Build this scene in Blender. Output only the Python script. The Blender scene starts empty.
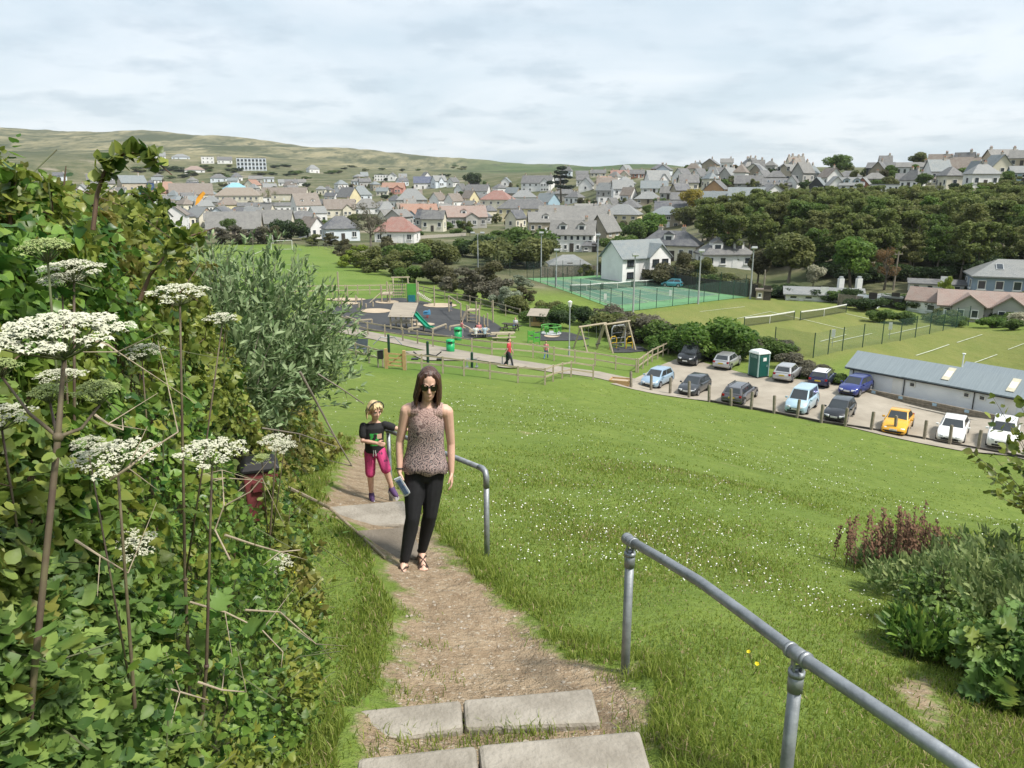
import bpy, bmesh, math, random
import numpy as np
from mathutils import Vector, Matrix
R = math.radians
S = bpy.context.scene
COL = S.collection
random.seed(7)
NR = np.random.RandomState(11)

# ------------------------------------------------------------------ camera
FPX, PITCH = 769.0, R(14.5)
cam_d = bpy.data.cameras.new('camera'); cam = bpy.data.objects.new('camera', cam_d); COL.objects.link(cam)
cam_d.sensor_width = 36.0; cam_d.lens = 36.0 * FPX / 1024.0
cam_d.clip_start = 0.05; cam_d.clip_end = 20000
cam.location = (0, 0, 0); cam.rotation_euler = (R(90) - PITCH, 0, 0)
S.camera = cam
S.cycles.max_bounces = 5; S.cycles.diffuse_bounces = 2; S.cycles.glossy_bounces = 2; S.cycles.transmission_bounces = 3; S.cycles.transparent_max_bounces = 6; S.cycles.caustics_reflective = False; S.cycles.caustics_refractive = False
S.render.resolution_x, S.render.resolution_y = 1024, 768

# ------------------------------------------------------------------ sky and sun
SUN_EL, SUN_AZ = 56.0, 120.0          # azimuth measured from +Y (view direction) towards +X
W = bpy.data.worlds.new('World'); S.world = W; W.use_nodes = True
nt = W.node_tree; nt.nodes.clear()
def wn(t, **k):
    n = nt.nodes.new(t)
    for a, b in k.items(): setattr(n, a, b)
    return n
out = wn('ShaderNodeOutputWorld'); bg = wn('ShaderNodeBackground'); bg.inputs['Strength'].default_value = 0.079
sky = wn('ShaderNodeTexSky', sky_type='NISHITA', sun_disc=False)
sky.sun_elevation = R(SUN_EL); sky.sun_rotation = R(SUN_AZ); sky.dust_density = 2.0; sky.air_density = 1.0
tc = wn('ShaderNodeTexCoord'); sep = wn('ShaderNodeSeparateXYZ'); nt.links.new(tc.outputs['Generated'], sep.inputs[0])
zc = wn('ShaderNodeMath', operation='MAXIMUM'); nt.links.new(sep.outputs['Z'], zc.inputs[0]); zc.inputs[1].default_value = 0.0
za = wn('ShaderNodeMath', operation='ADD'); nt.links.new(zc.outputs[0], za.inputs[0]); za.inputs[1].default_value = 0.16
dx = wn('ShaderNodeMath', operation='DIVIDE'); nt.links.new(sep.outputs['X'], dx.inputs[0]); nt.links.new(za.outputs[0], dx.inputs[1])
dy = wn('ShaderNodeMath', operation='DIVIDE'); nt.links.new(sep.outputs['Y'], dy.inputs[0]); nt.links.new(za.outputs[0], dy.inputs[1])
cmb = wn('ShaderNodeCombineXYZ'); nt.links.new(dx.outputs[0], cmb.inputs[0]); nt.links.new(dy.outputs[0], cmb.inputs[1])
n1 = wn('ShaderNodeTexNoise'); n1.inputs['Scale'].default_value = 0.8; n1.inputs['Detail'].default_value = 7; n1.inputs['Roughness'].default_value = 0.55
n1.inputs['Distortion'].default_value = 0.4
nt.links.new(cmb.outputs[0], n1.inputs['Vector'])
r1 = wn('ShaderNodeValToRGB'); r1.color_ramp.elements[0].position = 0.42; r1.color_ramp.elements[1].position = 0.60
r1.color_ramp.elements[0].color = (0.0, 0, 0, 1); r1.color_ramp.elements[1].color = (1, 1, 1, 1)
nt.links.new(n1.outputs['Fac'], r1.inputs[0])
n2 = wn('ShaderNodeTexNoise'); n2.inputs['Scale'].default_value = 2.3; n2.inputs['Detail'].default_value = 6; n2.inputs['Roughness'].default_value = 0.6
nt.links.new(cmb.outputs[0], n2.inputs['Vector'])
r2 = wn('ShaderNodeValToRGB'); r2.color_ramp.elements[0].position = 0.50; r2.color_ramp.elements[1].position = 0.64
r2.color_ramp.elements[0].color = (0, 0, 0, 1); r2.color_ramp.elements[1].color = (1, 1, 1, 1)
nt.links.new(n2.outputs['Fac'], r2.inputs[0])
mixa = wn('ShaderNodeMixRGB'); mixa.inputs[1].default_value = (4.4, 5.15, 5.65, 1); mixa.inputs[2].default_value = (5.9, 6.3, 6.6, 1)   # veil / bright cloud
nt.links.new(r1.outputs[0], mixa.inputs[0])
mixb = wn('ShaderNodeMixRGB'); mixb.inputs[2].default_value = (3.3, 4.0, 4.55, 1)      # greyer cloud bases
mb_f = wn('ShaderNodeMath', operation='MULTIPLY'); nt.links.new(r2.outputs[0], mb_f.inputs[0]); mb_f.inputs[1].default_value = 0.62
nt.links.new(mb_f.outputs[0], mixb.inputs[0]); nt.links.new(mixa.outputs[0], mixb.inputs[1])
mixc = wn('ShaderNodeMixRGB'); mixc.inputs[0].default_value = 0.8                       # thin overcast over the blue sky
nt.links.new(sky.outputs[0], mixc.inputs[1]); nt.links.new(mixb.outputs[0], mixc.inputs[2])
nt.links.new(mixc.outputs[0], bg.inputs['Color']); nt.links.new(bg.outputs[0], out.inputs[0])

sun_d = bpy.data.lights.new('sun', 'SUN'); sun_d.energy = 2.6; sun_d.angle = R(8); sun_d.color = (1.0, 0.95, 0.87)
sun = bpy.data.objects.new('sun', sun_d); COL.objects.link(sun)
sd = Vector((math.sin(R(SUN_AZ)) * math.cos(R(SUN_EL)), math.cos(R(SUN_AZ)) * math.cos(R(SUN_EL)), math.sin(R(SUN_EL))))
sun.rotation_euler = sd.to_track_quat('Z', 'Y').to_euler()
S.view_settings.view_transform = 'Standard'; S.view_settings.look = 'None'
S.view_settings.exposure = 1.16; S.view_settings.gamma = 1.0; S.view_settings.use_curve_mapping = False

# ------------------------------------------------------------------ pixel <-> ground
def ray(px, py):
    u = (px - 512) / FPX; w = (py - 384) / FPX
    c, s = math.cos(PITCH), math.sin(PITCH)
    return np.array([u, c - w * s, -s - w * c])
def proj(p):
    c, s = math.cos(PITCH), math.sin(PITCH)
    ax = p[1] * c - p[2] * s; up = p[1] * s + p[2] * c
    return 512 + FPX * p[0] / ax, 384 - FPX * up / ax, ax
def axial(p): return p[1] * math.cos(PITCH) - p[2] * math.sin(PITCH)
def px_z(px, py, z):
    d = ray(px, py); return d * (z / d[2])
def px_r(px, py, r):
    d = ray(px, py); return d * (r / math.hypot(d[0], d[1]))

# control points of the land: (px, py, z) or ('r', px, py, distance) or ('w', x, y, z)
CP = [
 ('w', 0.5, 1.2, -1.95), ('w', -1.5, 1.2, -1.9), ('w', 2.5, 1.2, -2.0), ('w', .3, 3.4, -2.52), ('w', 0, 3.9, -2.68), ('w', -.5, 5.9, -3.06), ('w', -.95, 7.4, -3.36), ('w', -1.3, 8.7, -3.68), ('w', -2.0, 12, -4.5),
 ('w', -3.5, 9, -3.3), ('w', -3, 5, -2.5), ('w', -2, 3, -2.3), ('w', -6, 12, -4.0), ('w', 1.2, 3.6, -2.6), ('w', 2, 5, -3.15), ('w', 4, 6.5, -3.9), ('w', 3, 3, -2.75), ('w', 6, 6, -4.1),
 ('w', 3, 12, -5.0), ('w', 8, 12, -5.9), ('w', 14, 18, -8.3), ('w', 3, 24, -7.6), ('w', 12, 32, -11.7), ('w', -3, 22, -6.7), ('w', -6, 30, -8.4), ('w', 22, 24, -12.0), ('w', 20, 30, -13.0),
 (340, 372, -11.10), (440, 376, -12.21), (520, 381, -12.99), (590, 382, -13.65), (640, 389, -15.10), (740, 402, -15.32), (880, 432, -15.32), (1010, 452, -15.32), (1010, 420, -15.32), (860, 385, -15.32), (760, 378, -15.32), (690, 363, -15.32),
 (343, 328, -12.88), (430, 345, -13.10), (510, 366, -12.88), (554, 360, -13.99), (635, 371, -15.10), (400, 302, -13.76), (340, 298, -13.32), (480, 318, -14.21), (540, 326, -14.76), (620, 345, -15.21),
 (527, 279, -15.54), (597, 275, -15.54), (747, 297, -15.54), (622, 312, -15.54), (850, 310, -15.54), (980, 330, -15.54), (900, 350, -15.54), (1020, 315, -15.54), (1020, 370, -15.43), (820, 290, -15.54),
 (300, 262, -13.99), (245, 246, -13.99), (330, 246, -14.65), (430, 262, -15.10), (440, 240, -15.54), (520, 250, -15.54), (640, 262, -15.54), (760, 275, -15.54), (900, 285, -15.54), (1000, 292, -14.99),
 (250, 226, -14.43), (120, 215, -13.32), (370, 222, -14.99), (480, 222, -14.99), (580, 232, -15.32), (660, 232, -14.65), (20, 215, -12.21),
 (250, 198, -8.50), (100, 192, -6.00), (400, 203, -11.10), (520, 205, -11.66), (620, 210, -11.10),
 ('r', 420, 185, 620), ('r', 250, 183, 720), ('r', 60, 180, 640), ('r', 520, 186, 520), ('r', 630, 190, 380), ('r', 700, 194, 300), ('r', 720, 186, 340),
 ('r', 600, 170, 700), ('r', 690, 174, 460), ('r', 790, 180, 330), ('r', 860, 184, 300), ('r', 960, 186, 270), ('r', 1010, 184, 250),
 ('r', 760, 168, 520), ('r', 870, 170, 420), ('r', 930, 168, 380), ('r', 1000, 160, 330), ('r', 1060, 160, 330),
 ('r', 720, 255, 150), ('r', 760, 225, 180), ('r', 820, 210, 205), ('r', 900, 212, 200), ('r', 980, 214, 190), ('r', 880, 262, 140), ('r', 980, 262, 132), ('r', 1060, 250, 130),
 ('r', 250, 164, 950), ('r', 140, 165, 950), ('r', 60, 168, 900), ('r', 380, 176, 900), ('r', 460, 172, 1000), ('r', 340, 172, 950), ('r', 540, 174, 900),
 ('r', 0, 127, 2100), ('r', 60, 131, 2150), ('r', 130, 133, 2150), ('r', 200, 137, 2200), ('r', 300, 146, 2300), ('r', 400, 155, 2300), ('r', 470, 161, 2300), ('r', 540, 166, 2200), ('r', 620, 169, 1500), ('r', -80, 126, 2100), ('r', -250, 128, 2100),
 ('r', 0, 150, 1400), ('r', 150, 150, 1450), ('r', 300, 158, 1450), ('r', 430, 166, 1450),
 ('r', 720, 166, 900), ('r', 800, 168, 750), ('r', 900, 170, 650), ('r', 1020, 166, 560), ('r', 1150, 160, 600), ('r', 1150, 158, 350), ('r', 800, 178, 1500), ('r', 1020, 176, 1500), ('r', 700, 176, 2200),
 ('r', -250, 215, 230), ('r', -250, 160, 900), ('r', 1200, 330, 70), ('r', 1200, 230, 160), ('r', -200, 330, 40), ('r', 1300, 480, 30),
 ('r', 300, 178, 5000), ('r', -250, 150, 5000), ('r', 700, 184, 5000), ('r', 1200, 184, 5000),
]
def _cp():
    P, Z = [], []
    for c in CP:
        if c[0] == 'w': p = np.array(c[1:], float)
        elif c[0] == 'r': p = px_r(*c[1:])
        else: p = px_z(*c)
        P.append(p)
    return np.array(P)
_P = _cp()
def _feat(x, y):
    r = np.hypot(x, y); return np.stack([np.log(r + 1.5), np.arctan2(x, y) * 1.35], -1)
def _tps(d2): return 0.5 * d2 * np.log(d2 + 1e-9)
_F = _feat(_P[:, 0], _P[:, 1]); _q = (_P[:, 2] + 1.65) / (np.hypot(_P[:, 0], _P[:, 1]) + 1e-6)
_n = len(_F)
_A = np.zeros((_n + 3, _n + 3)); _A[:_n, :_n] = _tps(((_F[:, None] - _F[None]) ** 2).sum(-1)) + np.eye(_n) * 0.0006
_A[:_n, _n] = 1; _A[:_n, _n + 1:] = _F; _A[_n, :_n] = 1; _A[_n + 1:, :_n] = _F.T
_w = np.linalg.solve(_A, np.concatenate([_q, np.zeros(3)]))
def H(x, y):
    """height of the land"""
    x = np.asarray(x, float); y = np.asarray(y, float)
    sh = x.shape; x = x.ravel(); y = y.ravel(); o = np.empty(len(x))
    for i in range(0, len(x), 20000):
        f = _feat(x[i:i + 20000], y[i:i + 20000])
        q = _tps(((f[:, None] - _F[None]) ** 2).sum(-1)) @ _w[:_n] + _w[_n] + f @ _w[_n + 1:]
        o[i:i + 20000] = -1.65 + q * np.hypot(x[i:i + 20000], y[i:i + 20000])
    return o.reshape(sh)
H_exact = H
_gr = np.log(0.2) + np.arange(360) * (math.log(8000 / .2) / 359); _gt = np.linspace(-math.pi, math.pi, 601)
_GZ = H_exact(*(lambda r, t: (r * np.sin(t), r * np.cos(t)))(*np.meshgrid(np.exp(_gr), _gt, indexing='ij')))
def H(x, y):
    """same heights, read from a table (fast for many points)"""
    x = np.asarray(x, float); y = np.asarray(y, float)
    if x.size < 400: return H_exact(x, y)
    u = np.clip((np.log(np.maximum(np.hypot(x, y), .2)) - _gr[0]) / (_gr[1] - _gr[0]), 0, 358.99); v = np.clip((np.arctan2(x, y) + math.pi) / (_gt[1] - _gt[0]), 0, 599.99)
    i = u.astype(int); j = v.astype(int); a = u - i; b = v - j
    return (_GZ[i, j] * (1 - a) + _GZ[i + 1, j] * a) * (1 - b) + (_GZ[i, j + 1] * (1 - a) + _GZ[i + 1, j + 1] * a) * b
def hz(x, y): return float(H(np.array([x]), np.array([y]))[0])
_T = 1.5 * (3000 / 1.5) ** (np.arange(900) / 899.0)
from functools import lru_cache
@lru_cache(None)
def _hit(px, py):
    """where the view ray through a picture point meets the land"""
    d = ray(px, py); d = d / math.hypot(d[0], d[1])
    g = d[2] * _T - H(d[0] * _T, d[1] * _T)
    k = np.where(g < 0)[0]
    if len(k) == 0 or k[0] == 0:
        i = int(np.argmin(np.abs(g))); t = _T[i]
    else:
        i = k[0]; a, b = g[i - 1], g[i]; t = _T[i - 1] + (_T[i] - _T[i - 1]) * a / (a - b)
    x, y = d[0] * t, d[1] * t
    return x, y, hz(x, y)
def hit(px, py): return Vector(_hit(px, py))
# ------------------------------------------------------------------ helpers
class MB:
    """collects polygons and links them as ONE mesh object"""
    def __init__(s): s.v = []; s.f = []; s.m = []; s.cur = 0
    def add(s, vs, fs, mi=None):
        o = len(s.v); s.v += [tuple(p) for p in vs]; s.f += [tuple(i + o for i in f) for f in fs]; s.m += [s.cur if mi is None else mi] * len(fs)
        return s
    def box(s, c, d, rz=0, mi=None, M_=None):
        hx, hy, h_ = d[0] / 2, d[1] / 2, d[2] / 2
        vs = [Vector((sx * hx, sy * hy, sz * h_)) for sz in (-1, 1) for sx, sy in ((-1, -1), (1, -1), (1, 1), (-1, 1))]
        m = Matrix.Translation(c) @ (M_ if M_ is not None else Matrix.Rotation(rz, 4, 'Z'))
        return s.add([m @ v for v in vs], [(3, 2, 1, 0), (4, 5, 6, 7), (0, 1, 5, 4), (1, 2, 6, 5), (2, 3, 7, 6), (3, 0, 4, 7)], mi)
    def bar(s, a, b, w, h, mi=None):
        """rectangular beam from a to b"""
        a = Vector(a); b = Vector(b); d = b - a; L = d.length
        q = d.to_track_quat('X', 'Z').to_matrix().to_4x4()
        return s.box((a + b) / 2, (L, w, h), mi=mi, M_=q)
    def tube(s, pts, rad, n=8, mi=None, cap=True):
        pts = [Vector(p) for p in pts]; k = len(pts)
        if not hasattr(rad, '__len__'): rad = [rad] * k
        vs = []; up = None
        for i, p in enumerate(pts):
            t = (pts[min(i + 1, k - 1)] - pts[max(i - 1, 0)]).normalized()
            if up is None: up = Vector((0, 0, 1)) if abs(t.z) < 0.95 else Vector((1, 0, 0))
            x = t.cross(up).normalized(); y = x.cross(t).normalized(); up = y
            for j in range(n):
                a = 2 * math.pi * j / n; vs.append(p + (x * math.cos(a) + y * math.sin(a)) * rad[i])
        fs = [(i * n + j, i * n + (j + 1) % n, (i + 1) * n + (j + 1) % n, (i + 1) * n + j) for i in range(k - 1) for j in range(n)]
        if cap: fs += [tuple(range(n))[::-1], tuple(range((k - 1) * n, k * n))]
        return s.add(vs, fs, mi)
    def loft(s, rings, mi=None, cap=True, closed=True):
        n = len(rings[0]); k = len(rings)
        vs = [p for r in rings for p in r]
        fs = [(i * n + j, i * n + (j + 1) % n, (i + 1) * n + (j + 1) % n, (i + 1) * n + j) for i in range(k - 1) for j in range(n if closed else n - 1)]
        if cap: fs += [tuple(range(n))[::-1], tuple(range((k - 1) * n, k * n))]
        return s.add(vs, fs, mi)
    def prism(s, poly, z0, z1, mi=None, M_=None):
        n = len(poly); vs = [Vector((p[0], p[1], z0)) for p in poly] + [Vector((p[0], p[1], z1)) for p in poly]
        if M_ is not None: vs = [M_ @ v for v in vs]
        return s.add(vs, [tuple(range(n))[::-1], tuple(range(n, 2 * n))] + [(i, (i + 1) % n, n + (i + 1) % n, n + i) for i in range(n)], mi)
    def ball(s, c, r, n=10, m=7, mi=None, M_=None):
        if not hasattr(r, '__len__'): r = (r, r, r)
        rings = []
        for i in range(1, m):
            t = math.pi * i / m
            rings.append([Vector((r[0] * math.sin(t) * math.cos(2 * math.pi * j / n), r[1] * math.sin(t) * math.sin(2 * math.pi * j / n), -r[2] * math.cos(t))) for j in range(n)])
        vs = [Vector((0, 0, -r[2]))] + [p for q in rings for p in q] + [Vector((0, 0, r[2]))]
        fs = [(0, 1 + (j + 1) % n, 1 + j) for j in range(n)]
        for i in range(m - 2):
            fs += [(1 + i * n + j, 1 + i * n + (j + 1) % n, 1 + (i + 1) * n + (j + 1) % n, 1 + (i + 1) * n + j) for j in range(n)]
        L = len(vs) - 1; b = 1 + (m - 2) * n
        fs += [(b + j, b + (j + 1) % n, L) for j in range(n)]
        if M_ is not None: vs = [M_ @ v for v in vs]
        c = Vector(c)
        return s.add([v + c for v in vs], fs, mi)
    def mesh(s, name, mats, smooth=False):
        me = bpy.data.meshes.new(name); me.from_pydata(s.v, [], s.f)
        for m in (mats if isinstance(mats, (list, tuple)) else [mats]): me.materials.append(m)
        me.polygons.foreach_set('material_index', s.m)
        if smooth: me.polygons.foreach_set('use_smooth', [True] * len(me.polygons))
        me.update(); return me
    def build(s, name, mats, parent=None, smooth=False, loc=None, bevel=0):
        return link(name, s.mesh(name, mats, smooth), parent, loc, bevel)
def link(name, me, parent=None, loc=None, bevel=0):
    o = bpy.data.objects.new(name, me); COL.objects.link(o)
    if parent is not None: o.parent = parent
    if loc is not None: o.location = loc
    if bevel:
        b = o.modifiers.new('bevel', 'BEVEL'); b.width = bevel; b.segments = 2; b.limit_method = 'ANGLE'; b.angle_limit = R(40)
    return o
def tag(o, label=None, cat=None, group=None, kind=None):
    if label: o['label'] = label
    if cat: o['category'] = cat
    if group: o['group'] = group
    if kind: o['kind'] = kind
    return o
def empty(name, loc, rz=0, label=None, cat=None, group=None):
    o = bpy.data.objects.new(name, None); COL.objects.link(o); o.empty_display_size = 0.1
    o.location = loc; o.rotation_euler = (0, 0, rz)
    return tag(o, label, cat, group)
def struct(o): o['kind'] = 'structure'; return o
KIDS = {}
def copy_tree(o, parent=None):
    c = o.copy(); COL.objects.link(c)
    if parent is not None: c.parent = parent
    for ch in o.children: copy_tree(ch, c)
    return c
def np_obj(name, V_, F_, mats, parent=None, attrs=None, mi=None, smooth=False, loc=None):
    """fast mesh from arrays; F_ is (n,3) or (n,4); attrs: point attributes"""
    V_ = np.ascontiguousarray(V_, np.float32); F_ = np.ascontiguousarray(F_, np.int32); n, k = F_.shape
    me = bpy.data.meshes.new(name); me.vertices.add(len(V_)); me.vertices.foreach_set('co', V_.ravel())
    me.loops.add(n * k); me.loops.foreach_set('vertex_index', F_.ravel())
    me.polygons.add(n); me.polygons.foreach_set('loop_start', np.arange(0, n * k, k, dtype=np.int32)); me.polygons.foreach_set('loop_total', np.full(n, k, np.int32))
    for m in (mats if isinstance(mats, (list, tuple)) else [mats]): me.materials.append(m)
    if mi is not None: me.polygons.foreach_set('material_index', np.asarray(mi, np.int32))
    if smooth: me.polygons.foreach_set('use_smooth', np.ones(n, bool))
    me.update(calc_edges=True)
    for a, v in (attrs or {}).items():
        t = me.attributes.new(a, 'FLOAT', 'POINT'); t.data.foreach_set('value', np.ascontiguousarray(v, np.float32))
    return link(name, me, parent, loc)

# ------------------------------------------------------------------ materials
def newmat(name):
    m = bpy.data.materials.new(name); m.use_nodes = True; t = m.node_tree; b = t.nodes['Principled BSDF']; return m, t, b
def node(t, typ, ins=None, **k):
    n = t.nodes.new(typ)
    for a, b in k.items(): setattr(n, a, b)
    for a, b in (ins or {}).items():
        if hasattr(b, 'is_output') or isinstance(b, bpy.types.NodeSocket): t.links.new(b, n.inputs[a])
        else: n.inputs[a].default_value = b
    return n
def c4(c): return (c[0], c[1], c[2], 1)
MC = {}
def mat(name, c, c2=None, scale=4.0, rough=0.75, metal=0.0, bump=0.0, bscale=None, detail=5, spec=0.4, lo=0.35, hi=0.65, coat=0.0, stretch=None):
    """noise-broken surface; c2 = the colour of its worn or dirty patches"""
    if name in MC: return MC[name]
    m, t, b = newmat(name); MC[name] = m
    tc = node(t, 'ShaderNodeTexCoord'); vec = tc.outputs['Object']
    if stretch: vec = node(t, 'ShaderNodeMapping', {'Vector': vec, 'Scale': stretch}).outputs[0]
    if c2 is None: c2 = tuple(x * 0.78 for x in c)
    n = node(t, 'ShaderNodeTexNoise', {'Vector': vec, 'Scale': scale, 'Detail': detail, 'Roughness': 0.62})
    rp = node(t, 'ShaderNodeMapRange', {0: n.outputs['Fac'], 1: lo, 2: hi})
    mx = node(t, 'ShaderNodeMixRGB', {0: rp.outputs[0], 1: c4(c2), 2: c4(c)})
    t.links.new(mx.outputs[0], b.inputs['Base Color'])
    b.inputs['Roughness'].default_value = rough; b.inputs['Metallic'].default_value = metal; b.inputs['Specular IOR Level'].default_value = spec
    if coat: b.inputs['Coat Weight'].default_value = coat; b.inputs['Coat Roughness'].default_value = 0.06
    if bump:
        n2 = node(t, 'ShaderNodeTexNoise', {'Vector': vec, 'Scale': bscale or scale * 6, 'Detail': 4})
        bp = node(t, 'ShaderNodeBump', {'Height': n2.outputs['Fac'], 'Strength': bump, 'Distance': 0.02}); t.links.new(bp.outputs[0], b.inputs['Normal'])
    return m
def roofmat(name, c, c2, row=0.25, wide=0.4):
    """courses of slates or tiles with weathered ones among them"""
    if name in MC: return MC[name]
    m, t, b = newmat(name); MC[name] = m
    tc = node(t, 'ShaderNodeTexCoord'); uv = tc.outputs['UV']
    br = node(t, 'ShaderNodeTexBrick', {'Vector': uv, 'Color1': c4(c), 'Color2': c4(c2), 'Mortar': c4(tuple(x * 0.45 for x in c)), 'Scale': 1.0, 'Mortar Size': 0.012, 'Brick Width': wide, 'Row Height': row, 'Bias': 0.0})
    n = node(t, 'ShaderNodeTexNoise', {'Vector': tc.outputs['Object'], 'Scale': 0.9, 'Detail': 6, 'Roughness': 0.7})
    mr = node(t, 'ShaderNodeMapRange', {0: n.outputs['Fac'], 1: 0.35, 2: 0.68})
    mx = node(t, 'ShaderNodeMixRGB', {0: mr.outputs[0], 1: br.outputs['Color'], 2: c4(tuple(0.55 * x + 0.45 * y for x, y in zip(c2, (0.23, 0.225, 0.2))))})
    t.links.new(mx.outputs[0], b.inputs['Base Color']); b.inputs['Roughness'].default_value = 0.62
    bp = node(t, 'ShaderNodeBump', {'Height': br.outputs['Fac'], 'Strength': 0.5, 'Distance': -0.02}); t.links.new(bp.outputs[0], b.inputs['Normal'])
    return m
def leafmat(name, c, c2, trans=0.35, rough=0.45, tint=None, nscale=0.6, spec=0.35):
    """leaf with its own colour by the random value of its leaf"""
    if name in MC: return MC[name]
    m, t, b = newmat(name); MC[name] = m
    at = node(t, 'ShaderNodeAttribute', attribute_name='rnd')
    rp = node(t, 'ShaderNodeValToRGB', {0: at.outputs['Fac']})
    rp.color_ramp.elements[0].color = c4(c); rp.color_ramp.elements[0].position = 0.1
    rp.color_ramp.elements[1].color = c4(c2); rp.color_ramp.elements[1].position = 0.9
    col = rp.outputs[0]
    if tint:
        tc = node(t, 'ShaderNodeTexCoord'); n = node(t, 'ShaderNodeTexNoise', {'Vector': tc.outputs['Object'], 'Scale': nscale, 'Detail': 3})
        mr = node(t, 'ShaderNodeMapRange', {0: n.outputs['Fac'], 1: 0.5, 2: 0.68})
        col = node(t, 'ShaderNodeMixRGB', {0: mr.outputs[0], 1: col, 2: c4(tint)}).outputs[0]
    t.links.new(col, b.inputs['Base Color']); b.inputs['Roughness'].default_value = rough; b.inputs['Specular IOR Level'].default_value = spec
    if trans:
        tr = node(t, 'ShaderNodeBsdfTranslucent', {'Color': col}); mx = node(t, 'ShaderNodeMixShader', {0: trans})
        t.links.new(b.outputs[0], mx.inputs[1]); t.links.new(tr.outputs[0], mx.inputs[2])
        o = [q for q in t.nodes if q.type == 'OUTPUT_MATERIAL'][0]; t.links.new(mx.outputs[0], o.inputs['Surface'])
    return m
wood_pale = mat('weathered_wood', (0.42, 0.36, 0.26), (0.29, 0.245, 0.175), 3, 0.85, bump=0.2, stretch=(1, 1, 6))
wood_grey = mat('grey_wood', (0.27, 0.235, 0.185), (0.16, 0.14, 0.11), 4, 0.9, bump=0.3)
wood_new = mat('new_wood', (0.45, 0.3, 0.14), (0.33, 0.21, 0.1), 3, 0.8)
wood_dark = mat('dark_timber', (0.07, 0.06, 0.05), (0.04, 0.035, 0.03), 4, 0.9)
galv = mat('galvanised_steel', (0.33, 0.35, 0.37), (0.22, 0.235, 0.25), 14, 0.5, metal=0.6, bump=0.08, bscale=60)
steel_grey = mat('grey_paint_metal', (0.38, 0.4, 0.41), None, 3, 0.5)
white_paint = mat('white_paint', (0.78, 0.78, 0.76), (0.62, 0.62, 0.6), 2, 0.6)
line_white = mat('line_paint', (0.52, 0.54, 0.44), (0.33, 0.37, 0.22), 3, 0.8)
black_pl = mat('black_plastic', (0.018, 0.018, 0.02), None, 5, 0.5)
glass_dark = mat('window_glass', (0.03, 0.038, 0.045), (0.05, 0.06, 0.07), 0.7, 0.06, spec=0.6)
green_dk = mat('dark_green_paint', (0.012, 0.05, 0.035), None, 5, 0.45)
green_lime = mat('lime_green_panel', (0.10, 0.36, 0.06), None, 3, 0.45)
green_slide = mat('green_slide', (0.02, 0.28, 0.17), None, 3, 0.35)
concrete = mat('concrete', (0.42, 0.385, 0.33), (0.31, 0.285, 0.245), 3.5, 0.9, bump=0.25, bscale=45, detail=8)
# ------------------------------------------------------------------ the land
def poly_world(pp): return np.array([list(hit(*p))[:2] for p in pp])
def sdf(x, y, P):
    """signed distance to a polygon, positive inside"""
    d = np.full(x.shape, 1e9); ins = np.zeros(x.shape, bool); n = len(P)
    for i in range(n):
        a, b = P[i], P[(i + 1) % n]; e = b - a
        t = np.clip(((x - a[0]) * e[0] + (y - a[1]) * e[1]) / (e @ e + 1e-12), 0, 1)
        d = np.minimum(d, np.hypot(x - a[0] - t * e[0], y - a[1] - t * e[1]))
        c = (a[1] > y) != (b[1] > y)
        with np.errstate(divide='ignore', invalid='ignore'):
            ins ^= c & (x < (b[0] - a[0]) * (y - a[1]) / (b[1] - a[1] + 1e-15) + a[0])
    return np.where(ins, d, -d)
PATH = poly_world([(356, 748), (388, 690), (386, 640), (402, 596), (376, 556), (362, 525), (318, 512), (340, 470), (352, 445), (360, 432), (372, 432), (380, 450), (398, 490), (436, 540), (470, 572), (520, 612), (570, 660), (640, 668), (650, 720), (668, 770), (650, 800), (340, 800)])
BARE = [poly_world(p) for p in ([(890, 690), (925, 676), (945, 700), (955, 735), (930, 740)], [(600, 668), (640, 662), (650, 690), (610, 692)])]
PITCHP = poly_world([(150, 300), (205, 250), (240, 243), (325, 247), (350, 262), (430, 287), (480, 296), (500, 305), (400, 300)])
LAWN = poly_world([(610, 325), (625, 314), (760, 298), (900, 312), (1040, 332), (1060, 380), (1012, 372), (856, 354), (800, 372), (700, 345)])
PLAYG = poly_world([(300, 300), (415, 292), (500, 310), (560, 330), (640, 345), (650, 368), (590, 380), (520, 384), (440, 378), (340, 368)])
def bumps(x, y, r):
    a = np.zeros_like(x)
    for i in range(9):
        k = 0.5 * 1.55 ** i; th = i * 2.4
        a += np.sin((x * math.cos(th) + y * math.sin(th)) * k + i * 1.7 + 1.3 * np.sin((y * math.cos(th) - x * math.sin(th)) * k * 0.7 + i)) / (1 + k * 0.9)
    return a
def dunes(x, y, r):
    a = np.zeros_like(x)
    for i in range(10):
        k = 0.006 * 1.5 ** i; th = 0.9 + i * 2.1
        a += np.sin((x * math.cos(th) + y * math.sin(th)) * k + i * 2.7 + 1.2 * np.sin((y * math.cos(th) - x * math.sin(th)) * k * 0.8 + 2 * i)) / 1.42 ** i
    return a * np.clip((r - 900) / 700, 0, 1)
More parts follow.
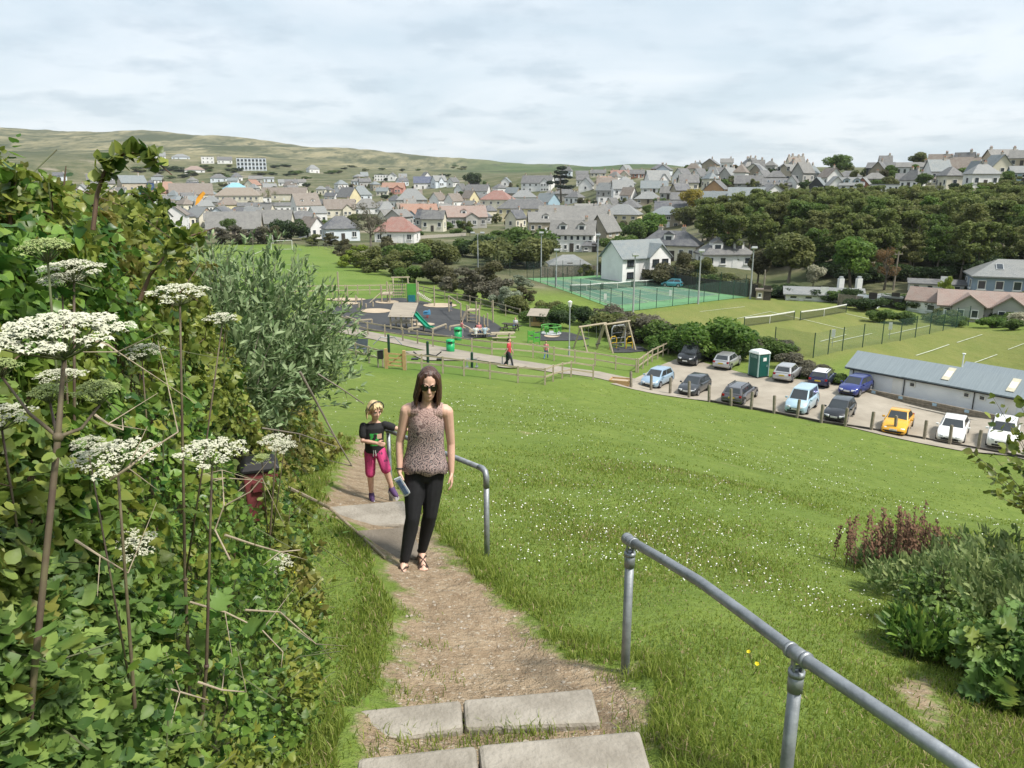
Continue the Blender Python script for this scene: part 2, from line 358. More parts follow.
def build_land():
    th = np.concatenate([np.arange(-180, -48, 4), np.arange(-48, 48, 0.2), np.arange(48, 180, 4)]) * math.pi / 180
    rr = np.concatenate([[0.25, 0.6, 1.0], 1.3 * 1.011 ** np.arange(220), 1.3 * 1.011 ** 220 * 1.024 ** np.arange(1, 262)]); rr = rr[rr < 3050]
    nr, na = len(rr), len(th)
    Rg, Tg = np.meshgrid(rr, th, indexing='ij'); x = (Rg * np.sin(Tg)).ravel(); y = (Rg * np.cos(Tg)).ravel(); r = Rg.ravel()
    z = H(x, y)
    dirt = sdf(x, y, PATH)
    near = np.clip(1 - r / 45, 0, 1)
    mound = np.clip((y * 0.35 + x * .1), 0, 1)
    z = z + bumps(x, y, r) * 0.022 * near * np.where(dirt > 0, 0.45, 1) + dunes(x, y, r) * 5.0
    z -= np.clip(dirt + 0.05, 0, 0.25) * 0.16                                   # the trodden path lies a little lower
    for b in BARE: dirt = np.maximum(dirt, sdf(x, y, b) * 0.8 - 0.03)
    V_ = np.stack([x, y, z], -1); V_ = np.concatenate([[[0, 0, hz(0, 0.01)]], V_])
    i, j = np.meshgrid(np.arange(nr - 1), np.arange(na), indexing='ij'); j2 = (j + 1) % na
    F_ = np.stack([1 + i * na + j, 1 + i * na + j2, 1 + (i + 1) * na + j2, 1 + (i + 1) * na + j], -1).reshape(-1, 4)[:, ::-1]
    def full(a, v0=0): return np.concatenate([[v0], a])
    attrs = {'dirt': full(np.clip(dirt, -1, 1)), 'pitch': full(np.clip(sdf(x, y, PITCHP) / 6, 0, 1)), 'lawn': full(np.clip(sdf(x, y, LAWN) / 3 + .5, 0, 1)),
             'far': full(np.clip((r - 900) / 250, 0, 1)), 'town': full(np.clip((r - 108) / 15, 0, 1) * np.clip(-sdf(x, y, PITCHP) / 5, 0, 1) * np.clip(-sdf(x, y, LAWN) / 4, 0, 1)), 'play': full(np.clip(sdf(x, y, PLAYG) / 3 + .5, 0, 1)),
             'green': full(np.clip((x / np.maximum(y, 1) + 0.10) / 0.10, 0, 1))}
    m, t, b = newmat('ground')
    tc = node(t, 'ShaderNodeTexCoord'); P = tc.outputs['Object']
    def att(n): return node(t, 'ShaderNodeAttribute', attribute_name=n).outputs['Fac']
    def noise(s, d=5, r_=0.6, st=None):
        v = node(t, 'ShaderNodeMapping', {'Vector': P, 'Scale': st}).outputs[0] if st else P
        return node(t, 'ShaderNodeTexNoise', {'Vector': v, 'Scale': s, 'Detail': d, 'Roughness': r_}).outputs['Fac']
    def rng(f, a, c): return node(t, 'ShaderNodeMapRange', {0: f, 1: a, 2: c}).outputs[0]
    def mix(f, a, c): return node(t, 'ShaderNodeMixRGB', {0: f, 1: a if not isinstance(a, tuple) else c4(a), 2: c if not isinstance(c, tuple) else c4(c)}).outputs[0]
    def math_(op, a, c): return node(t, 'ShaderNodeMath', {0: a, 1: c}, operation=op).outputs[0]
    # meadow grass: soft patches, fine mottling, drier streaks
    g = mix(rng(noise(0.28, 4), 0.35, 0.65), (0.130, 0.186, 0.031), (0.182, 0.233, 0.049))
    g = mix(rng(noise(1.3, 6, 0.7), 0.38, 0.66), g, (0.105, 0.158, 0.028))
    g = mix(rng(noise(9, 5, 0.7), 0.42, 0.72), g, (0.15, 0.205, 0.05))
    g = mix(rng(noise(0.9, 5, 0.7), 0.62, 0.74), g, (0.24, 0.22, 0.10))
    # dirt path
    d1 = mix(rng(noise(5, 8, 0.7), 0.3, 0.7), (0.205, 0.145, 0.09), (0.36, 0.28, 0.19))
    d1 = mix(rng(noise(28, 4, 0.7), 0.56, 0.68), d1, (0.45, 0.4, 0.32))
    d1 = mix(rng(noise(40, 3, 0.6), 0.62, 0.72), d1, (0.12, 0.09, 0.055))
    pit = mix(rng(noise(0.12, 3), 0.4, 0.6), (0.105, 0.172, 0.032), (0.14, 0.20, 0.045))
    lw = mix(rng(noise(0.5, 5, 0.7, (1, 0.3, 1)), 0.35, 0.65), (0.145, 0.175, 0.045), (0.19, 0.20, 0.06))
    tw = mix(rng(noise(0.06, 5, 0.7), 0.4, 0.6), (0.065, 0.08, 0.035), (0.14, 0.135, 0.075))
    tw = mix(rng(noise(0.03, 4, 0.6), 0.58, 0.68), tw, (0.24, 0.21, 0.16))
    dn = mix(rng(noise(0.012, 6, 0.72, (1, .3, 1)), 0.42, 0.6), (0.062, 0.075, 0.036), (0.25, 0.225, 0.13))
    dn = mix(rng(noise(0.05, 5, 0.7, (1, .3, 1)), 0.5, 0.62), dn, (0.058, 0.07, 0.036))
    dn = mix(rng(noise(0.009, 5, 0.65, (1, .6, 1)), 0.66, 0.74), dn, (0.36, 0.31, 0.21))
    gr = mix(rng(noise(0.0035, 2), 0.45, 0.55), (0.055, 0.09, 0.028), (0.085, 0.115, 0.042))
    gr = mix(rng(noise(0.03, 5, 0.7, (1, .35, 1)), 0.52, 0.62), gr, (0.045, 0.065, 0.028))
    dn = mix(att('green'), dn, gr)
    col = mix(att('town'), g, tw); col = mix(att('play'), col, pit); col = mix(att('pitch'), col, pit); col = mix(att('lawn'), col, lw); col = mix(att('far'), col, dn)
    dm = math_('ADD', att('dirt'), math_('MULTIPLY', math_('SUBTRACT', noise(3.2, 7, 0.75), 0.5), 0.9))
    dmask = rng(dm, -0.03, 0.10); col = mix(dmask, col, d1)
    t.links.new(col, b.inputs['Base Color']); b.inputs['Roughness'].default_value = 0.95; b.inputs['Specular IOR Level'].default_value = 0.15
    bp = node(t, 'ShaderNodeBump', {'Height': math_('ADD', noise(11, 4, 0.75), math_('MULTIPLY', noise(1.7, 2), 2.0)), 'Strength': 0.9, 'Distance': 0.07}); t.links.new(bp.outputs[0], b.inputs['Normal'])
    return struct(np_obj('ground', V_, F_, m, attrs=attrs, smooth=True))
ground = build_land()
def Hs(x, y):
    """height of the built sheet (with its small bumps)"""
    x = np.asarray(x, float); y = np.asarray(y, float); r = np.hypot(x, y); d = sdf(x, y, PATH)
    return H(x, y) + bumps(x, y, r) * 0.022 * np.clip(1 - r / 45, 0, 1) * np.where(d > 0, .45, 1) + dunes(x, y, r) * 5.0 - np.clip(d + 0.05, 0, 0.25) * 0.16
def gz(x, y): return float(Hs(np.array([x]), np.array([y]))[0])

def sheet(name, poly, m, off=0.03, cell=1.0, uv=None):
    """surface laid over the land: polygon (world x,y) cut into cells and draped"""
    bm = bmesh.new(); P = [Vector((p[0], p[1], 0)) for p in poly]
    bm.faces.new([bm.verts.new(p) for p in P])
    xs = [p.x for p in P]; ys = [p.y for p in P]
    for ax, lo, hi in ((0, min(xs), max(xs)), (1, min(ys), max(ys))):
        k = int((hi - lo) / cell)
        for i in range(1, k + 1):
            co = [0, 0, 0]; no = [0, 0, 0]; co[ax] = lo + (hi - lo) * i / (k + 1); no[ax] = 1
            bmesh.ops.bisect_plane(bm, geom=bm.verts[:] + bm.edges[:] + bm.faces[:], plane_co=co, plane_no=no)
    bm.verts.ensure_lookup_table()
    z = Hs(np.array([v.co.x for v in bm.verts]), np.array([v.co.y for v in bm.verts]))
    for v, q in zip(bm.verts, z): v.co.z = q + off
    bmesh.ops.recalc_face_normals(bm, faces=bm.faces[:])
    if sum(f.normal.z for f in bm.faces) < 0: bmesh.ops.reverse_faces(bm, faces=bm.faces[:])
    me = bpy.data.meshes.new(name); bm.to_mesh(me); bm.free(); me.materials.append(m)
    return struct(link(name, me))
def strip(a, b, w):
    a = np.array(a[:2]); b = np.array(b[:2]); d = (b - a) / np.linalg.norm(b - a); n = np.array([-d[1], d[0]]) * w / 2
    return [a - n, b - n, b + n, a + n]
def lerp(a, b, t): return [a[i] + (b[i] - a[i]) * t for i in range(2)]
def quadp(Q, u, v):
    """point in a four-cornered area, u along the first edge, v across"""
    return lerp(lerp(Q[0], Q[1], u), lerp(Q[3], Q[2], u), v)

# car park, footpath, rubber play surface
gravel = mat('gravel', (0.36, 0.32, 0.26), (0.26, 0.23, 0.185), 0.5, 0.95, bump=0.4, bscale=8, detail=9)
sheet('car_park', poly_world([(610, 384), (640, 391), (740, 405), (880, 435), (1010, 456), (1100, 476), (1120, 440), (1015, 410), (850, 379), (800, 380), (757, 377), (700, 362), (682, 357), (660, 366), (645, 374)]), gravel, 0.05, 2)
tarmac = mat('tarmac_strip', (0.30, 0.28, 0.25), (0.22, 0.2, 0.18), 0.8, 0.95)
path_m = mat('path_concrete', (0.30, 0.265, 0.215), (0.23, 0.205, 0.17), 0.8, 0.95)
def ribbon(name, left, right, m, off): return sheet(name, np.concatenate([poly_world(left), poly_world(right)[::-1]]), m, off, 1.5)
ribbon('footpath', [(300, 314), (340, 326), (400, 338), (440, 347), (480, 354), (520, 361), (560, 367), (600, 372), (640, 380)], [(300, 321), (340, 333), (400, 345), (440, 354), (480, 361), (520, 368), (560, 374), (600, 379), (638, 388)], path_m, 0.05)
ribbon('gym_paving', [(404, 352), (450, 350), (470, 356)], [(425, 361), (470, 361), (480, 358)], path_m, 0.07)
rubber = mat('black_rubber_surface', (0.032, 0.034, 0.037), (0.05, 0.051, 0.053), 0.4, 0.92)
sheet('play_surface', poly_world([(318, 314), (345, 303), (372, 299), (402, 298), (430, 303), (460, 310), (490, 320), (502, 328), (496, 337), (470, 339), (430, 336), (400, 334), (360, 330), (328, 325)]), rubber, 0.06, 2)
sheet('play_surface', poly_world([(528, 334), (545, 331), (570, 333), (590, 339), (575, 341), (540, 341)]), rubber, 0.06, 2)
sheet('play_surface', poly_world([(612, 348), (640, 346), (648, 351), (630, 353), (614, 353)]), rubber, 0.06, 2)
sand = mat('play_sand', (0.44, 0.36, 0.26), (0.35, 0.28, 0.2), 0.8, 0.95)
def ell(px, py, rx, ry): return poly_world([(px + rx * math.cos(a), py + ry * math.sin(a)) for a in np.linspace(0, 2 * math.pi, 15)[:-1]])
for e in ((376, 311.5, 15, 2.4), (387, 302.5, 12, 1.8), (440, 306, 17, 2.2), (424, 325, 11, 1.6), (350, 304, 9, 1.3), (346, 300, 20, 1.5), (552, 336.5, 8, 1.8)):
    sheet('sand_patch', ell(*e), sand, 0.1, 1.5)
sheet('bare_earth', ell(512, 367, 15, 2), gravel, 0.1, 1.5)
# hard tennis courts
court_g = mat('court_green', (0.13, 0.30, 0.13), (0.11, 0.26, 0.11), 0.15, 0.85)
court_b = mat('court_dark', (0.085, 0.185, 0.12), (0.07, 0.155, 0.105), 0.15, 0.85)
Q = [list(hit(*p))[:2] for p in ((622, 312), (527, 278.5), (597, 275.5), (747, 297.5))]      # near, left, back, right corners
sheet('tennis_court', Q, court_g, 0.05, 6)
COURTS = [(0.05, 0.33), (0.36, 0.64), (0.67, 0.95)]
def court(Q, u0, u1, v0, v1, mdark):
    """one court: u across (three side by side), v along"""
    P = lambda u, v: quadp(Q, v0 + (v1 - v0) * v, u0 + (u1 - u0) * u)
    if mdark: sheet('court_surface', [P(0, 0), P(0, 1), P(1, 1), P(1, 0)], mdark, 0.075, 6)
    for a, b in (((0, 0), (0, 1)), ((1, 0), (1, 1)), ((.12, 0), (.12, 1)), ((.88, 0), (.88, 1)), ((0, 0), (1, 0)), ((0, 1), (1, 1)), ((.12, .23), (.88, .23)), ((.12, .77), (.88, .77)), ((.5, .23), (.5, .77))):
        sheet('court_line', strip(P(*a), P(*b), 0.12), line_white, 0.1, 8)
    return P((-0.08), .5), P(1.08, .5)
# ------------------------------------------------------------------ houses of the village
WALL = {k: mat(n, c, c2, 0.35, 0.85, bump=0.1, bscale=6) for k, n, c, c2 in (
    ('white', 'white_render', (0.80, 0.79, 0.77), (0.66, 0.65, 0.63)), ('cream', 'cream_render', (0.70, 0.655, 0.53), (0.58, 0.54, 0.43)), ('yellow', 'pale_yellow_render', (0.70, 0.62, 0.38), (0.6, 0.52, 0.33)),
    ('blue', 'pale_blue_render', (0.36, 0.50, 0.58), (0.3, 0.42, 0.5)), ('stone', 'stone_wall', (0.38, 0.33, 0.25), (0.25, 0.22, 0.17)), ('grey', 'grey_render', (0.42, 0.41, 0.38), (0.33, 0.32, 0.3)),
    ('pink', 'pink_render', (0.60, 0.30, 0.25), (0.5, 0.25, 0.2)), ('brick', 'red_brick', (0.36, 0.15, 0.09), (0.28, 0.12, 0.08)), ('tan', 'tan_render', (0.5, 0.43, 0.33), (0.42, 0.36, 0.27)), ('dark', 'dark_cladding', (0.06, 0.065, 0.07), (0.045, 0.05, 0.05)),
    ('bluewhite', 'blue_white_render', (0.68, 0.73, 0.77), (0.56, 0.61, 0.66)), ('cyan', 'bright_blue_cladding', (0.12, 0.42, 0.6), (0.1, 0.36, 0.5)), ('navyw', 'deep_blue_cladding', (0.05, 0.10, 0.22), (0.04, 0.08, 0.18)), ('orange', 'orange_stone', (0.46, 0.28, 0.14), (0.36, 0.22, 0.12)), ('bluegrey', 'blue_grey_boards', (0.27, 0.34, 0.43), (0.22, 0.28, 0.36)))}
ROOF = {k: roofmat(n, c, c2) for k, n, c, c2 in (
    ('slate', 'slate_roof', (0.085, 0.087, 0.094), (0.125, 0.125, 0.128)), ('pale', 'pale_grey_roof', (0.175, 0.187, 0.19), (0.225, 0.235, 0.235)), ('bluegrey', 'blue_grey_roof', (0.145, 0.175, 0.19), (0.185, 0.215, 0.225)),
    ('brown', 'brown_tile_roof', (0.15, 0.118, 0.095), (0.195, 0.155, 0.125)), ('red', 'red_brown_roof', (0.24, 0.105, 0.08), (0.3, 0.14, 0.11)), ('terra', 'terracotta_roof', (0.28, 0.135, 0.085), (0.33, 0.17, 0.11)),
    ('navy', 'dark_slate_roof', (0.055, 0.06, 0.075), (0.08, 0.085, 0.10)), ('tan', 'tan_tile_roof', (0.235, 0.19, 0.145), (0.28, 0.23, 0.18)), ('stone', 'lichen_grey_roof', (0.14, 0.138, 0.133), (0.19, 0.185, 0.175)), ('cyan', 'sky_blue_roof', (0.22, 0.5, 0.6), (0.2, 0.44, 0.55)), ('pinkt', 'pinkish_tile_roof', (0.25, 0.17, 0.14), (0.3, 0.21, 0.175)), ('solar', 'solar_panel_roof', (0.035, 0.05, 0.11), (0.05, 0.07, 0.14)))}
def set_uv(me):
    uv = me.uv_layers.new(name='UVMap')
    for p in me.polygons:
        n = p.normal
        if abs(n.z) > 0.995: t, s = Vector((1, 0, 0)), Vector((0, 1, 0))
        else: t = Vector((0, 0, 1)).cross(n).normalized(); s = n.cross(t)
        for li in p.loop_indices:
            c = me.vertices[me.loops[li].vertex_index].co; uv.data[li].uv = (c.dot(t), c.dot(s))
WINC = {}
def win_mesh(w, h, dark=False):
    k = (round(w, 1), round(h, 1), dark)
    if k not in WINC:
        w, h = max(k[0], 0.3), max(k[1], 0.3); f = 0.09
        fr = MB()
        for sx in (-1, 1): fr.box((sx * (w / 2 - f / 2), -0.02, h / 2), (f, 0.12, h))
        for z in (f / 2, h - f / 2): fr.box((0, -0.023, z), (w - 2 * f - .004, 0.11, f))
        if w > 1.2: fr.box((0, -0.021, h / 2), (f * .8, 0.09, h - 2 * f - .004))
        fr.box((0, -0.09, -0.05), (w + 0.2, 0.2, 0.08))
        pn = MB(); pn.box((0, 0.0, h / 2), (w - f, 0.03, h - f))
        WINC[k] = (fr.mesh('window', black_pl if dark else white_paint), pn.mesh('pane', glass_dark))
    return WINC[k]
def add_window(parent, x, y, z, w, h, rz=0, dark=False):
    f, p = win_mesh(w, h, dark)
    o = link('window', f, parent, (x, y, z)); o.rotation_euler = (0, 0, rz); link('pane', p, o); return o
chim_m = mat('chimney_render', (0.5, 0.46, 0.4), (0.36, 0.33, 0.28), 2, 0.9)
pot_m = mat('clay_pot', (0.4, 0.2, 0.12), None, 4, 0.85)
CHC = {}
def add_chimney(parent, x, y, z, h, m):
    k = (round(h, 1), m.name)
    if k not in CHC:
        b = MB(); w = max(0.55, 0.3 * h); b.box((0, 0, 0), (w * 1.4, w, h * 2)); b.box((0, 0, h - .02), (w * 1.6, w * 1.2, 0.12)); b.cur = 1
        for s in (-1, 1): b.tube([(s * w * .35, 0, h + .04), (s * w * .35, 0, h + 0.45)], [0.14, 0.11], 8)
        CHC[k] = b.mesh('chimney', [m, pot_m])
    return link('chimney', CHC[k], parent, (x, y, z))
def roof_mesh(w, d, he, rise, typ, m, ov=0.35):
    b = MB(); t = 0.16
    if typ == 'gable':
        hw, hd = w / 2 + ov, d / 2 + ov; sl = rise / (d / 2); e = he - ov * sl
        prof = [(-hd, e), (0, he + rise), (hd, e), (hd, e + t), (0, he + rise + t), (-hd, e + t)]
        vs = [Vector((sx * hw, p[0], p[1])) for sx in (-1, 1) for p in prof]
        for k in ((0, 1, 4, 5), (1, 2, 3, 4)): b.add([], [])
        b.add(vs, [(5, 4, 1, 0), (4, 3, 2, 1), (6, 7, 10, 11), (7, 8, 9, 10), (0, 1, 7, 6), (1, 2, 8, 7), (11, 10, 4, 5), (10, 9, 3, 4), (6, 11, 5, 0), (9, 8, 2, 3)])
    elif typ == 'hip':
        hw, hd = w / 2 + ov, d / 2 + ov
        if w >= d: rx, ry = max(w - d, 0.3) / 2, 0
        else: rx, ry = 0, max(d - w, 0.3) / 2
        z0, z1 = he - 0.12, he + 0.06
        vs = [(-hw, -hd, z0), (hw, -hd, z0), (hw, hd, z0), (-hw, hd, z0), (-hw, -hd, z1), (hw, -hd, z1), (hw, hd, z1), (-hw, hd, z1)]
        if w >= d: vs += [(-rx, 0, he + rise), (rx, 0, he + rise)]; fs = [(4, 5, 9, 8), (5, 6, 9), (6, 7, 8, 9), (7, 4, 8)]
        else: vs += [(0, -ry, he + rise), (0, ry, he + rise)]; fs = [(4, 5, 8), (5, 6, 9, 8), (6, 7, 9), (7, 4, 8, 9)]
        b.add(vs, fs + [(3, 2, 1, 0), (0, 1, 5, 4), (1, 2, 6, 5), (2, 3, 7, 6), (3, 0, 4, 7)])
    else:                                                            # flat with a low parapet
        b.box((0, 0, he + 0.1), (w + .3, d + .3, 0.25))
    me = b.mesh('roof', m); set_uv(me); return me
def wall_mesh(w, d, he, rise, typ, m, x0=0, y0=0, along='x'):
    b = MB()
    if typ == 'gable':
        prof = [(-d / 2, -1.5), (d / 2, -1.5), (d / 2, he - .02), (0, he + rise - .02), (-d / 2, he - .02)]
        vs = [Vector((sx * w / 2, p[0], p[1])) for sx in (-1, 1) for p in prof]
        b.add(vs, [(4, 3, 2, 1, 0), (5, 6, 7, 8, 9)] + [(i, (i + 1) % 5, 5 + (i + 1) % 5, 5 + i) for i in range(5)])
    else: b.box((0, 0, he / 2 - .75), (w, d, he + 1.5))
    return b.mesh('wall', m)
def house(label, px, py, wpx, he, hr, rot, typ, wall, roof, wins=(3, 1), gwin=(1, 1), ch=1, dorm=0, dr=0.7, wing=None, door=True, cat='house', name='house', base=None, dark=False, sky=0, group=None, dwall='white', gables=None):
    loc = base if base is not None else hit(px, py); s = axial(loc) / FPX
    th = R(rot) - math.atan2(loc.x, loc.y)
    Wm = wpx * s; c_, s_ = abs(math.cos(R(rot))), abs(math.sin(R(rot)))
    w = Wm / (c_ + dr * s_); d = w * dr; he *= s; hr *= s
    back = Vector((math.sin(math.atan2(loc.x, loc.y)), math.cos(math.atan2(loc.x, loc.y)), 0))
    hd = (d * c_ + w * s_) / 2; cpos = loc + back * hd * 0.9
    root = empty(name, (cpos.x, cpos.y, loc.z), th, label, cat, group)
    link('wall', wall_mesh(w, d, he, hr, typ, WALL[wall]), root)
    rf = link('roof', roof_mesh(w, d, he, hr, typ, ROOF[roof], min(0.4, .05 * w)), root)
    cx = {0: [], 1: [0.3], 2: [-0.42, 0.42], 3: [-.42, 0, .42], 4: [-.45, -.15, .15, .45]}[ch]
    for f in cx:
        if typ == 'hip': add_chimney(rf, f * max(w - d, 1), 0.1 * d, he + hr * 0.86, max(1.0, .22 * he), chim_m)
        elif typ == 'gable': add_chimney(rf, f * w, 0, he + hr, max(.8, .2 * he), chim_m)
    cols, rows = wins; st = he / max(rows, 1)
    ww = min(1.3, w / max(cols, 1) * 0.5); wh = min(1.5, st * 0.5)
    for r_ in range(rows):
        for k in range(cols):
            x = (k + .5) / cols * w - w / 2
            if any(abs(x - q[0] * w) < q[1] * w / 2 + ww / 2 for q in ([wing] if wing and not isinstance(wing[0], tuple) else wing or [])): continue
            z = r_ * st + (st - wh) * .55
            if r_ == 0 and door and k == cols // 2:
                db = MB(); db.box((0, -0.02, 1.0), (1.0, 0.1, 2.1)); dd = db.build('door', MC['dark_timber'] if k % 2 else white_paint, root, loc=(x, -d / 2, 0)); 
                continue
            add_window(root, x, -d / 2 - .02, z, ww, wh, 0, dark)
    gc, gr_ = gwin
    for sx in (-1, 1):
        for r_ in range(gr_):
            for k in range(gc):
                y = (k + .5) / gc * d - d / 2
                add_window(root, sx * (w / 2 + .02), y, r_ * st + (st - wh) * .55, min(1.2, d / max(gc, 1) * .5), wh, sx * math.pi / 2, dark)
    for k in range(dorm):
        x = (k + .5) / dorm * w * .86 - w * .43; dw = min(1.9, w / dorm * .5); dh = min(1.5, hr * .55); y = -d / 2 * .72
        zb = he + hr * .2; b = MB(); dl = d * .36
        b.box((0, dl / 2, dh / 2), (dw, dl, dh)); b.cur = 1
        b.add([(-dw / 2 - .12, -.15, dh), (dw / 2 + .12, -.15, dh), (0, -.15, dh + dw * .36), (-dw / 2 - .12, dl, dh), (dw / 2 + .12, dl, dh), (0, dl + .3, dh + dw * .36)], [(0, 1, 2), (1, 4, 5, 2), (0, 2, 5, 3), (0, 3, 4, 1), (3, 5, 4)])
        me = b.mesh('dormer', [WALL[dwall], ROOF[roof]]); set_uv(me); o = link('dormer', me, rf, (x, y, zb)); 
        b2 = MB(); b2.box((0, -.03, dh * .5), (dw * .7, .05, dh * .7)); b2.cur = 1; b2.box((0, -.035, dh * .5), (dw * .58, .055, dh * .56)); b2.build('window', [white_paint, glass_dark], root, loc=(x, y, zb))
    for k in range(sky):
        x = (k + .5) / sky * w * .8 - w * .4; a = math.atan2(hr, d / 2)
        b = MB(); b.box((0, 0, .2), (.9, 1.2, .09)); b.cur = 1; b.box((0, 0, .22), (.7, 1.0, .09)); o = b.build('skylight', [steel_grey, glass_dark], rf, loc=(x, -d / 4, he + hr / 2)); o.rotation_euler = (a, 0, 0)
    for wg_ in ([wing] if wing and not isinstance(wing[0], tuple) else wing or []):
        fx, fw, pj = wg_; W2 = fw * w; P2 = pj * s if pj > 1 else pj * d; L = P2 + d / 2; r2 = min(hr * .97, W2 / 2 * hr / (d / 2) * 1.05)
        wr = MB(); prof = [(-W2 / 2, -1.5), (W2 / 2, -1.5), (W2 / 2, he), (0, he + r2), (-W2 / 2, he)]
        vs = [Vector((p[0], y, p[1])) for y in (-d / 2 - P2, 0) for p in prof]
        wr.add(vs, [(0, 1, 2, 3, 4), (9, 8, 7, 6, 5)] + [((i + 1) % 5, i, 5 + i, 5 + (i + 1) % 5) for i in range(5)])
        wr.build('wing_wall', WALL[dwall if dwall != 'white' else wall], root, loc=(fx * w, 0, 0))
        me = roof_mesh(L, W2, he, r2, 'gable', ROOF[roof], .3); o = link('wing_roof', me, root, (fx * w, -d / 2 - P2 + L / 2, 0.02)); o.rotation_euler = (0, 0, R(90))
        for r_ in range(rows):
            for k in range(max(1, int(W2 / 1.6))):
                n = max(1, int(W2 / 1.6)); x = fx * w + (k + .5) / n * W2 * .9 - W2 * .45
                add_window(root, x, -d / 2 - P2 - .02, r_ * st + (st - wh) * .55, ww, wh, 0, dark)
    return root

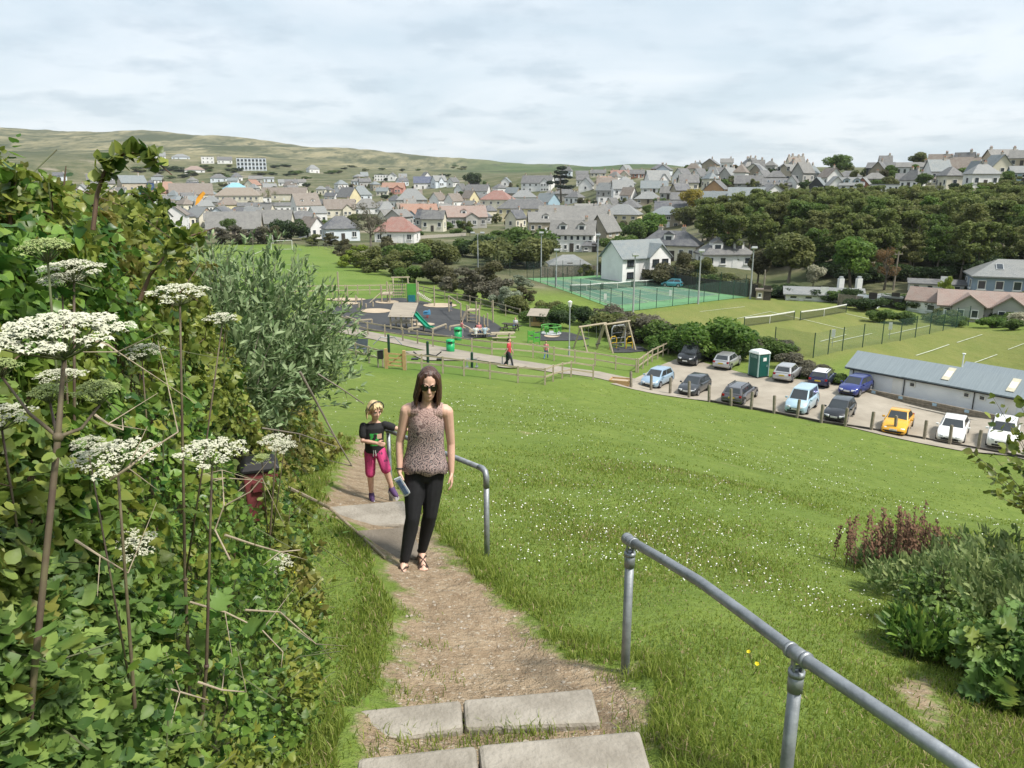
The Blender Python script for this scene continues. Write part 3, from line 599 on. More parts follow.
HS = [
 # label, px, py(base), width, eaves, rise, turn, type, wall, roof, options
 ('long white hotel with dark roof and a row of white dormers behind the arching bramble', 103, 191, 26, 8, 8, 0, 'gable', 'cream', 'slate', dict(dorm=4, wins=(5, 1), ch=0, dr=.4)),
 ('tan gabled hall with pale blue grey roof right of the arching bramble', 133, 195, 28, 12, 7, 18, 'gable', 'tan', 'bluegrey', dict(wins=(4, 1), ch=1)),
 ('small white house low among the bramble leaves left of the brown bungalow', 108, 216, 20, 12, 3, 0, 'gable', 'white', 'slate', dict(wins=(4, 1), ch=1)),
 ('brown hip roofed bungalow just above the bramble leaves', 134, 219, 26, 7, 11, 0, 'hip', 'tan', 'brown', dict(wins=(3, 1), ch=0)),
 ('bright blue clad shed among the roofs left of the terracotta roof', 143, 197, 11, 8, 1, 0, 'flat', 'cyan', 'cyan', dict(wins=(0, 0), gwin=(0, 0), ch=0, cat='shed')),
 ('deep blue tower beside the big terracotta roof', 152, 196, 6, 13, 3, 0, 'hip', 'navyw', 'navy', dict(wins=(1, 2), ch=0, dr=1, door=False)),
 ('wide building under a big terracotta hip roof in the village centre', 169, 199, 32, 6, 11, 25, 'hip', 'tan', 'terra', dict(wins=(4, 1), ch=0)),
 ('long building with grey brown roof behind the orange flag', 192, 201, 40, 7, 10, 0, 'gable', 'cream', 'brown', dict(wins=(6, 1), ch=1, dr=.4)),
 ('white gabled hall with a grey lean-to roof behind the hedge tops', 177, 231, 26, 16, 9, 82, 'gable', 'white', 'brown', dict(wins=(2, 1), gwin=(2, 1), ch=0, dr=.9)),
 ('black and white building under an orange brown roof', 112, 203, 22, 9, 4, 0, 'hip', 'dark', 'tan', dict(wins=(3, 1), ch=0)),
 ('pale gabled house at the far left edge of the village', 84, 201, 14, 10, 6, 80, 'gable', 'white', 'pale', dict(wins=(2, 1), ch=1)),
 ('dark roofed grey house half hidden by the left hedge', 62, 200, 18, 7, 6, 10, 'gable', 'grey', 'slate', dict(wins=(2, 1), ch=1)),
 ('long low white house at the foot of the dunes, first from the left', 149, 160, 12, 4, 3, 0, 'gable', 'bluewhite', 'pale', dict(wins=(3, 1), ch=0, gwin=(0, 0))),
 ('white house with blue windows at the foot of the dunes, second from the left', 160, 160, 11, 4, 3.5, 0, 'gable', 'white', 'pale', dict(wins=(3, 1), ch=0, gwin=(0, 0))),
 ('grey roofed house at the foot of the dunes, third from the left', 181, 160, 17, 3, 3, 0, 'hip', 'bluewhite', 'pale', dict(wins=(4, 1), ch=1, gwin=(0, 0))),
 ('pinkish bungalow below the dunes on the scrubby slope', 195, 173, 19, 3, 4, 0, 'hip', 'white', 'pinkt', dict(wins=(3, 1), ch=0, gwin=(0, 0))),
 ('tall white house with dark window bands below the dunes', 208, 164, 12, 7, 1, 0, 'flat', 'white', 'pale', dict(wins=(3, 2), ch=0, gwin=(0, 0), door=False)),
 ('pair of low white houses left of the apartment block', 225, 164, 14, 4, 3, 0, 'gable', 'white', 'slate', dict(wins=(4, 1), ch=2, gwin=(0, 0))),
 ('small white house on the slope right of the sandy scar', 313, 173, 13, 4, 4, 25, 'hip', 'white', 'pale', dict(wins=(2, 1), ch=0, gwin=(0, 0))),
 ('grey house on the lower slope left of the white dark roofed one', 219, 182, 16, 4, 4, 0, 'hip', 'bluewhite', 'slate', dict(wins=(3, 1), ch=0, gwin=(0, 0))),
 ('white house with a dark hip roof on the lower dune slope', 237, 181, 11, 4, 4, 10, 'hip', 'white', 'navy', dict(wins=(2, 1), ch=0, gwin=(0, 0))),
 ('low stone grey house on the lower dune slope', 256, 183, 13, 4, 3, 0, 'gable', 'grey', 'stone', dict(wins=(2, 1), ch=0, gwin=(0, 0))),
 ('pale green holiday chalet on the lower dune slope', 269, 182, 10, 3.5, 1.5, 0, 'gable', 'bluewhite', 'pale', dict(wins=(2, 1), ch=0, gwin=(0, 0))),
 ('long white chalet with grey roof on the grassy slope', 287, 186, 16, 3.5, 3, 0, 'gable', 'white', 'pale', dict(wins=(4, 1), ch=0, gwin=(0, 0), dr=.5)),
 ('small white chalet at the right end of the lower slope row', 301, 186, 10, 4, 2.5, 0, 'gable', 'white', 'stone', dict(wins=(2, 1), ch=1, gwin=(0, 0))),
 ('building under a sky blue curved roof', 236, 194, 25, 5, 6, 15, 'hip', 'white', 'cyan', dict(wins=(3, 1), ch=0)),
 ('cream gabled house with an orange roof beside the sky blue roof', 253, 192, 17, 7, 5, 60, 'gable', 'cream', 'terra', dict(wins=(2, 1), ch=0)),
 ('big cream hotel under a wide tan roof', 240, 207, 46, 11, 8, -14, 'hip', 'cream', 'tan', dict(wins=(8, 2), ch=1, dr=.4)),
 ('cream house with a dark tan hip roof in front of the hotel', 229, 213, 24, 8, 7, 15, 'hip', 'yellow', 'brown', dict(wins=(4, 1), ch=0)),
 ('long white building with a shallow roof and small dark windows', 265, 214, 50, 8, 3, 0, 'gable', 'white', 'slate', dict(wins=(9, 1), ch=1, dr=.25)),
 ('long brown roofed house behind the palm', 286, 201, 46, 7, 6, -12, 'gable', 'cream', 'brown', dict(wins=(5, 1), gwin=(1, 1), ch=0, dr=.4)),
 ('white chalet with a steep brown roof and two dormers', 306, 213, 30, 8, 11, 24, 'gable', 'white', 'brown', dict(wins=(5, 1), dorm=2, ch=0, dr=.6)),
 ('long white flat roofed building with balconies below the chalet', 309, 225, 36, 11, 1, 0, 'flat', 'white', 'pale', dict(wins=(6, 1), ch=0, dr=.4)),
 ('very wide low hall under a grey brown roof at the end of the sports field', 236, 236, 54, 8, 15, -8, 'gable', 'tan', 'stone', dict(wins=(7, 1), ch=0, dr=.5)),
 ('second grey brown hall roof left of the dark evergreen', 276, 232, 38, 9, 12, -14, 'gable', 'cream', 'stone', dict(wins=(4, 1), ch=0, dr=.6)),
 ('white gabled bungalow with a brown roof right of the dark evergreen', 312, 239, 26, 12, 9, -58, 'gable', 'white', 'brown', dict(wins=(2, 1), gwin=(2, 1), ch=1)),
 ('pale blue house under a navy slate hip roof left of the bare tree', 341, 241, 38, 12, 12, 12, 'hip', 'bluewhite', 'navy', dict(wins=(3, 1), ch=0)),
 ('cream bungalow under a red brown hip roof right of the bare tree', 398, 243, 46, 11, 14, -14, 'hip', 'white', 'red', dict(wins=(4, 1), ch=1)),
 ('beige house with two gabled bays under a brown roof', 340, 218, 32, 9, 9, 5, 'gable', 'cream', 'brown', dict(wins=(4, 1), ch=1, wing=(.22, .3, .14))),
 ('house under a grey hip roof behind the bare tree', 367, 214, 28, 6, 9, 0, 'hip', 'white', 'stone', dict(wins=(3, 1), ch=0)),
 ('white house with a small grey hip roof and flat porch right of the bare tree', 387, 221, 18, 11, 8, 10, 'hip', 'white', 'pale', dict(wins=(2, 1), ch=1)),
 ('pale yellow gabled house with chimney left of the blue grey roof', 349, 206, 24, 9, 9, -50, 'gable', 'yellow', 'slate', dict(wins=(3, 1), ch=2)),
 ('blue grey roofed house above the dark garden hedge', 361, 200, 22, 5, 9, 12, 'hip', 'bluewhite', 'bluegrey', dict(wins=(3, 1), ch=1)),
 ('salmon pink house under a red tiled roof', 394, 194, 24, 6, 5, -10, 'gable', 'pink', 'terra', dict(wins=(4, 1), ch=2, wing=(.25, .3, .2))),
 ('grey house with white chimney below the salmon pink house', 412, 207, 30, 7, 11, 0, 'hip', 'grey', 'pale', dict(wins=(4, 1), ch=1)),
 ('house with a blue gable and pinkish roof behind the allotment wall', 419, 226, 40, 10, 11, 12, 'gable', 'cream', 'terra', dict(wins=(5, 1), ch=1, wing=(-.32, .3, .2), dwall='blue', dorm=1)),
 ('white gabled house with dark brown roof above the pinkish roofs', 438, 208, 18, 8, 7, 60, 'gable', 'white', 'brown', dict(wins=(2, 1), ch=1)),
 ('grey roofed house topped with dark blue solar panels', 423, 189, 18, 6, 6, 0, 'gable', 'white', 'solar', dict(wins=(3, 1), ch=0)),
 ('pale grey double gabled house right of the solar panels', 439, 188, 16, 7, 5, 30, 'gable', 'bluewhite', 'pale', dict(wins=(2, 1), ch=1, wing=(0, .4, .1))),
 ('white three storey hotel standing alone under the dunes', 383, 181, 17, 6, 1, 0, 'flat', 'white', 'pale', dict(wins=(6, 2), ch=0, gwin=(0, 0), door=False, dr=.4)),
 ('tiny white house right of the lone white hotel', 403, 182, 8, 5, 3, 0, 'gable', 'white', 'pale', dict(wins=(2, 1), ch=0, gwin=(0, 0))),
 ('pinkish brown roofed house with white dormer and two gables', 463, 228, 48, 11, 10, 6, 'gable', 'grey', 'pinkt', dict(wins=(6, 1), ch=1, dorm=1, wing=(.15, .26, .2))),
 ('half cream half blue house under a brown hip roof', 498, 213, 36, 13, 9, -18, 'hip', 'cream', 'red', dict(wins=(4, 2), ch=0)),
 ('long pale yellow terrace with slate roof and chimneys', 524, 222, 54, 13, 9, -10, 'hip', 'yellow', 'slate', dict(wins=(7, 2), ch=3, dr=.4)),
 ('white gable house with brown roof, left of the brown hip roof', 454, 208, 20, 7, 7, 50, 'gable', 'white', 'brown', dict(wins=(2, 1), ch=1)),
 ('pale yellow gable under a dark brown roof beside the cream and blue house', 470, 206, 18, 8, 7, -55, 'gable', 'yellow', 'brown', dict(wins=(2, 1), ch=1)),
 ('white house with steep white gable left of the round dark tree', 461, 197, 14, 7, 6, 65, 'gable', 'white', 'slate', dict(wins=(2, 1), ch=0)),
 ('slate roofed terrace with white gable end above the brown hip roof', 478, 197, 26, 6, 6, -20, 'gable', 'white', 'slate', dict(wins=(4, 1), ch=2, dr=.5)),
 ('wide house under a pale grey hip roof behind the yellow terrace', 524, 203, 26, 6, 7, 0, 'hip', 'white', 'pale', dict(wins=(3, 1), ch=0)),
 ('pale blue gabled house right of the yellow terrace chimneys', 547, 211, 26, 9, 8, -50, 'gable', 'blue', 'bluegrey', dict(wins=(3, 1), gwin=(1, 1), ch=1)),
 ('large white house with slate roof left of the tall conifer', 538, 192, 34, 9, 7, -15, 'gable', 'white', 'slate', dict(wins=(5, 2), ch=2, dr=.5, wing=(.3, .3, .1))),
 ('dark stone house under a lichen roof in front of the yellow terrace', 545, 234, 36, 12, 9, 6, 'gable', 'stone', 'stone', dict(wins=(5, 1), ch=1, dorm=1)),
 ('big white hotel with two bay dormers behind the tennis courts', 573, 252, 46, 18, 12, -8, 'gable', 'white', 'stone', dict(wins=(7, 2), ch=1, dorm=2, dr=.5)),
 ('long lichen grey roofed terrace behind the big white hotel', 572, 231, 66, 11, 13, 0, 'gable', 'stone', 'stone', dict(wins=(9, 1), ch=2, dr=.45)),
 ('rough stone gable house right of the big white hotel', 604, 246, 32, 15, 15, 62, 'gable', 'stone', 'stone', dict(wins=(2, 2), gwin=(1, 2), ch=1)),
 ('pale yellow detached house under a grey hip roof', 622, 227, 40, 12, 10, -12, 'hip', 'yellow', 'pale', dict(wins=(4, 2), ch=0)),
 ('square stone house with grey hip roof left of the wood', 666, 228, 34, 13, 8, -10, 'hip', 'stone', 'bluegrey', dict(wins=(4, 2), ch=1)),
 ('stone bungalow with a wide hip roof above the garden trees', 648, 204, 27, 5, 7, 0, 'hip', 'stone', 'pale', dict(wins=(3, 1), ch=1)),
 ('long blue grey roofed house above the stone bungalow', 654, 193, 26, 5, 7, 0, 'gable', 'white', 'bluegrey', dict(wins=(3, 1), ch=1)),
 ('house with two wide pale grey roof slopes near the skyline', 657, 185, 26, 5, 9, 20, 'gable', 'white', 'pale', dict(wins=(3, 1), ch=0, wing=(.2, .4, .1))),
 ('white gabled house right of the tall conifer', 587, 191, 17, 6, 7, 80, 'gable', 'white', 'slate', dict(wins=(2, 1), ch=0)),
 ('white cube house with a flat roof in the middle of the village', 604, 208, 15, 11, 1, 10, 'flat', 'white', 'pale', dict(wins=(2, 2), ch=0)),
 ('cream gabled cottage in front of the white cube house', 612, 213, 16, 8, 7, 60, 'gable', 'cream', 'slate', dict(wins=(2, 1), ch=0)),
 ('grey roofed chapel with a slim white bell gable', 622, 197, 22, 8, 8, 10, 'gable', 'white', 'pale', dict(wins=(3, 1), ch=0, wing=(.35, .2, .2), cat='chapel', name='chapel')),
 ('grey slate house with brown side gable left of the chapel', 604, 189, 16, 6, 6, 15, 'gable', 'white', 'terra', dict(wins=(2, 1), ch=1)),
 ('slate roofed bungalow in the shade of the tall conifer', 566, 200, 26, 6, 5, 0, 'hip', 'grey', 'slate', dict(wins=(3, 1), ch=1)),
 ('white house with slate roof on the far slope right of the conifer', 582, 178, 12, 4, 3, 0, 'gable', 'white', 'slate', dict(wins=(2, 1), ch=0)),
 ('row of small cottages on the far slope behind the conifer', 598, 177, 15, 4, 3, 0, 'gable', 'cream', 'slate', dict(wins=(4, 1), ch=2, dr=.4)),
 ('long red brick terrace close under the skyline, left one', 620, 178, 18, 4, 3.5, 0, 'gable', 'brick', 'red', dict(wins=(5, 1), ch=2, dr=.4)),
 ('long red brick terrace close under the skyline, right one', 637, 178, 14, 4.5, 3.5, 0, 'gable', 'brick', 'slate', dict(wins=(4, 1), ch=1, dr=.4)),
 ('dark hip roofed house on the skyline above the pale grey roofs', 660, 173, 18, 4, 4.5, 0, 'hip', 'brick', 'navy', dict(wins=(3, 1), ch=1)),
 ('white gable house near the skyline, first of two white gables', 682, 183, 20, 7, 7, 60, 'gable', 'white', 'slate', dict(wins=(3, 1), ch=0)),
 ('white gable house near the skyline, second of two white gables', 699, 182, 18, 6, 7, 60, 'gable', 'white', 'slate', dict(wins=(3, 1), ch=0)),
 ('small white house with two black chimneys on the skyline', 717, 178, 16, 6, 4, 0, 'gable', 'cream', 'slate', dict(wins=(2, 1), ch=2)),
 ('orange stone gable with a dark side roof above the wood', 716, 197, 24, 8, 8, 78, 'gable', 'orange', 'slate', dict(wins=(2, 1), gwin=(1, 1), ch=2)),
 ('white walled house with an L shaped grey roof left of the wood edge', 712, 205, 34, 5, 8, -10, 'gable', 'white', 'bluegrey', dict(wins=(3, 1), ch=0, dr=.5)),
 ('grey roofed row with three small gables right above the wood', 752, 201, 46, 5, 8, 0, 'gable', 'bluewhite', 'bluegrey', dict(wins=(4, 1), ch=0, dr=.5, wing=(.1, .25, .15))),
 ('long house under a dark slate roof above the three gabled row', 748, 188, 26, 5, 7, 0, 'gable', 'grey', 'slate', dict(wins=(3, 1), ch=1, dr=.5)),
 ('pale house with a broad low gable on the skyline', 755, 178, 22, 8, 6, 75, 'gable', 'cream', 'pale', dict(wins=(2, 1), gwin=(3, 1), ch=0, dr=.9)),
 ('dark roofed house with white gable trim right of the broad gable', 763, 183, 18, 6, 6, 60, 'gable', 'white', 'slate', dict(wins=(2, 1), ch=0)),
 ('white gabled house half behind the wood edge', 770, 199, 24, 8, 6, -65, 'gable', 'white', 'slate', dict(wins=(2, 1), ch=1)),
 ('large stone gabled house on the skyline left of the white one', 788, 183, 28, 9, 9, 68, 'gable', 'tan', 'stone', dict(wins=(3, 1), gwin=(2, 2), ch=1)),
 ('white house with blue grey roof left of the round skyline tree', 809, 182, 20, 9, 7, 70, 'gable', 'white', 'bluegrey', dict(wins=(2, 1), gwin=(2, 1), ch=1)),
 ('low grey house with four skylights above the wood', 776, 190, 26, 5, 6, 0, 'gable', 'grey', 'slate', dict(wins=(3, 1), ch=0, sky=4)),
 ('small white gable between the skylight house and the dark gable', 792, 189, 14, 6, 7, 80, 'gable', 'white', 'slate', dict(wins=(1, 1), ch=0)),
 ('house with a dark glazed gable above the wood, left of the pair', 817, 192, 16, 7, 7, 80, 'gable', 'dark', 'bluegrey', dict(wins=(2, 1), gwin=(1, 1), ch=0)),
 ('house with a black and white steep gable above the wood', 834, 192, 18, 7, 8, -78, 'gable', 'white', 'pale', dict(wins=(2, 1), gwin=(1, 1), ch=0)),
 ('pale roofed house with two blue dormers above the wood', 851, 191, 22, 6, 7, 0, 'gable', 'white', 'pale', dict(wins=(3, 1), ch=0, dorm=2, dwall='blue')),
 ('red brick gable between pale roofs above the wood', 863, 190, 14, 6, 6, 80, 'gable', 'brick', 'pale', dict(wins=(1, 1), gwin=(1, 1), ch=0)),
 ('long flat white house above the middle of the wood', 884, 193, 26, 8, 1, 0, 'flat', 'white', 'pale', dict(wins=(5, 1), ch=0, dr=.4)),
 ('grey hip roofed house under the round skyline tree', 848, 182, 24, 5, 6, 0, 'hip', 'grey', 'slate', dict(wins=(3, 1), ch=0)),
 ('wide grey roofed house left of the dark gabled one', 874, 184, 22, 5, 6, 0, 'hip', 'grey', 'stone', dict(wins=(3, 1), ch=1)),
 ('dark house with three white windows on the skyline', 880, 176, 26, 8, 5, -8, 'gable', 'dark', 'slate', dict(wins=(3, 1), ch=0)),
 ('long white house with a low grey roof under the pine on the skyline', 913, 176, 32, 9, 4, 0, 'gable', 'white', 'stone', dict(wins=(6, 1), ch=1, dr=.4)),
 ('white house with a round arched gable on the skyline', 938, 176, 20, 7, 5, 70, 'gable', 'white', 'stone', dict(wins=(2, 1), gwin=(1, 1), ch=0)),
 ('cream bungalow with a brown roof under the arched white house', 948, 184, 30, 5, 6, -20, 'hip', 'cream', 'brown', dict(wins=(4, 1), ch=1)),
 ('grey house with a purplish roof above the right half of the wood', 911, 186, 28, 5, 7, 0, 'gable', 'grey', 'slate', dict(wins=(4, 1), ch=1, dr=.5)),
 ('big stone house with two tall gables at the top right of the hill', 1000, 168, 34, 10, 8, 30, 'gable', 'tan', 'stone', dict(wins=(4, 2), gwin=(2, 2), ch=2, wing=(.2, .4, .2))),
 ('second stone house at the right edge of the hill top', 1021, 167, 22, 9, 7, 0, 'gable', 'tan', 'stone', dict(wins=(3, 1), ch=1)),
 ('pale blue house with a glazed front at the right edge above the wood', 1020, 186, 26, 13, 6, 15, 'gable', 'blue', 'pale', dict(wins=(3, 2), ch=0)),
 ('white van like cabin beside the pale lane on the right hill', 980, 180, 10, 5, 2, 0, 'gable', 'white', 'slate', dict(wins=(2, 1), ch=0, gwin=(0, 0), cat='cabin', name='cabin')),
 ('slate roofed cream villa with white bay dormer behind the court fence', 670, 262, 62, 16, 14, -14, 'hip', 'cream', 'navy', dict(wins=(6, 1), ch=2, dorm=1, dr=.5)),
 ('slate hip roofed house with two white triangular dormers', 723, 268, 58, 13, 15, 18, 'hip', 'white', 'slate', dict(wins=(4, 1), ch=1, dorm=2)),
 ('low white outbuilding with pale grey hip roof left of the white house', 568, 274, 42, 9, 9, 8, 'hip', 'white', 'pale', dict(wins=(3, 1), ch=0)),
 ('brown garden house low beside the white hotel', 590, 252, 16, 6, 6, 0, 'hip', 'grey', 'navy', dict(wins=(2, 1), ch=0)),
 ('low white building showing between the trunks of the wood, left one', 722, 238, 12, 6, 2, 0, 'gable', 'white', 'pale', dict(wins=(2, 1), ch=0)),
 ('low white building showing between the trunks of the wood, right one', 925, 226, 18, 8, 2, 0, 'gable', 'white', 'pale', dict(wins=(3, 1), ch=0)),
]
for q in HS:
    house(*q[:-1], **q[-1])

# smaller houses packed between, each named by the landmark it stands next to
def short(l):
    w = l.split(' '); k = next((i for i, q in enumerate(w) if i > 1 and q in ('under', 'with', 'behind', 'in', 'right', 'left', 'above', 'below', 'beside', 'near', 'at', 'among', 'on', 'just', 'between', 'low', 'half', 'close', 'topped', 'standing', 'showing', 'of', 'first', 'second')), len(w)); return ' '.join(w[:k]).rstrip(',')
SH = {}
for q in HS: SH.setdefault(short(q[0]), []).append((q[1], q[2]))
ANCH = [(k, v[0]) for k, v in SH.items() if len(v) == 1 and len(k.split()) < 8]
rf_ = random.Random(17); used = set(); HP = [hit(q[1], q[2]) for q in HS]; nf = 0
for i in range(2600):
    if nf >= 180: break
    px = rf_.uniform(55, 1015); py = rf_.uniform(*((178, 232) if px < 560 else (174, 224) if px < 690 else (170, 190)))
    if 812 < px < 862 and py < 183: continue
    b = hit(px, py); w = rf_.uniform(6, 9.5) * (.8 if px > 690 else 1); s_ = FPX / axial(b)
    if math.hypot(b.x, b.y) < 175 or min((b - q).length for q in HP) < 7.5 + .004 * b.y: continue
    a = min(ANCH, key=lambda q: (q[1][0] - px) ** 2 + 4 * (q[1][1] - py) ** 2); dx, dy = px - a[1][0], py - a[1][1]
    wl = rf_.choice(['white', 'white', 'cream', 'grey', 'white', 'bluewhite', 'stone', 'cream']); ro = rf_.choice(['slate', 'slate', 'pale', 'stone', 'bluegrey', 'brown', 'navy', 'slate', 'pale'])
    l = 'small %s house with %s roof %s the %s' % ({'bluewhite': 'bluish white'}.get(wl, wl), {'pale': 'pale grey', 'stone': 'lichen', 'bluegrey': 'blue grey', 'navy': 'black', 'pinkt': 'pinkish'}.get(ro, ro), ('left of' if dx < 0 else 'right of') if abs(dx) > 2 * abs(dy) else ('behind' if dy < 0 else 'in front of'), a[0])
    if l in used or len(l.split()) > 16: continue
    used.add(l); HP.append(b); nf += 1
    house(l, px, py, w * s_ * 1.15, rf_.uniform(2.6, 4.6) * s_, rf_.uniform(2, 3.4) * s_, rf_.choice([0, 12, -15, 30, -35, 60, -65, 80]), rf_.choice(['gable', 'gable', 'hip']), wl, ro, wins=(3, 1), gwin=(1, 1), ch=rf_.choice([0, 1, 1, 2]), dr=rf_.uniform(.55, .8), base=b)
# white house beside the courts: blank left gable, recessed front, gabled wing with six windows
wh = house('white two storey house with blank left gable and gabled wing beside the tennis courts', 634, 282, 68, 24, 15, 38, 'gable', 'white', 'bluegrey', wins=(3, 2), gwin=(0, 0), ch=0, dr=.62, wing=(.26, .46, .12), door=False, dark=True)
# apartment block on the dunes
def apartments():
    loc = hit(252, 170); s = axial(loc) / FPX; w, d, h = 28 * s, 10, 11 * s
    root = empty('apartment_block', loc, -math.atan2(loc.x, loc.y), 'wide three storey apartment block with dark window bands at the foot of the dunes', 'apartment block')
    b = MB(); b.box((0, 0, h / 2 - 1), (w, d, h + 2)); b.box((-w * .05, -1, -1), (w * .95, d, h * .5)); b.build('wall', WALL['bluewhite'], root)
    for r_ in range(3):
        for k in range(8):
            x = (k + .5) / 8 * w - w / 2
            f = MB(); f.box((0, 0, 0), (w / 8 * .62, .3, h / 3 * .62)); f.cur = 1; f.box((0, -.1, -h / 9), (w / 8 * .7, .6, .25)); f.build('window', [glass_dark, white_paint], root, loc=(x, -d / 2 - (1 if r_ == 0 else 0), h * (r_ + .5) / 3))
    for k in range(4):
        f = MB(); f.box((0, 0, 0), (w / 4 * .9, d * .9, .8)); f.build('roof', WALL['dark'], root, loc=((k + .5) / 4 * w - w / 2, 0, h + .4))
apartments()

# right hand bungalows
def brun(name, label, px, py, wpx, **k): return house(label, px, py, wpx, name=name, **k)
house('grey stone bungalow with two white edged gables behind the lawn courts', 982, 322, 84, 16, 12, 6, 'gable', 'grey', 'pinkt', wins=(6, 1), gwin=(1, 1), ch=0, dr=.42, wing=((-.2, .34, .22), (.24, .34, .12)), door=False)
house('white end cottage with pinkish slate roof behind the lawn courts', 925, 314, 36, 13, 11, -16, 'gable', 'white', 'pinkt', wins=(2, 1), gwin=(0, 0), ch=0, dr=.7, door=False)
house('blue grey boarded house with a pale hipped roof at the right edge', 1010, 296, 86, 18, 16, 12, 'hip', 'bluegrey', 'pale', wins=(5, 1), gwin=(2, 1), ch=0, dr=.6, sky=2, door=False)
# ------------------------------------------------------------------ trees and bushes
LEAF = {k: leafmat(n, a, b, 0.5, 0.6, tint) for k, n, a, b, tint in (
    ('green', 'leaves_green', (0.06, 0.11, 0.022), (0.16, 0.24, 0.052), None), ('bright', 'leaves_bright_green', (0.065, 0.145, 0.023), (0.160, 0.254, 0.043), None),
    ('olive', 'leaves_olive', (0.088, 0.11, 0.03), (0.22, 0.235, 0.078), None), ('brown', 'leaves_brown', (0.075, 0.075, 0.035), (0.165, 0.155, 0.075), None),
    ('dark', 'leaves_dark', (0.026, 0.055, 0.018), (0.08, 0.125, 0.038), None), ('conifer', 'needles_dark', (0.017, 0.029, 0.019), (0.043, 0.065, 0.035), None),
    ('orange', 'leaves_copper', (0.145, 0.094, 0.043), (0.275, 0.167, 0.072), None), ('yellow', 'leaves_yellow', (0.203, 0.181, 0.029), (0.435, 0.348, 0.043), None),
    ('blossom', 'blossom_cream', (0.319, 0.319, 0.217), (0.667, 0.638, 0.493), None), ('silver', 'leaves_silver', (0.189, 0.225, 0.152), (0.377, 0.420, 0.312), None), ('purple', 'twigs_purple_brown', (0.11, 0.105, 0.07), (0.21, 0.195, 0.14), None),
    ('lime', 'leaves_lime', (0.160, 0.217, 0.029), (0.304, 0.377, 0.058), None), ('wood', 'leaves_wood', (0.075, 0.112, 0.026), (0.225, 0.265, 0.075), None))}
bark = mat('bark', (0.15, 0.125, 0.095), (0.08, 0.068, 0.05), 5, 0.9, bump=0.3)
bark_pale = mat('pale_bark', (0.24, 0.21, 0.17), (0.14, 0.12, 0.095), 5, 0.9, bump=0.3)
def leaf_cloud(P, N, size, rs, aspect=1.6, jit=0.9, rnd=None):
    """one small pointed leaf spray at every point; returns vertices, quads, random values"""
    n = len(P); N = N + rs.normal(0, jit, (n, 3)); N /= np.linalg.norm(N, axis=1, keepdims=True) + 1e-9
    a = rs.normal(size=(n, 3)); t = a - (a * N).sum(1, keepdims=True) * N; t /= np.linalg.norm(t, axis=1, keepdims=True) + 1e-9
    b = np.cross(N, t); s = (size * rs.uniform(0.6, 1.35, n))[:, None]
    V_ = np.stack([P - t * s * aspect / 2, P + b * s * .5 - t * s * .1, P + t * s * aspect / 2 + N * s * .12, P - b * s * .5 + t * s * .1], 1).reshape(-1, 3)
    F_ = np.arange(4 * n).reshape(n, 4)
    r = rs.uniform(0, 1, n) if rnd is None else np.clip(rnd + rs.normal(0, .22, n), 0, 1)
    return V_, F_, np.repeat(r, 4)
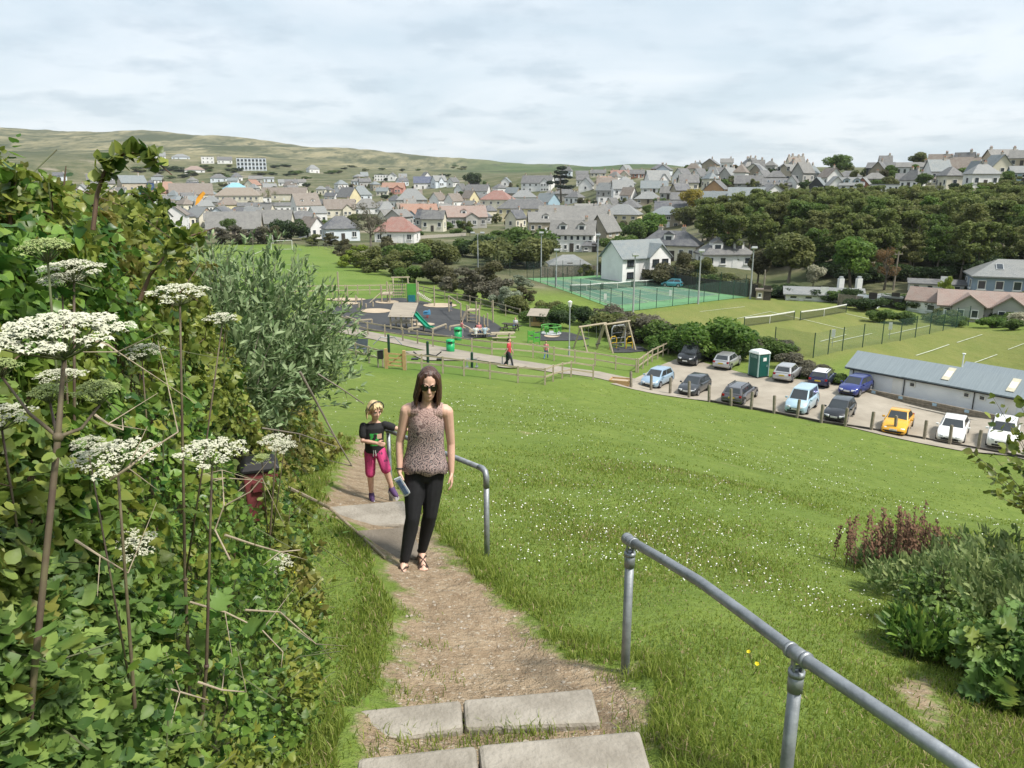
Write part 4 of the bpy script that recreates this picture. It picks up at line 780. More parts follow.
def make_tree(kind, seed, nleaf=1700, size=0.05):
    """unit-height tree: crown leaf mesh and trunk mesh"""
    rs = np.random.RandomState(seed); B = []; limbs = []; sparse = 1.0; trunk_r = 0.022; lean = rs.normal(0, .03, 2)
    if kind == 'round':
        base = .3
        for i in range(11): a = rs.uniform(0, 6.28); q = rs.uniform(0, .27); z = rs.uniform(.42, .82); B.append((q * math.cos(a), q * math.sin(a), z, rs.uniform(.12, .2)))
    elif kind == 'tall':
        base = .38
        for i in range(12): a = rs.uniform(0, 6.28); q = rs.uniform(0, .2); z = rs.uniform(.48, .9); B.append((q * math.cos(a), q * math.sin(a), z, rs.uniform(.09, .16)))
    elif kind == 'wide':
        base = .35; trunk_r = .04
        for i in range(14): a = rs.uniform(0, 6.28); q = rs.uniform(0, .5); z = .62 + .26 * (1 - (q / .55) ** 2) * rs.uniform(.5, 1.0); B.append((q * math.cos(a), q * math.sin(a), z, rs.uniform(.11, .18)))
    elif kind == 'tier':
        base = .2; trunk_r = .024
        for z, q in ((.42, .32), (.55, .36), (.68, .26), (.8, .22), (.92, .12)):
            for i in range(5): a = rs.uniform(0, 6.28); k = rs.uniform(.2, 1) * q; B.append((k * math.cos(a), k * math.sin(a), z + rs.normal(0, .015), rs.uniform(.06, .10)))
    elif kind == 'twiggy':
        base = .12; sparse = .45
        for i in range(26): a = rs.uniform(0, 6.28); q = rs.uniform(.05, .33); z = rs.uniform(.35, .95); B.append((q * math.cos(a), q * math.sin(a), z, rs.uniform(.05, .10)))
    elif kind == 'bush':
        base = .05; trunk_r = .03
        for i in range(13): a = rs.uniform(0, 6.28); q = rs.uniform(0, .5); z = rs.uniform(.2, .72) * (1 - .5 * q); B.append((q * math.cos(a), q * math.sin(a), z, rs.uniform(.17, .27)))
    elif kind == 'wood':
        base = .3; trunk_r = .017
        for i in range(46): a = rs.uniform(0, 6.28); z = rs.uniform(.36, .95); q = rs.uniform(0, .21) * (1.1 - .7 * max(0, z - .6)); B.append((q * math.cos(a), q * math.sin(a), z, rs.uniform(.04, .085)))
    elif kind == 'loose':
        base = .05; trunk_r = .02
        for i in range(22): a = rs.uniform(0, 6.28); q = rs.uniform(0, .5); z = rs.uniform(.12, .9) * (1 - .5 * q); B.append((q * math.cos(a), q * math.sin(a), z, rs.uniform(.07, .17)))
    B = np.array(B); wt = B[:, 3] ** 2; k = rs.choice(len(B), nleaf, p=wt / wt.sum())
    d = rs.normal(size=(nleaf, 3)); d /= np.linalg.norm(d, axis=1, keepdims=True)
    flat = np.array([1, 1, .42 if kind in ('tier',) else .62 if kind == 'wide' else .85])
    P = B[k, :3] + d * flat * (B[k, 3] * rs.uniform(.45, 1.1, nleaf) ** .6)[:, None]
    N = d + np.array([0, 0, .5])
    P[:, 2] = np.maximum(P[:, 2], .01)
    tone = rs.uniform(.15, .85, len(B))[k]
    V_, F_, r = leaf_cloud(P, N, size * (.8 if sparse < 1 else 1), rs, rnd=tone)
    o = np_obj('crown', V_, F_, LEAF['green'], attrs={'rnd': r}); crown = o.data; bpy.data.objects.remove(o)
    mb = MB(); top = B[:, 2].max() * .9
    pts = [(lean[0] * z * 2, lean[1] * z * 2, z) for z in np.linspace(-.04, top, 6)]
    mb.tube(pts, [trunk_r * (1.25 - z) for z in np.linspace(0, 1, 6)], 7)
    for i in rs.permutation(len(B))[:14 if kind == 'twiggy' else 7]:
        c = B[i]; z0 = base + (c[2] - base) * .45 if c[2] > base else base * .6; st = Vector((lean[0] * z0 * 2, lean[1] * z0 * 2, z0)); e = Vector(c[:3]); m_ = (st + e) / 2 + Vector((0, 0, -.03))
        mb.tube([st, m_, e], [trunk_r * .5, trunk_r * .33, trunk_r * .12], 5)
        if kind == 'twiggy':
            for q in range(4): mb.tube([m_.lerp(e, .3 + .2 * q), e + Vector(rs.normal(0, .07, 3))], [trunk_r * .15, trunk_r * .06], 4)
    return crown, mb.mesh('trunk', bark)
TREES = {}
for kd, cnt, nl, sz in (('round', 3, 4500, .034), ('wood', 5, 4200, .024), ('wide', 2, 5000, .034), ('tier', 1, 3500, .032), ('twiggy', 2, 2200, .022), ('bush', 4, 4200, .05), ('loose', 3, 3600, .042)):
    TREES[kd] = [make_tree(kd, 100 + 7 * i + len(kd), nl, sz) for i in range(cnt)]
TI = [0]
def tree(kind, base, h, wide, col, label, name='tree', cat=None, group=None, trunk=None, part='crown'):
    """h metres tall, wide = horizontal scale against the built proportion"""
    TI[0] += 1; rs = random.Random(TI[0] * 31)
    cr, tk = TREES[kind][TI[0] % len(TREES[kind])]
    root = empty(name, base, rs.uniform(0, 6.28), label, cat or ('bush' if kind in ('bush', 'loose') else 'tree'), group)
    for me, nm, m in ((cr, part, LEAF[col]), (tk, 'trunk' if part == 'crown' else 'stem', trunk or bark)):
        o = link(nm, me, root); o.scale = (h * wide, h * wide, h)
        o.material_slots[0].link = 'OBJECT'; o.material_slots[0].material = m
    return root
def tpx(kind, px, py, hpx, wide, col, label, **k):
    b = hit(px, py); return tree(kind, b, hpx * axial(b) / FPX, wide, col, label, **k)
def bush(px, py, hpx, wide, col, label, kind='bush', **k): return tpx(kind, px, py, hpx * 1.12, wide * 1.35, col, label, name='bush', part='foliage', **k)

# trees that stand out
tpx('round', 836, 180, 26, 1.55, 'green', 'broad round topped tree alone on the skyline right of the white house', name='broadleaf_tree')
tpx('round', 917, 172, 20, 1.4, 'olive', 'small flat topped pine on the skyline above the long white house', name='pine_tree')
tpx('tier', 561, 203, 37, 1.15, 'conifer', 'tall dark conifer with layered boughs in the middle of the village', name='conifer_tree')
tpx('round', 472, 192, 20, 1.25, 'dark', 'dark round tree above the brown roofed white gables', name='broadleaf_tree')
tpx('bush', 291, 240, 28, 1.0, 'dark', 'dark evergreen in front of the grey brown hall roofs', name='evergreen_tree')
tpx('twiggy', 371, 249, 46, 1.1, 'purple', 'half bare tree between the navy and the red brown hip roofs', name='bare_tree', trunk=bark_pale)
tpx('round', 690, 216, 28, 1.1, 'yellow', 'tree with yellow flowering top left of the wood', name='broadleaf_tree')
tpx('round', 787, 291, 60, 1.25, 'olive', 'big olive brown tree at the back corner of the lawn courts', name='broadleaf_tree', trunk=bark_pale)
tpx('round', 757, 288, 44, 1.1, 'brown', 'brownish tree left of the big olive one', name='broadleaf_tree')
tpx('round', 850, 288, 54, 1.15, 'bright', 'fresh green tree behind the garden hedge', name='broadleaf_tree')
tpx('twiggy', 884, 290, 44, 1.1, 'orange', 'copper leaved tree beside the telegraph pole', name='broadleaf_tree')
tpx('round', 812, 293, 32, 1.0, 'blossom', 'tree in cream blossom by the lawn court hedge', name='blossom_tree')
tpx('loose', 945, 303, 28, 0.7, 'lime', 'yellow green shrub above the white end cottage', name='bush', part='foliage')
tpx('loose', 712, 240, 24, 1.0, 'blossom', 'greyish flowering tree at the left foot of the wood, lower one', name='blossom_tree')
tpx('loose', 730, 238, 22, 1.0, 'silver', 'greyish flowering tree at the left foot of the wood, upper one', name='blossom_tree')
tpx('round', 682, 284, 34, .9, 'brown', 'reddish brown garden tree right of the white two storey house', name='broadleaf_tree')
tpx('round', 704, 286, 30, .9, 'olive', 'olive garden tree beside the white house car', name='broadleaf_tree')
# the big fresh bush between play area and car park
bush(712, 358, 44, 1.0, 'bright', 'big bright green bush behind the black van')
bush(690, 352, 30, 1.0, 'green', 'green bush left of the big bright one behind the black van')
bush(735, 360, 26, 1.0, 'green', 'green bush between the big bright one and the portable toilet')
# hedge behind the swings
hg = 'bushes of the hedge behind the play area'
for px, py, h, w_, c in ((548, 314, 15, 1.0, 'olive'), (566, 319, 17, 1.0, 'green'), (585, 325, 20, 1.0, 'dark'), (604, 332, 24, 1.0, 'green'), (622, 337, 30, 1.0, 'olive'), (640, 342, 30, 1.0, 'purple'), (655, 346, 28, 1.0, 'green'), (670, 352, 26, 1.0, 'bright'), (534, 322, 18, 1.0, 'green'), (554, 328, 20, 1.0, 'dark'), (580, 319, 14, 1.0, 'bright'), (612, 325, 24, 1.0, 'purple'), (632, 329, 22, 1.0, 'purple')):
    bush(px, py, h, w_, c, {'olive': 'olive bush in the hedge behind the swings', 'green': 'mid green bush in the hedge behind the swings', 'dark': 'dark bush in the hedge behind the swings', 'purple': 'greyish twiggy bush in the hedge behind the swings', 'bright': 'bright green bush in the hedge behind the swings'}[c], group=hg, kind='bush')
hg = 'bushes along the back of the car park'
for px, py, h, c in ((752, 352, 16, 'purple'), (775, 360, 20, 'green'), (793, 368, 18, 'purple'), (808, 376, 16, 'purple'), (824, 380, 14, 'olive'), (838, 384, 11, 'green'), (765, 352, 18, 'green'), (784, 352, 15, 'purple'), (668, 352, 20, 'bright')):
    bush(px, py, h, 1.2, c, {'purple': 'brownish bush along the back of the car park', 'green': 'green bush along the back of the car park', 'olive': 'olive bush along the back of the car park', 'bright': 'bright green bush left of the black van'}[c], group=hg)
# scrub between the sports field, play area and hard courts
sc_ = 'scrub bushes between the play area and the village'
for px, py, h, w_, c, k in ((436, 284, 26, .95, 'brown', 'bush'), (470, 300, 32, 1.1, 'purple', 'loose'), (495, 306, 28, 1.0, 'purple', 'loose'), (505, 312, 24, .9, 'silver', 'loose'), (518, 314, 20, 1.0, 'olive', 'bush'), (520, 264, 42, 1.0, 'green', 'bush'), (505, 268, 34, 1.0, 'olive', 'bush'), (540, 268, 34, .9, 'olive', 'bush'), (480, 258, 24, 1.0, 'dark', 'bush'), (462, 256, 20, 1.0, 'green', 'bush'), (490, 256, 26, .8, 'green', 'bush'),
        (408, 268, 28, 1.0, 'green', 'bush'), (425, 264, 26, 1.0, 'olive', 'bush'), (445, 264, 24, 1.1, 'olive', 'bush'), (395, 276, 26, 1.1, 'olive', 'loose'), (375, 272, 24, 1.1, 'olive', 'loose'), (360, 268, 22, 1.1, 'lime', 'loose'), (350, 264, 18, 1.1, 'brown', 'loose'), (388, 258, 20, 1.1, 'brown', 'loose'), (410, 282, 18, 1.1, 'green', 'bush'), (452, 292, 24, 1.0, 'brown', 'loose'),
        (345, 254, 14, 1.2, 'brown', 'loose'), (240, 244, 18, 1.2, 'purple', 'loose'), (258, 244, 18, 1.2, 'purple', 'loose'), (275, 243, 16, 1.1, 'brown', 'loose'), (222, 244, 16, 1.2, 'purple', 'loose'), (312, 246, 12, 1.2, 'olive', 'loose'), (330, 246, 12, 1.2, 'brown', 'loose'), (520, 288, 13, 1.2, 'silver', 'loose'), (555, 274, 8, 1.0, 'blossom', 'loose'), (600, 272, 10, 1.0, 'olive', 'loose'), (585, 276, 12, 1.0, 'olive', 'loose'), (486, 290, 30, 1.0, 'brown', 'loose'), (522, 303, 16, 1.2, 'brown', 'loose')):
    bush(px, py, h, w_, c, {'brown': 'brown leaved scrub bush beyond the play area', 'purple': 'greyish brown twiggy scrub bush beyond the play area', 'silver': 'silvery scrub bush beyond the play area', 'olive': 'olive scrub bush beyond the play area', 'green': 'green scrub bush beyond the play area', 'dark': 'dark green scrub bush beyond the play area', 'lime': 'yellow green scrub bush beyond the play area', 'blossom': 'cream flowering bush behind the hard courts'}[c], group=sc_, kind=k)
# gardens and hedges behind the courts
gd = 'garden bushes behind the courts'
for px, py, h, c in ((700, 288, 18, 'olive'), (716, 290, 18, 'green'), (730, 292, 20, 'olive'), (744, 294, 18, 'brown'), (662, 284, 24, 'brown'), (692, 282, 24, 'olive'), (650, 238, 26, 'bright'), (636, 240, 22, 'green'), (618, 250, 18, 'green'), (690, 224, 20, 'olive'), (708, 226, 18, 'dark')):
    bush(px, py, h, 1.0, c, 'garden bush or small tree behind the timber court fence', group=gd)
hb = 'dark hedge bushes along the back of the lawn courts'
for i in range(22):
    px = 765 + i * 11.5; py = 296 + i * .95 + (i > 12) * (i - 12) * .9
    bush(px, py, 11 + (i * 7 % 5), 1.35, 'dark' if i % 3 else 'green', 'clipped dark hedge bush along the back of the lawn courts', group=hb)
for px, py, h, c in ((880, 322, 14, 'green'), (905, 324, 14, 'green'), (940, 322, 16, 'olive'), (952, 326, 12, 'green'), (992, 328, 12, 'bright'), (1012, 330, 12, 'green'), (1018, 326, 16, 'blossom'), (865, 310, 16, 'dark'), (842, 300, 14, 'green')):
    bush(px, py, h, 1.2, c, 'garden bush by the bungalows behind the lawn courts', group='bungalow garden bushes')
# the wood on the right slope
rs = random.Random(5); wg = 'trees of the wood on the right slope'
for row, (py, x0, x1, stp, hm) in enumerate(((213, 755, 1035, 10, 5.8), (221, 727, 1035, 10.5, 6.8), (230, 705, 1035, 11.5, 7.8), (240, 700, 1035, 13, 8.6), (252, 706, 1035, 15, 9.0), (264, 735, 1040, 18, 9.0), (277, 812, 1040, 24, 8.0))):
    px = x0
    while px < x1:
        q = hit(px + rs.uniform(-5, 5), py + rs.uniform(-4, 4)); c = rs.choice(['wood', 'wood', 'olive', 'wood', 'olive', 'wood', 'bright' if row < 4 else 'green'])
        tall = 'wood'
        tree(tall, q, hm * rs.uniform(.92, 1.08), rs.uniform(1.0, 1.3), c, ('olive brown tree' if c in ('olive', 'brown') else 'green tree') + ' in the %s of the dense wood on the right slope' % ('upper edge' if row < 2 else 'middle' if row < 4 else 'lower edge'), name='wood_tree', group=wg, trunk=bark_pale)
        px += stp * rs.uniform(.8, 1.2)
for i in range(30):
    px = 735 + (i % 15) * 20.5 + rs.uniform(-6, 6); py = (264 if i < 15 else 279) + rs.uniform(-3, 3)
    if py > 272 and px < 800: continue
    b = hit(px, py); tree('bush', b, rs.uniform(2.6, 3.8), 1.5, 'dark', 'dark undergrowth bush below the trunks of the wood', name='bush', part='foliage', group='undergrowth bushes of the wood')
# green between the village houses
HPOS = [(o.location.x, o.location.y) for o in COL.objects if o.parent is None and o.type == 'EMPTY' and o.get('category') in ('house', 'apartment block', 'chapel')]
rs = random.Random(9); nb = 0
for i in range(1800):
    if nb >= 240: break
    px = rs.uniform(60, 1020); t = rs.random()
    lo = 184 if px < 560 else 174; hi = 238 if px < 560 else 232 if px < 690 else 192
    py = lo + (hi - lo) * t; q = hit(px, py)
    if math.hypot(q.x, q.y) < 165: continue
    dm = min(math.hypot(q.x - a, q.y - b) for a, b in HPOS)
    if dm < 5.5: continue
    nb += 1; c = rs.choice(['green', 'olive', 'dark', 'green', 'brown', 'olive']); k = rs.choice(['bush', 'bush', 'round', 'loose'])
    hh = rs.uniform(2.2, 4.6) * (1.25 if k == 'round' else 1)
    tree(k, q, hh, rs.uniform(1.0, 1.5), c, {'green': 'green', 'olive': 'olive', 'dark': 'dark', 'brown': 'brownish'}[c] + ' garden ' + ('tree' if k == 'round' else 'bush') + ' between the houses of the village', name='garden_tree' if k == 'round' else 'garden_bush', part='crown' if k == 'round' else 'foliage', group='greenery between the village houses')
for i in range(60):
    px = rs.uniform(130, 470); py = rs.uniform(166, 182); q = hit(px, py)
    tree('bush', q, rs.uniform(2.5, 5), rs.uniform(1.8, 3), rs.choice(['dark', 'olive', 'green']), 'low scrub bush on the slope under the dunes', name='scrub_bush', part='foliage', group='scrub bushes under the dunes')
# cabbage palm
def palm(px, py, hpx):
    b = hit(px, py); h = hpx * axial(b) / FPX; root = empty('palm_tree', b, 0, 'spiky cabbage palm in front of the long white building', 'palm tree')
    m = MB(); m.tube([(0, 0, -.3), (.1, 0, h * .35), (.05, 0, h * .6)], [.22, .18, .14], 7); m.build('trunk', bark, root)
    rs = np.random.RandomState(3); V_, F_, r = [], [], []
    for hd in ((0, 0, .62), (.22, .1, .7), (-.25, .05, .66), (.05, -.2, .75), (-.1, .2, .8)):
        c = np.array(hd) * h
        for i in range(46):
            d = rs.normal(size=3); d[2] = abs(d[2]) * .9 - .25; d /= np.linalg.norm(d); L = h * rs.uniform(.2, .3); s = np.cross(d, [0, 0, 1]); s = s / (np.linalg.norm(s) + 1e-6) * .09
            e = c + d * L - np.array([0, 0, .12 * L]); k = len(V_) ; V_ += [c, c + d * L * .5 + s, e, c + d * L * .5 - s]; F_.append((k, k + 1, k + 2, k + 3)); r += [rs.rand()] * 4
    np_obj('crown', V_, F_, LEAF['olive'], root, attrs={'rnd': r})
palm(270, 214, 26)
# ------------------------------------------------------------------ courts, hut, fences, lamp posts
def wire_mat(name, col, alpha):
    if name in MC: return MC[name]
    m, t, b = newmat(name); MC[name] = m; b.inputs['Base Color'].default_value = c4(col); b.inputs['Roughness'].default_value = .7; b.inputs['Alpha'].default_value = alpha
    return m
mesh_dark = wire_mat('wire_mesh_dark', (0.04, 0.06, 0.055), 0.18)
mesh_green = wire_mat('wire_mesh_green', (0.08, 0.15, 0.12), 0.2)
net_m = wire_mat('net_mesh', (0.03, 0.035, 0.03), 0.55)
def v3(p, dz=0): return Vector((p[0], p[1], gz(p[0], p[1]) + dz))
def fence_line(name, label, pts, h, step, mpost, mpanel, group=None, postr=.045, cat='fence', panel=True, rails=0, thick=.01, stay=False):
    """posts with wire mesh or board panels between them; pts = ground corners"""
    pts = [Vector((p[0], p[1], 0)) for p in pts]; o = pts[0]; root = empty(name, (o.x, o.y, gz(o.x, o.y)), 0, label, cat, group); base = root.location.copy()
    rl = MB(); n = 0; pan = MB()
    for a, b in zip(pts[:-1], pts[1:]):
        k = max(1, round((b - a).length / step))
        for i in range(k + 1):
            if i == k and b is not pts[-1]: continue
            p = v3(a.lerp(b, i / k)) - base
            if n < 100:
                pm = MB(); pm.tube([(0, 0, -.3), (0, 0, h + .05)], postr, 6) if mpost is not wood_dark and mpost is not wood_pale else pm.box((0, 0, h / 2 - .1), (.11, .11, h + .3)); pm.build('post', mpost, root, loc=p)
            n += 1
            if i < k:
                q = v3(a.lerp(b, (i + 1) / k)) - base
                if panel: pan.add([p + Vector((0, 0, .06)), q + Vector((0, 0, .06)), q + Vector((0, 0, h)), p + Vector((0, 0, h))], [(0, 1, 2, 3)])
                for r_ in range(rails):
                    z = h * (r_ + 1) / rails - (.06 if r_ == rails - 1 else 0.02); rl.bar(p + Vector((0, 0, z)), q + Vector((0, 0, z)), .045, .11)
    if panel: pan.build('mesh_panel' if mpanel.name.startswith('wire') else 'board_panel', mpanel, root)
    if rails: rl.build('rails', mpanel, root)
    return root
def board_fence(name, label, a, b, h, m, step=2.4):
    a = Vector((a[0], a[1], 0)); b = Vector((b[0], b[1], 0)); d = (b - a).normalized(); nrm = Vector((-d.y, d.x, 0))
    root = empty(name, v3(a), 0, label, 'fence'); base = root.location.copy(); mb = MB(); L = (b - a).length; k = int(L / .16); rs = random.Random(3)
    for i in range(k):
        p = v3(a + d * (i + .5) * L / k) - base; mb.box(p + Vector((0, 0, h / 2 + rs.uniform(-.03, .03))) + nrm * (0.02 * (i % 2)), (.15, .02, h), rz=math.atan2(d.y, d.x))
    mb.build('board_panel', m, root)
    for i in range(int(L / step) + 1):
        p = v3(a + d * min(L, i * step)) - base; pb = MB(); pb.box((0, 0, h / 2), (.1, .1, h + .1)); pb.build('post', m, root, loc=p - nrm * .09)
    return root
nets = [court(Q, u0, u1, .12, .88, court_b) for u0, u1 in COURTS]
def tennis_net(a, b, label, gr):
    a = v3(a); b = v3(b); root = empty('tennis_net', a, 0, label, 'tennis net', gr); d = b - a; base = a
    mb = MB(); mid = d / 2
    for p, q, z0, z1 in ((Vector(), mid, 1.02, .92), (mid, d, .92, 1.02)):
        mb.add([p + Vector((0, 0, .05)), q + Vector((0, 0, .05)), q + Vector((0, 0, z1)), p + Vector((0, 0, z0))], [(0, 1, 2, 3)])
    mb.build('net', net_m, root)
    t = MB(); t.bar(Vector((0, 0, 1.03)), mid + Vector((0, 0, .93)), .05, .13); t.bar(mid + Vector((0, 0, .93)), d + Vector((0, 0, 1.03)), .05, .13); t.box(mid + Vector((0, 0, .45)), (.05, .05, .9)); t.build('net_tape', white_paint, root)
    for p in (Vector(), d): pm = MB(); pm.tube([(0, 0, -.1), (0, 0, 1.1)], .05, 8); pm.build('post', green_dk, root, loc=p)
for i, (a, b) in enumerate(nets): tennis_net(a, b, ['net of the nearest hard court, next to the scrub', 'net of the middle hard court', 'net of the far hard court beside the dark boards'][i], 'nets of the hard courts')
board_fence('timber_fence', 'pale weathered board fence along the far left end of the hard courts', hit(541, 277), hit(598, 275.5), 1.8, wood_grey)
board_fence('timber_fence', 'long dark board fence between hard courts and white house', hit(600, 275.3), hit(757, 298), 1.9, wood_dark)
fence_line('court_fence', 'tall dark wire mesh fence along the near side of the hard courts', [Q[0], Q[3]], 2.6, 2.9, green_dk, mesh_green)
fence_line('court_fence', 'tall dark wire mesh fence along the left side of the hard courts', [Q[0], Q[1]], 2.6, 3.4, green_dk, mesh_dark)
fence_line('court_fence', 'wire mesh fence with poles at the far end of the hard courts', [hit(478, 272), Q[1], Q[2]], 2.9, 3.6, green_dk, mesh_dark)
fence_line('court_fence', 'thin wire mesh fence in front of the dark board fence', [lerp(Q[2], Q[3], .01), lerp(Q[2], Q[3], .99)], 3.2, 4.4, green_dk, mesh_dark)
sign_m = white_paint
def plate(px, py, label, w=.35, h=.75, z=1.0, dx=0):
    b = hit(px, py); root = empty('sign_board', b, -math.atan2(b.x, b.y), label, 'sign', 'white boards on the court fences'); m = MB(); m.box((0, 0, z + h / 2), (w, .03, h)); m.build('board', sign_m, root); p = MB(); p.tube([(0, .04, -.1), (0, .04, z + h)], .025, 6); p.build('post', galv, root)
for px, py, l in ((605, 307, 'white board on the near hard court fence, leftmost'), (670, 303, 'white board on the near hard court fence, middle'), (730, 293, 'white board on the far hard court fence in front of dark boards'), (832, 347, 'white board on the lawn court mesh, left one'), (889, 339, 'white board on the lawn court mesh, right one'), (943, 324, 'white board low on the green screen by the bungalow')): plate(px, py, l)
def light_pole(px, py, hpx, label, heads=1, name='floodlight_pole', m=steel_grey):
    b = hit(px, py); s = axial(b) / FPX; h = hpx * s; root = empty(name, b, 0, label, 'lamp post' if heads else 'pole'); p = MB(); p.tube([(0, 0, -.3), (0, 0, h * .3), (0, 0, h)], [.14, .11, .07], 8); p.build('pole', m, root)
    for k in range(heads):
        x = 0 if heads == 1 else (-.9 if k == 0 else .9); l = MB()
        if heads > 1: l.bar((0, 0, h - .1), (x, 0, h), .07, .07)
        l.box((x, -.15, h + .1), (.75, .5, .28), M_=Matrix.Rotation(R(-20), 4, 'X')); l.cur = 1; l.box((x, -.2, h - .02), (.6, .36, .06), M_=Matrix.Rotation(R(-20), 4, 'X')); l.build('lamp_head', [steel_grey, white_paint], root)
for a in ((633, 312, 56, 'grey floodlight pole at the near edge of the hard courts'), (698, 304, 52, 'grey floodlight pole at the near right of the hard courts'), (750, 299, 50, 'grey floodlight pole at the far right corner of the hard courts'), (597, 277, 41, 'grey floodlight pole at the far corner of the hard courts'), (541, 277, 43, 'slim floodlight pole behind the scrub at left end of hard courts'), (556, 287, 36, 'short floodlight pole inside the hard courts')): light_pole(*a)
light_pole(478, 270, 36, 'double headed lamp pole rising from the scrub bushes', 2)
light_pole(405, 268, 33, 'thin pole behind the play area among bushes', 0, 'pole', galv)
def util_pole(px, py, hpx, label, lean=0, arms=True):
    b = hit(px, py); s = axial(b) / FPX; h = hpx * s; root = empty('telegraph_pole', b, 0, label, 'telegraph pole'); p = MB(); p.tube([(0, 0, -.3), (lean * h, 0, h)], [.16, .1], 7); p.build('pole', wood_grey, root)
    if arms: q = MB(); q.box((lean * h, 0, h * .93), (1.2, .1, .12)); [q.tube([(lean * h + x, 0, h * .93), (lean * h + x, 0, h * .93 + .25)], .05, 6) for x in (-.5, .5)]; q.build('crossarm', wood_grey, root)
util_pole(893, 290, 38, 'dark telegraph pole beside the copper leaved tree', .03); util_pole(952, 276, 20, 'short wooden telegraph pole behind the yellow green shrub', .06, False); util_pole(949, 172, 16, 'left of two thin telegraph poles on the skyline', .12); util_pole(957, 172, 18, 'right of two thin telegraph poles on the skyline', -.02)
util_pole(763, 298, 28, 'slim pole at the right end of the dark board fence', 0, False)
# lawn courts: two nets, lines, green screen mesh
def wp(px, py): return list(hit(px, py))[:2]
tennis_net(wp(744, 327), wp(794, 320), 'left tennis net on the lawn courts', 'nets of the lawn courts'); tennis_net(wp(800, 320.5), wp(846, 312.5), 'right tennis net on the lawn courts', 'nets of the lawn courts')
for a, b in (((718, 323), (770, 312)), ((820, 342), (846, 335)), ((831, 343), (872, 334)), ((888, 335), (930, 326)), ((916, 356), (949, 345)), ((957, 343), (982, 335)), ((975, 363), (997, 355)), ((1008, 350), (1024, 344)), ((700, 312), (745, 307)), ((770, 312), (846, 330)), ((846, 314), (890, 324))):
    sheet('lawn_line', strip(wp(*a), wp(*b), .14), line_white, .06, 6)
fence_line('mesh_fence', 'see-through green mesh fence across the lawn courts', [wp(774, 351), wp(813, 358), wp(842, 351), wp(900, 341), wp(968, 326)], 2.3, 3.2, green_dk, mesh_green)
fence_line('mesh_fence', 'green mesh fence at the back of the lawn courts by the bungalow', [wp(905, 322), wp(968, 325)], 1.7, 3.2, green_dk, mesh_green)
board_fence('timber_fence', 'brown board fence panel beside the garden sheds', wp(838, 305), wp(862, 308), 1.5, wood_grey)
# garden sheds and low roofs behind the lawn courts
def shed(label, px, py, wpx, he, hr, rot, wall, roof, typ='gable', **k): return house(label, px, py, wpx, he, hr, rot, typ, wall, roof, wins=(2, 1), gwin=(0, 0), ch=0, cat='shed', name='shed', **k)
shed('small green roofed shed behind the hedge', 868, 308, 22, 8, 3, -12, 'bluewhite', 'bluegrey'); shed('dark shed with a flat pale roof beside the green roofed shed', 890, 308, 28, 10, 2, -14, 'dark', 'pale', 'flat'); shed('brown kiosk hut at the right end of the dark board fence', 763, 300, 14, 9, 2, 0, 'tan', 'brown', 'flat')
house('long low pale roofed building with two white chimney stacks behind the hedge', 822, 302, 74, 7, 5, 6, 'gable', 'white', 'pale', wins=(5, 1), gwin=(0, 0), ch=0, dr=.35)
house('row of low garages with dark roofs left of the blue grey house', 935, 291, 50, 7, 3, 8, 'gable', 'white', 'slate', wins=(4, 1), gwin=(0, 0), ch=0, dr=.3, cat='garage', name='garage')
for px, l in ((839, 'white square chimney stack on the low roof, left one'), (857, 'white square chimney stack on the low roof, right one')):
    b = hit(px, 300); root = empty('chimney_stack', b, 0, l, 'chimney'); m = MB(); m.box((0, 0, 1.5), (.7, .7, 3.0)); m.build('stack', WALL['white'], root); m = MB(); m.box((0, 0, 3.1), (.45, .45, .4)); m.build('cap', steel_grey, root)
# football goals and rail at the far end of the field
def goal(px, py, w, label, rz):
    b = hit(px, py); root = empty('football_goal', b, rz, label, 'goal', 'goals on the sports field'); m = MB()
    for x in (-w / 2, w / 2): m.tube([(x, 0, 0), (x, 0, 2.1)], .06, 6); m.tube([(x, 0, 2.1), (x, 1.4, 0)], .035, 5)
    m.tube([(-w / 2, 0, 2.1), (w / 2, 0, 2.1)], .06, 6); m.tube([(-w / 2, 1.4, 0.03), (w / 2, 1.4, .03)], .035, 5); m.build('frame', white_paint, root)
    n = MB(); n.add([(-w / 2, 0, 2.1), (w / 2, 0, 2.1), (w / 2, 1.4, .02), (-w / 2, 1.4, .02)], [(0, 1, 2, 3)]); n.build('net', wire_mat('goal_net', (.6, .6, .6), .18), root)
goal(282, 250, 4.6, 'white goal in front of the dark evergreen on the sports field', R(25)); goal(266, 244, 3.4, 'smaller white goal behind the other one', R(10))
fence_line('rail_fence', 'dark rail fence along the back of the sports field', [wp(306, 247), wp(325, 249), wp(345, 255)], 1.3, 3, wood_grey, wood_grey, panel=False, rails=2)
b = hit(240, 262); 
for a, c in (((287, 265), (310, 264)), ((240, 268), (262, 266)), ((250, 256), (262, 251))): sheet('field_line', strip(wp(*a), wp(*c), .2), line_white, .06, 8)
fence_line('garden_wall', 'low pale wall by the garden lawn beyond the scrub', [wp(420, 239), wp(466, 236)], 1.0, 40, concrete, concrete, cat='wall')

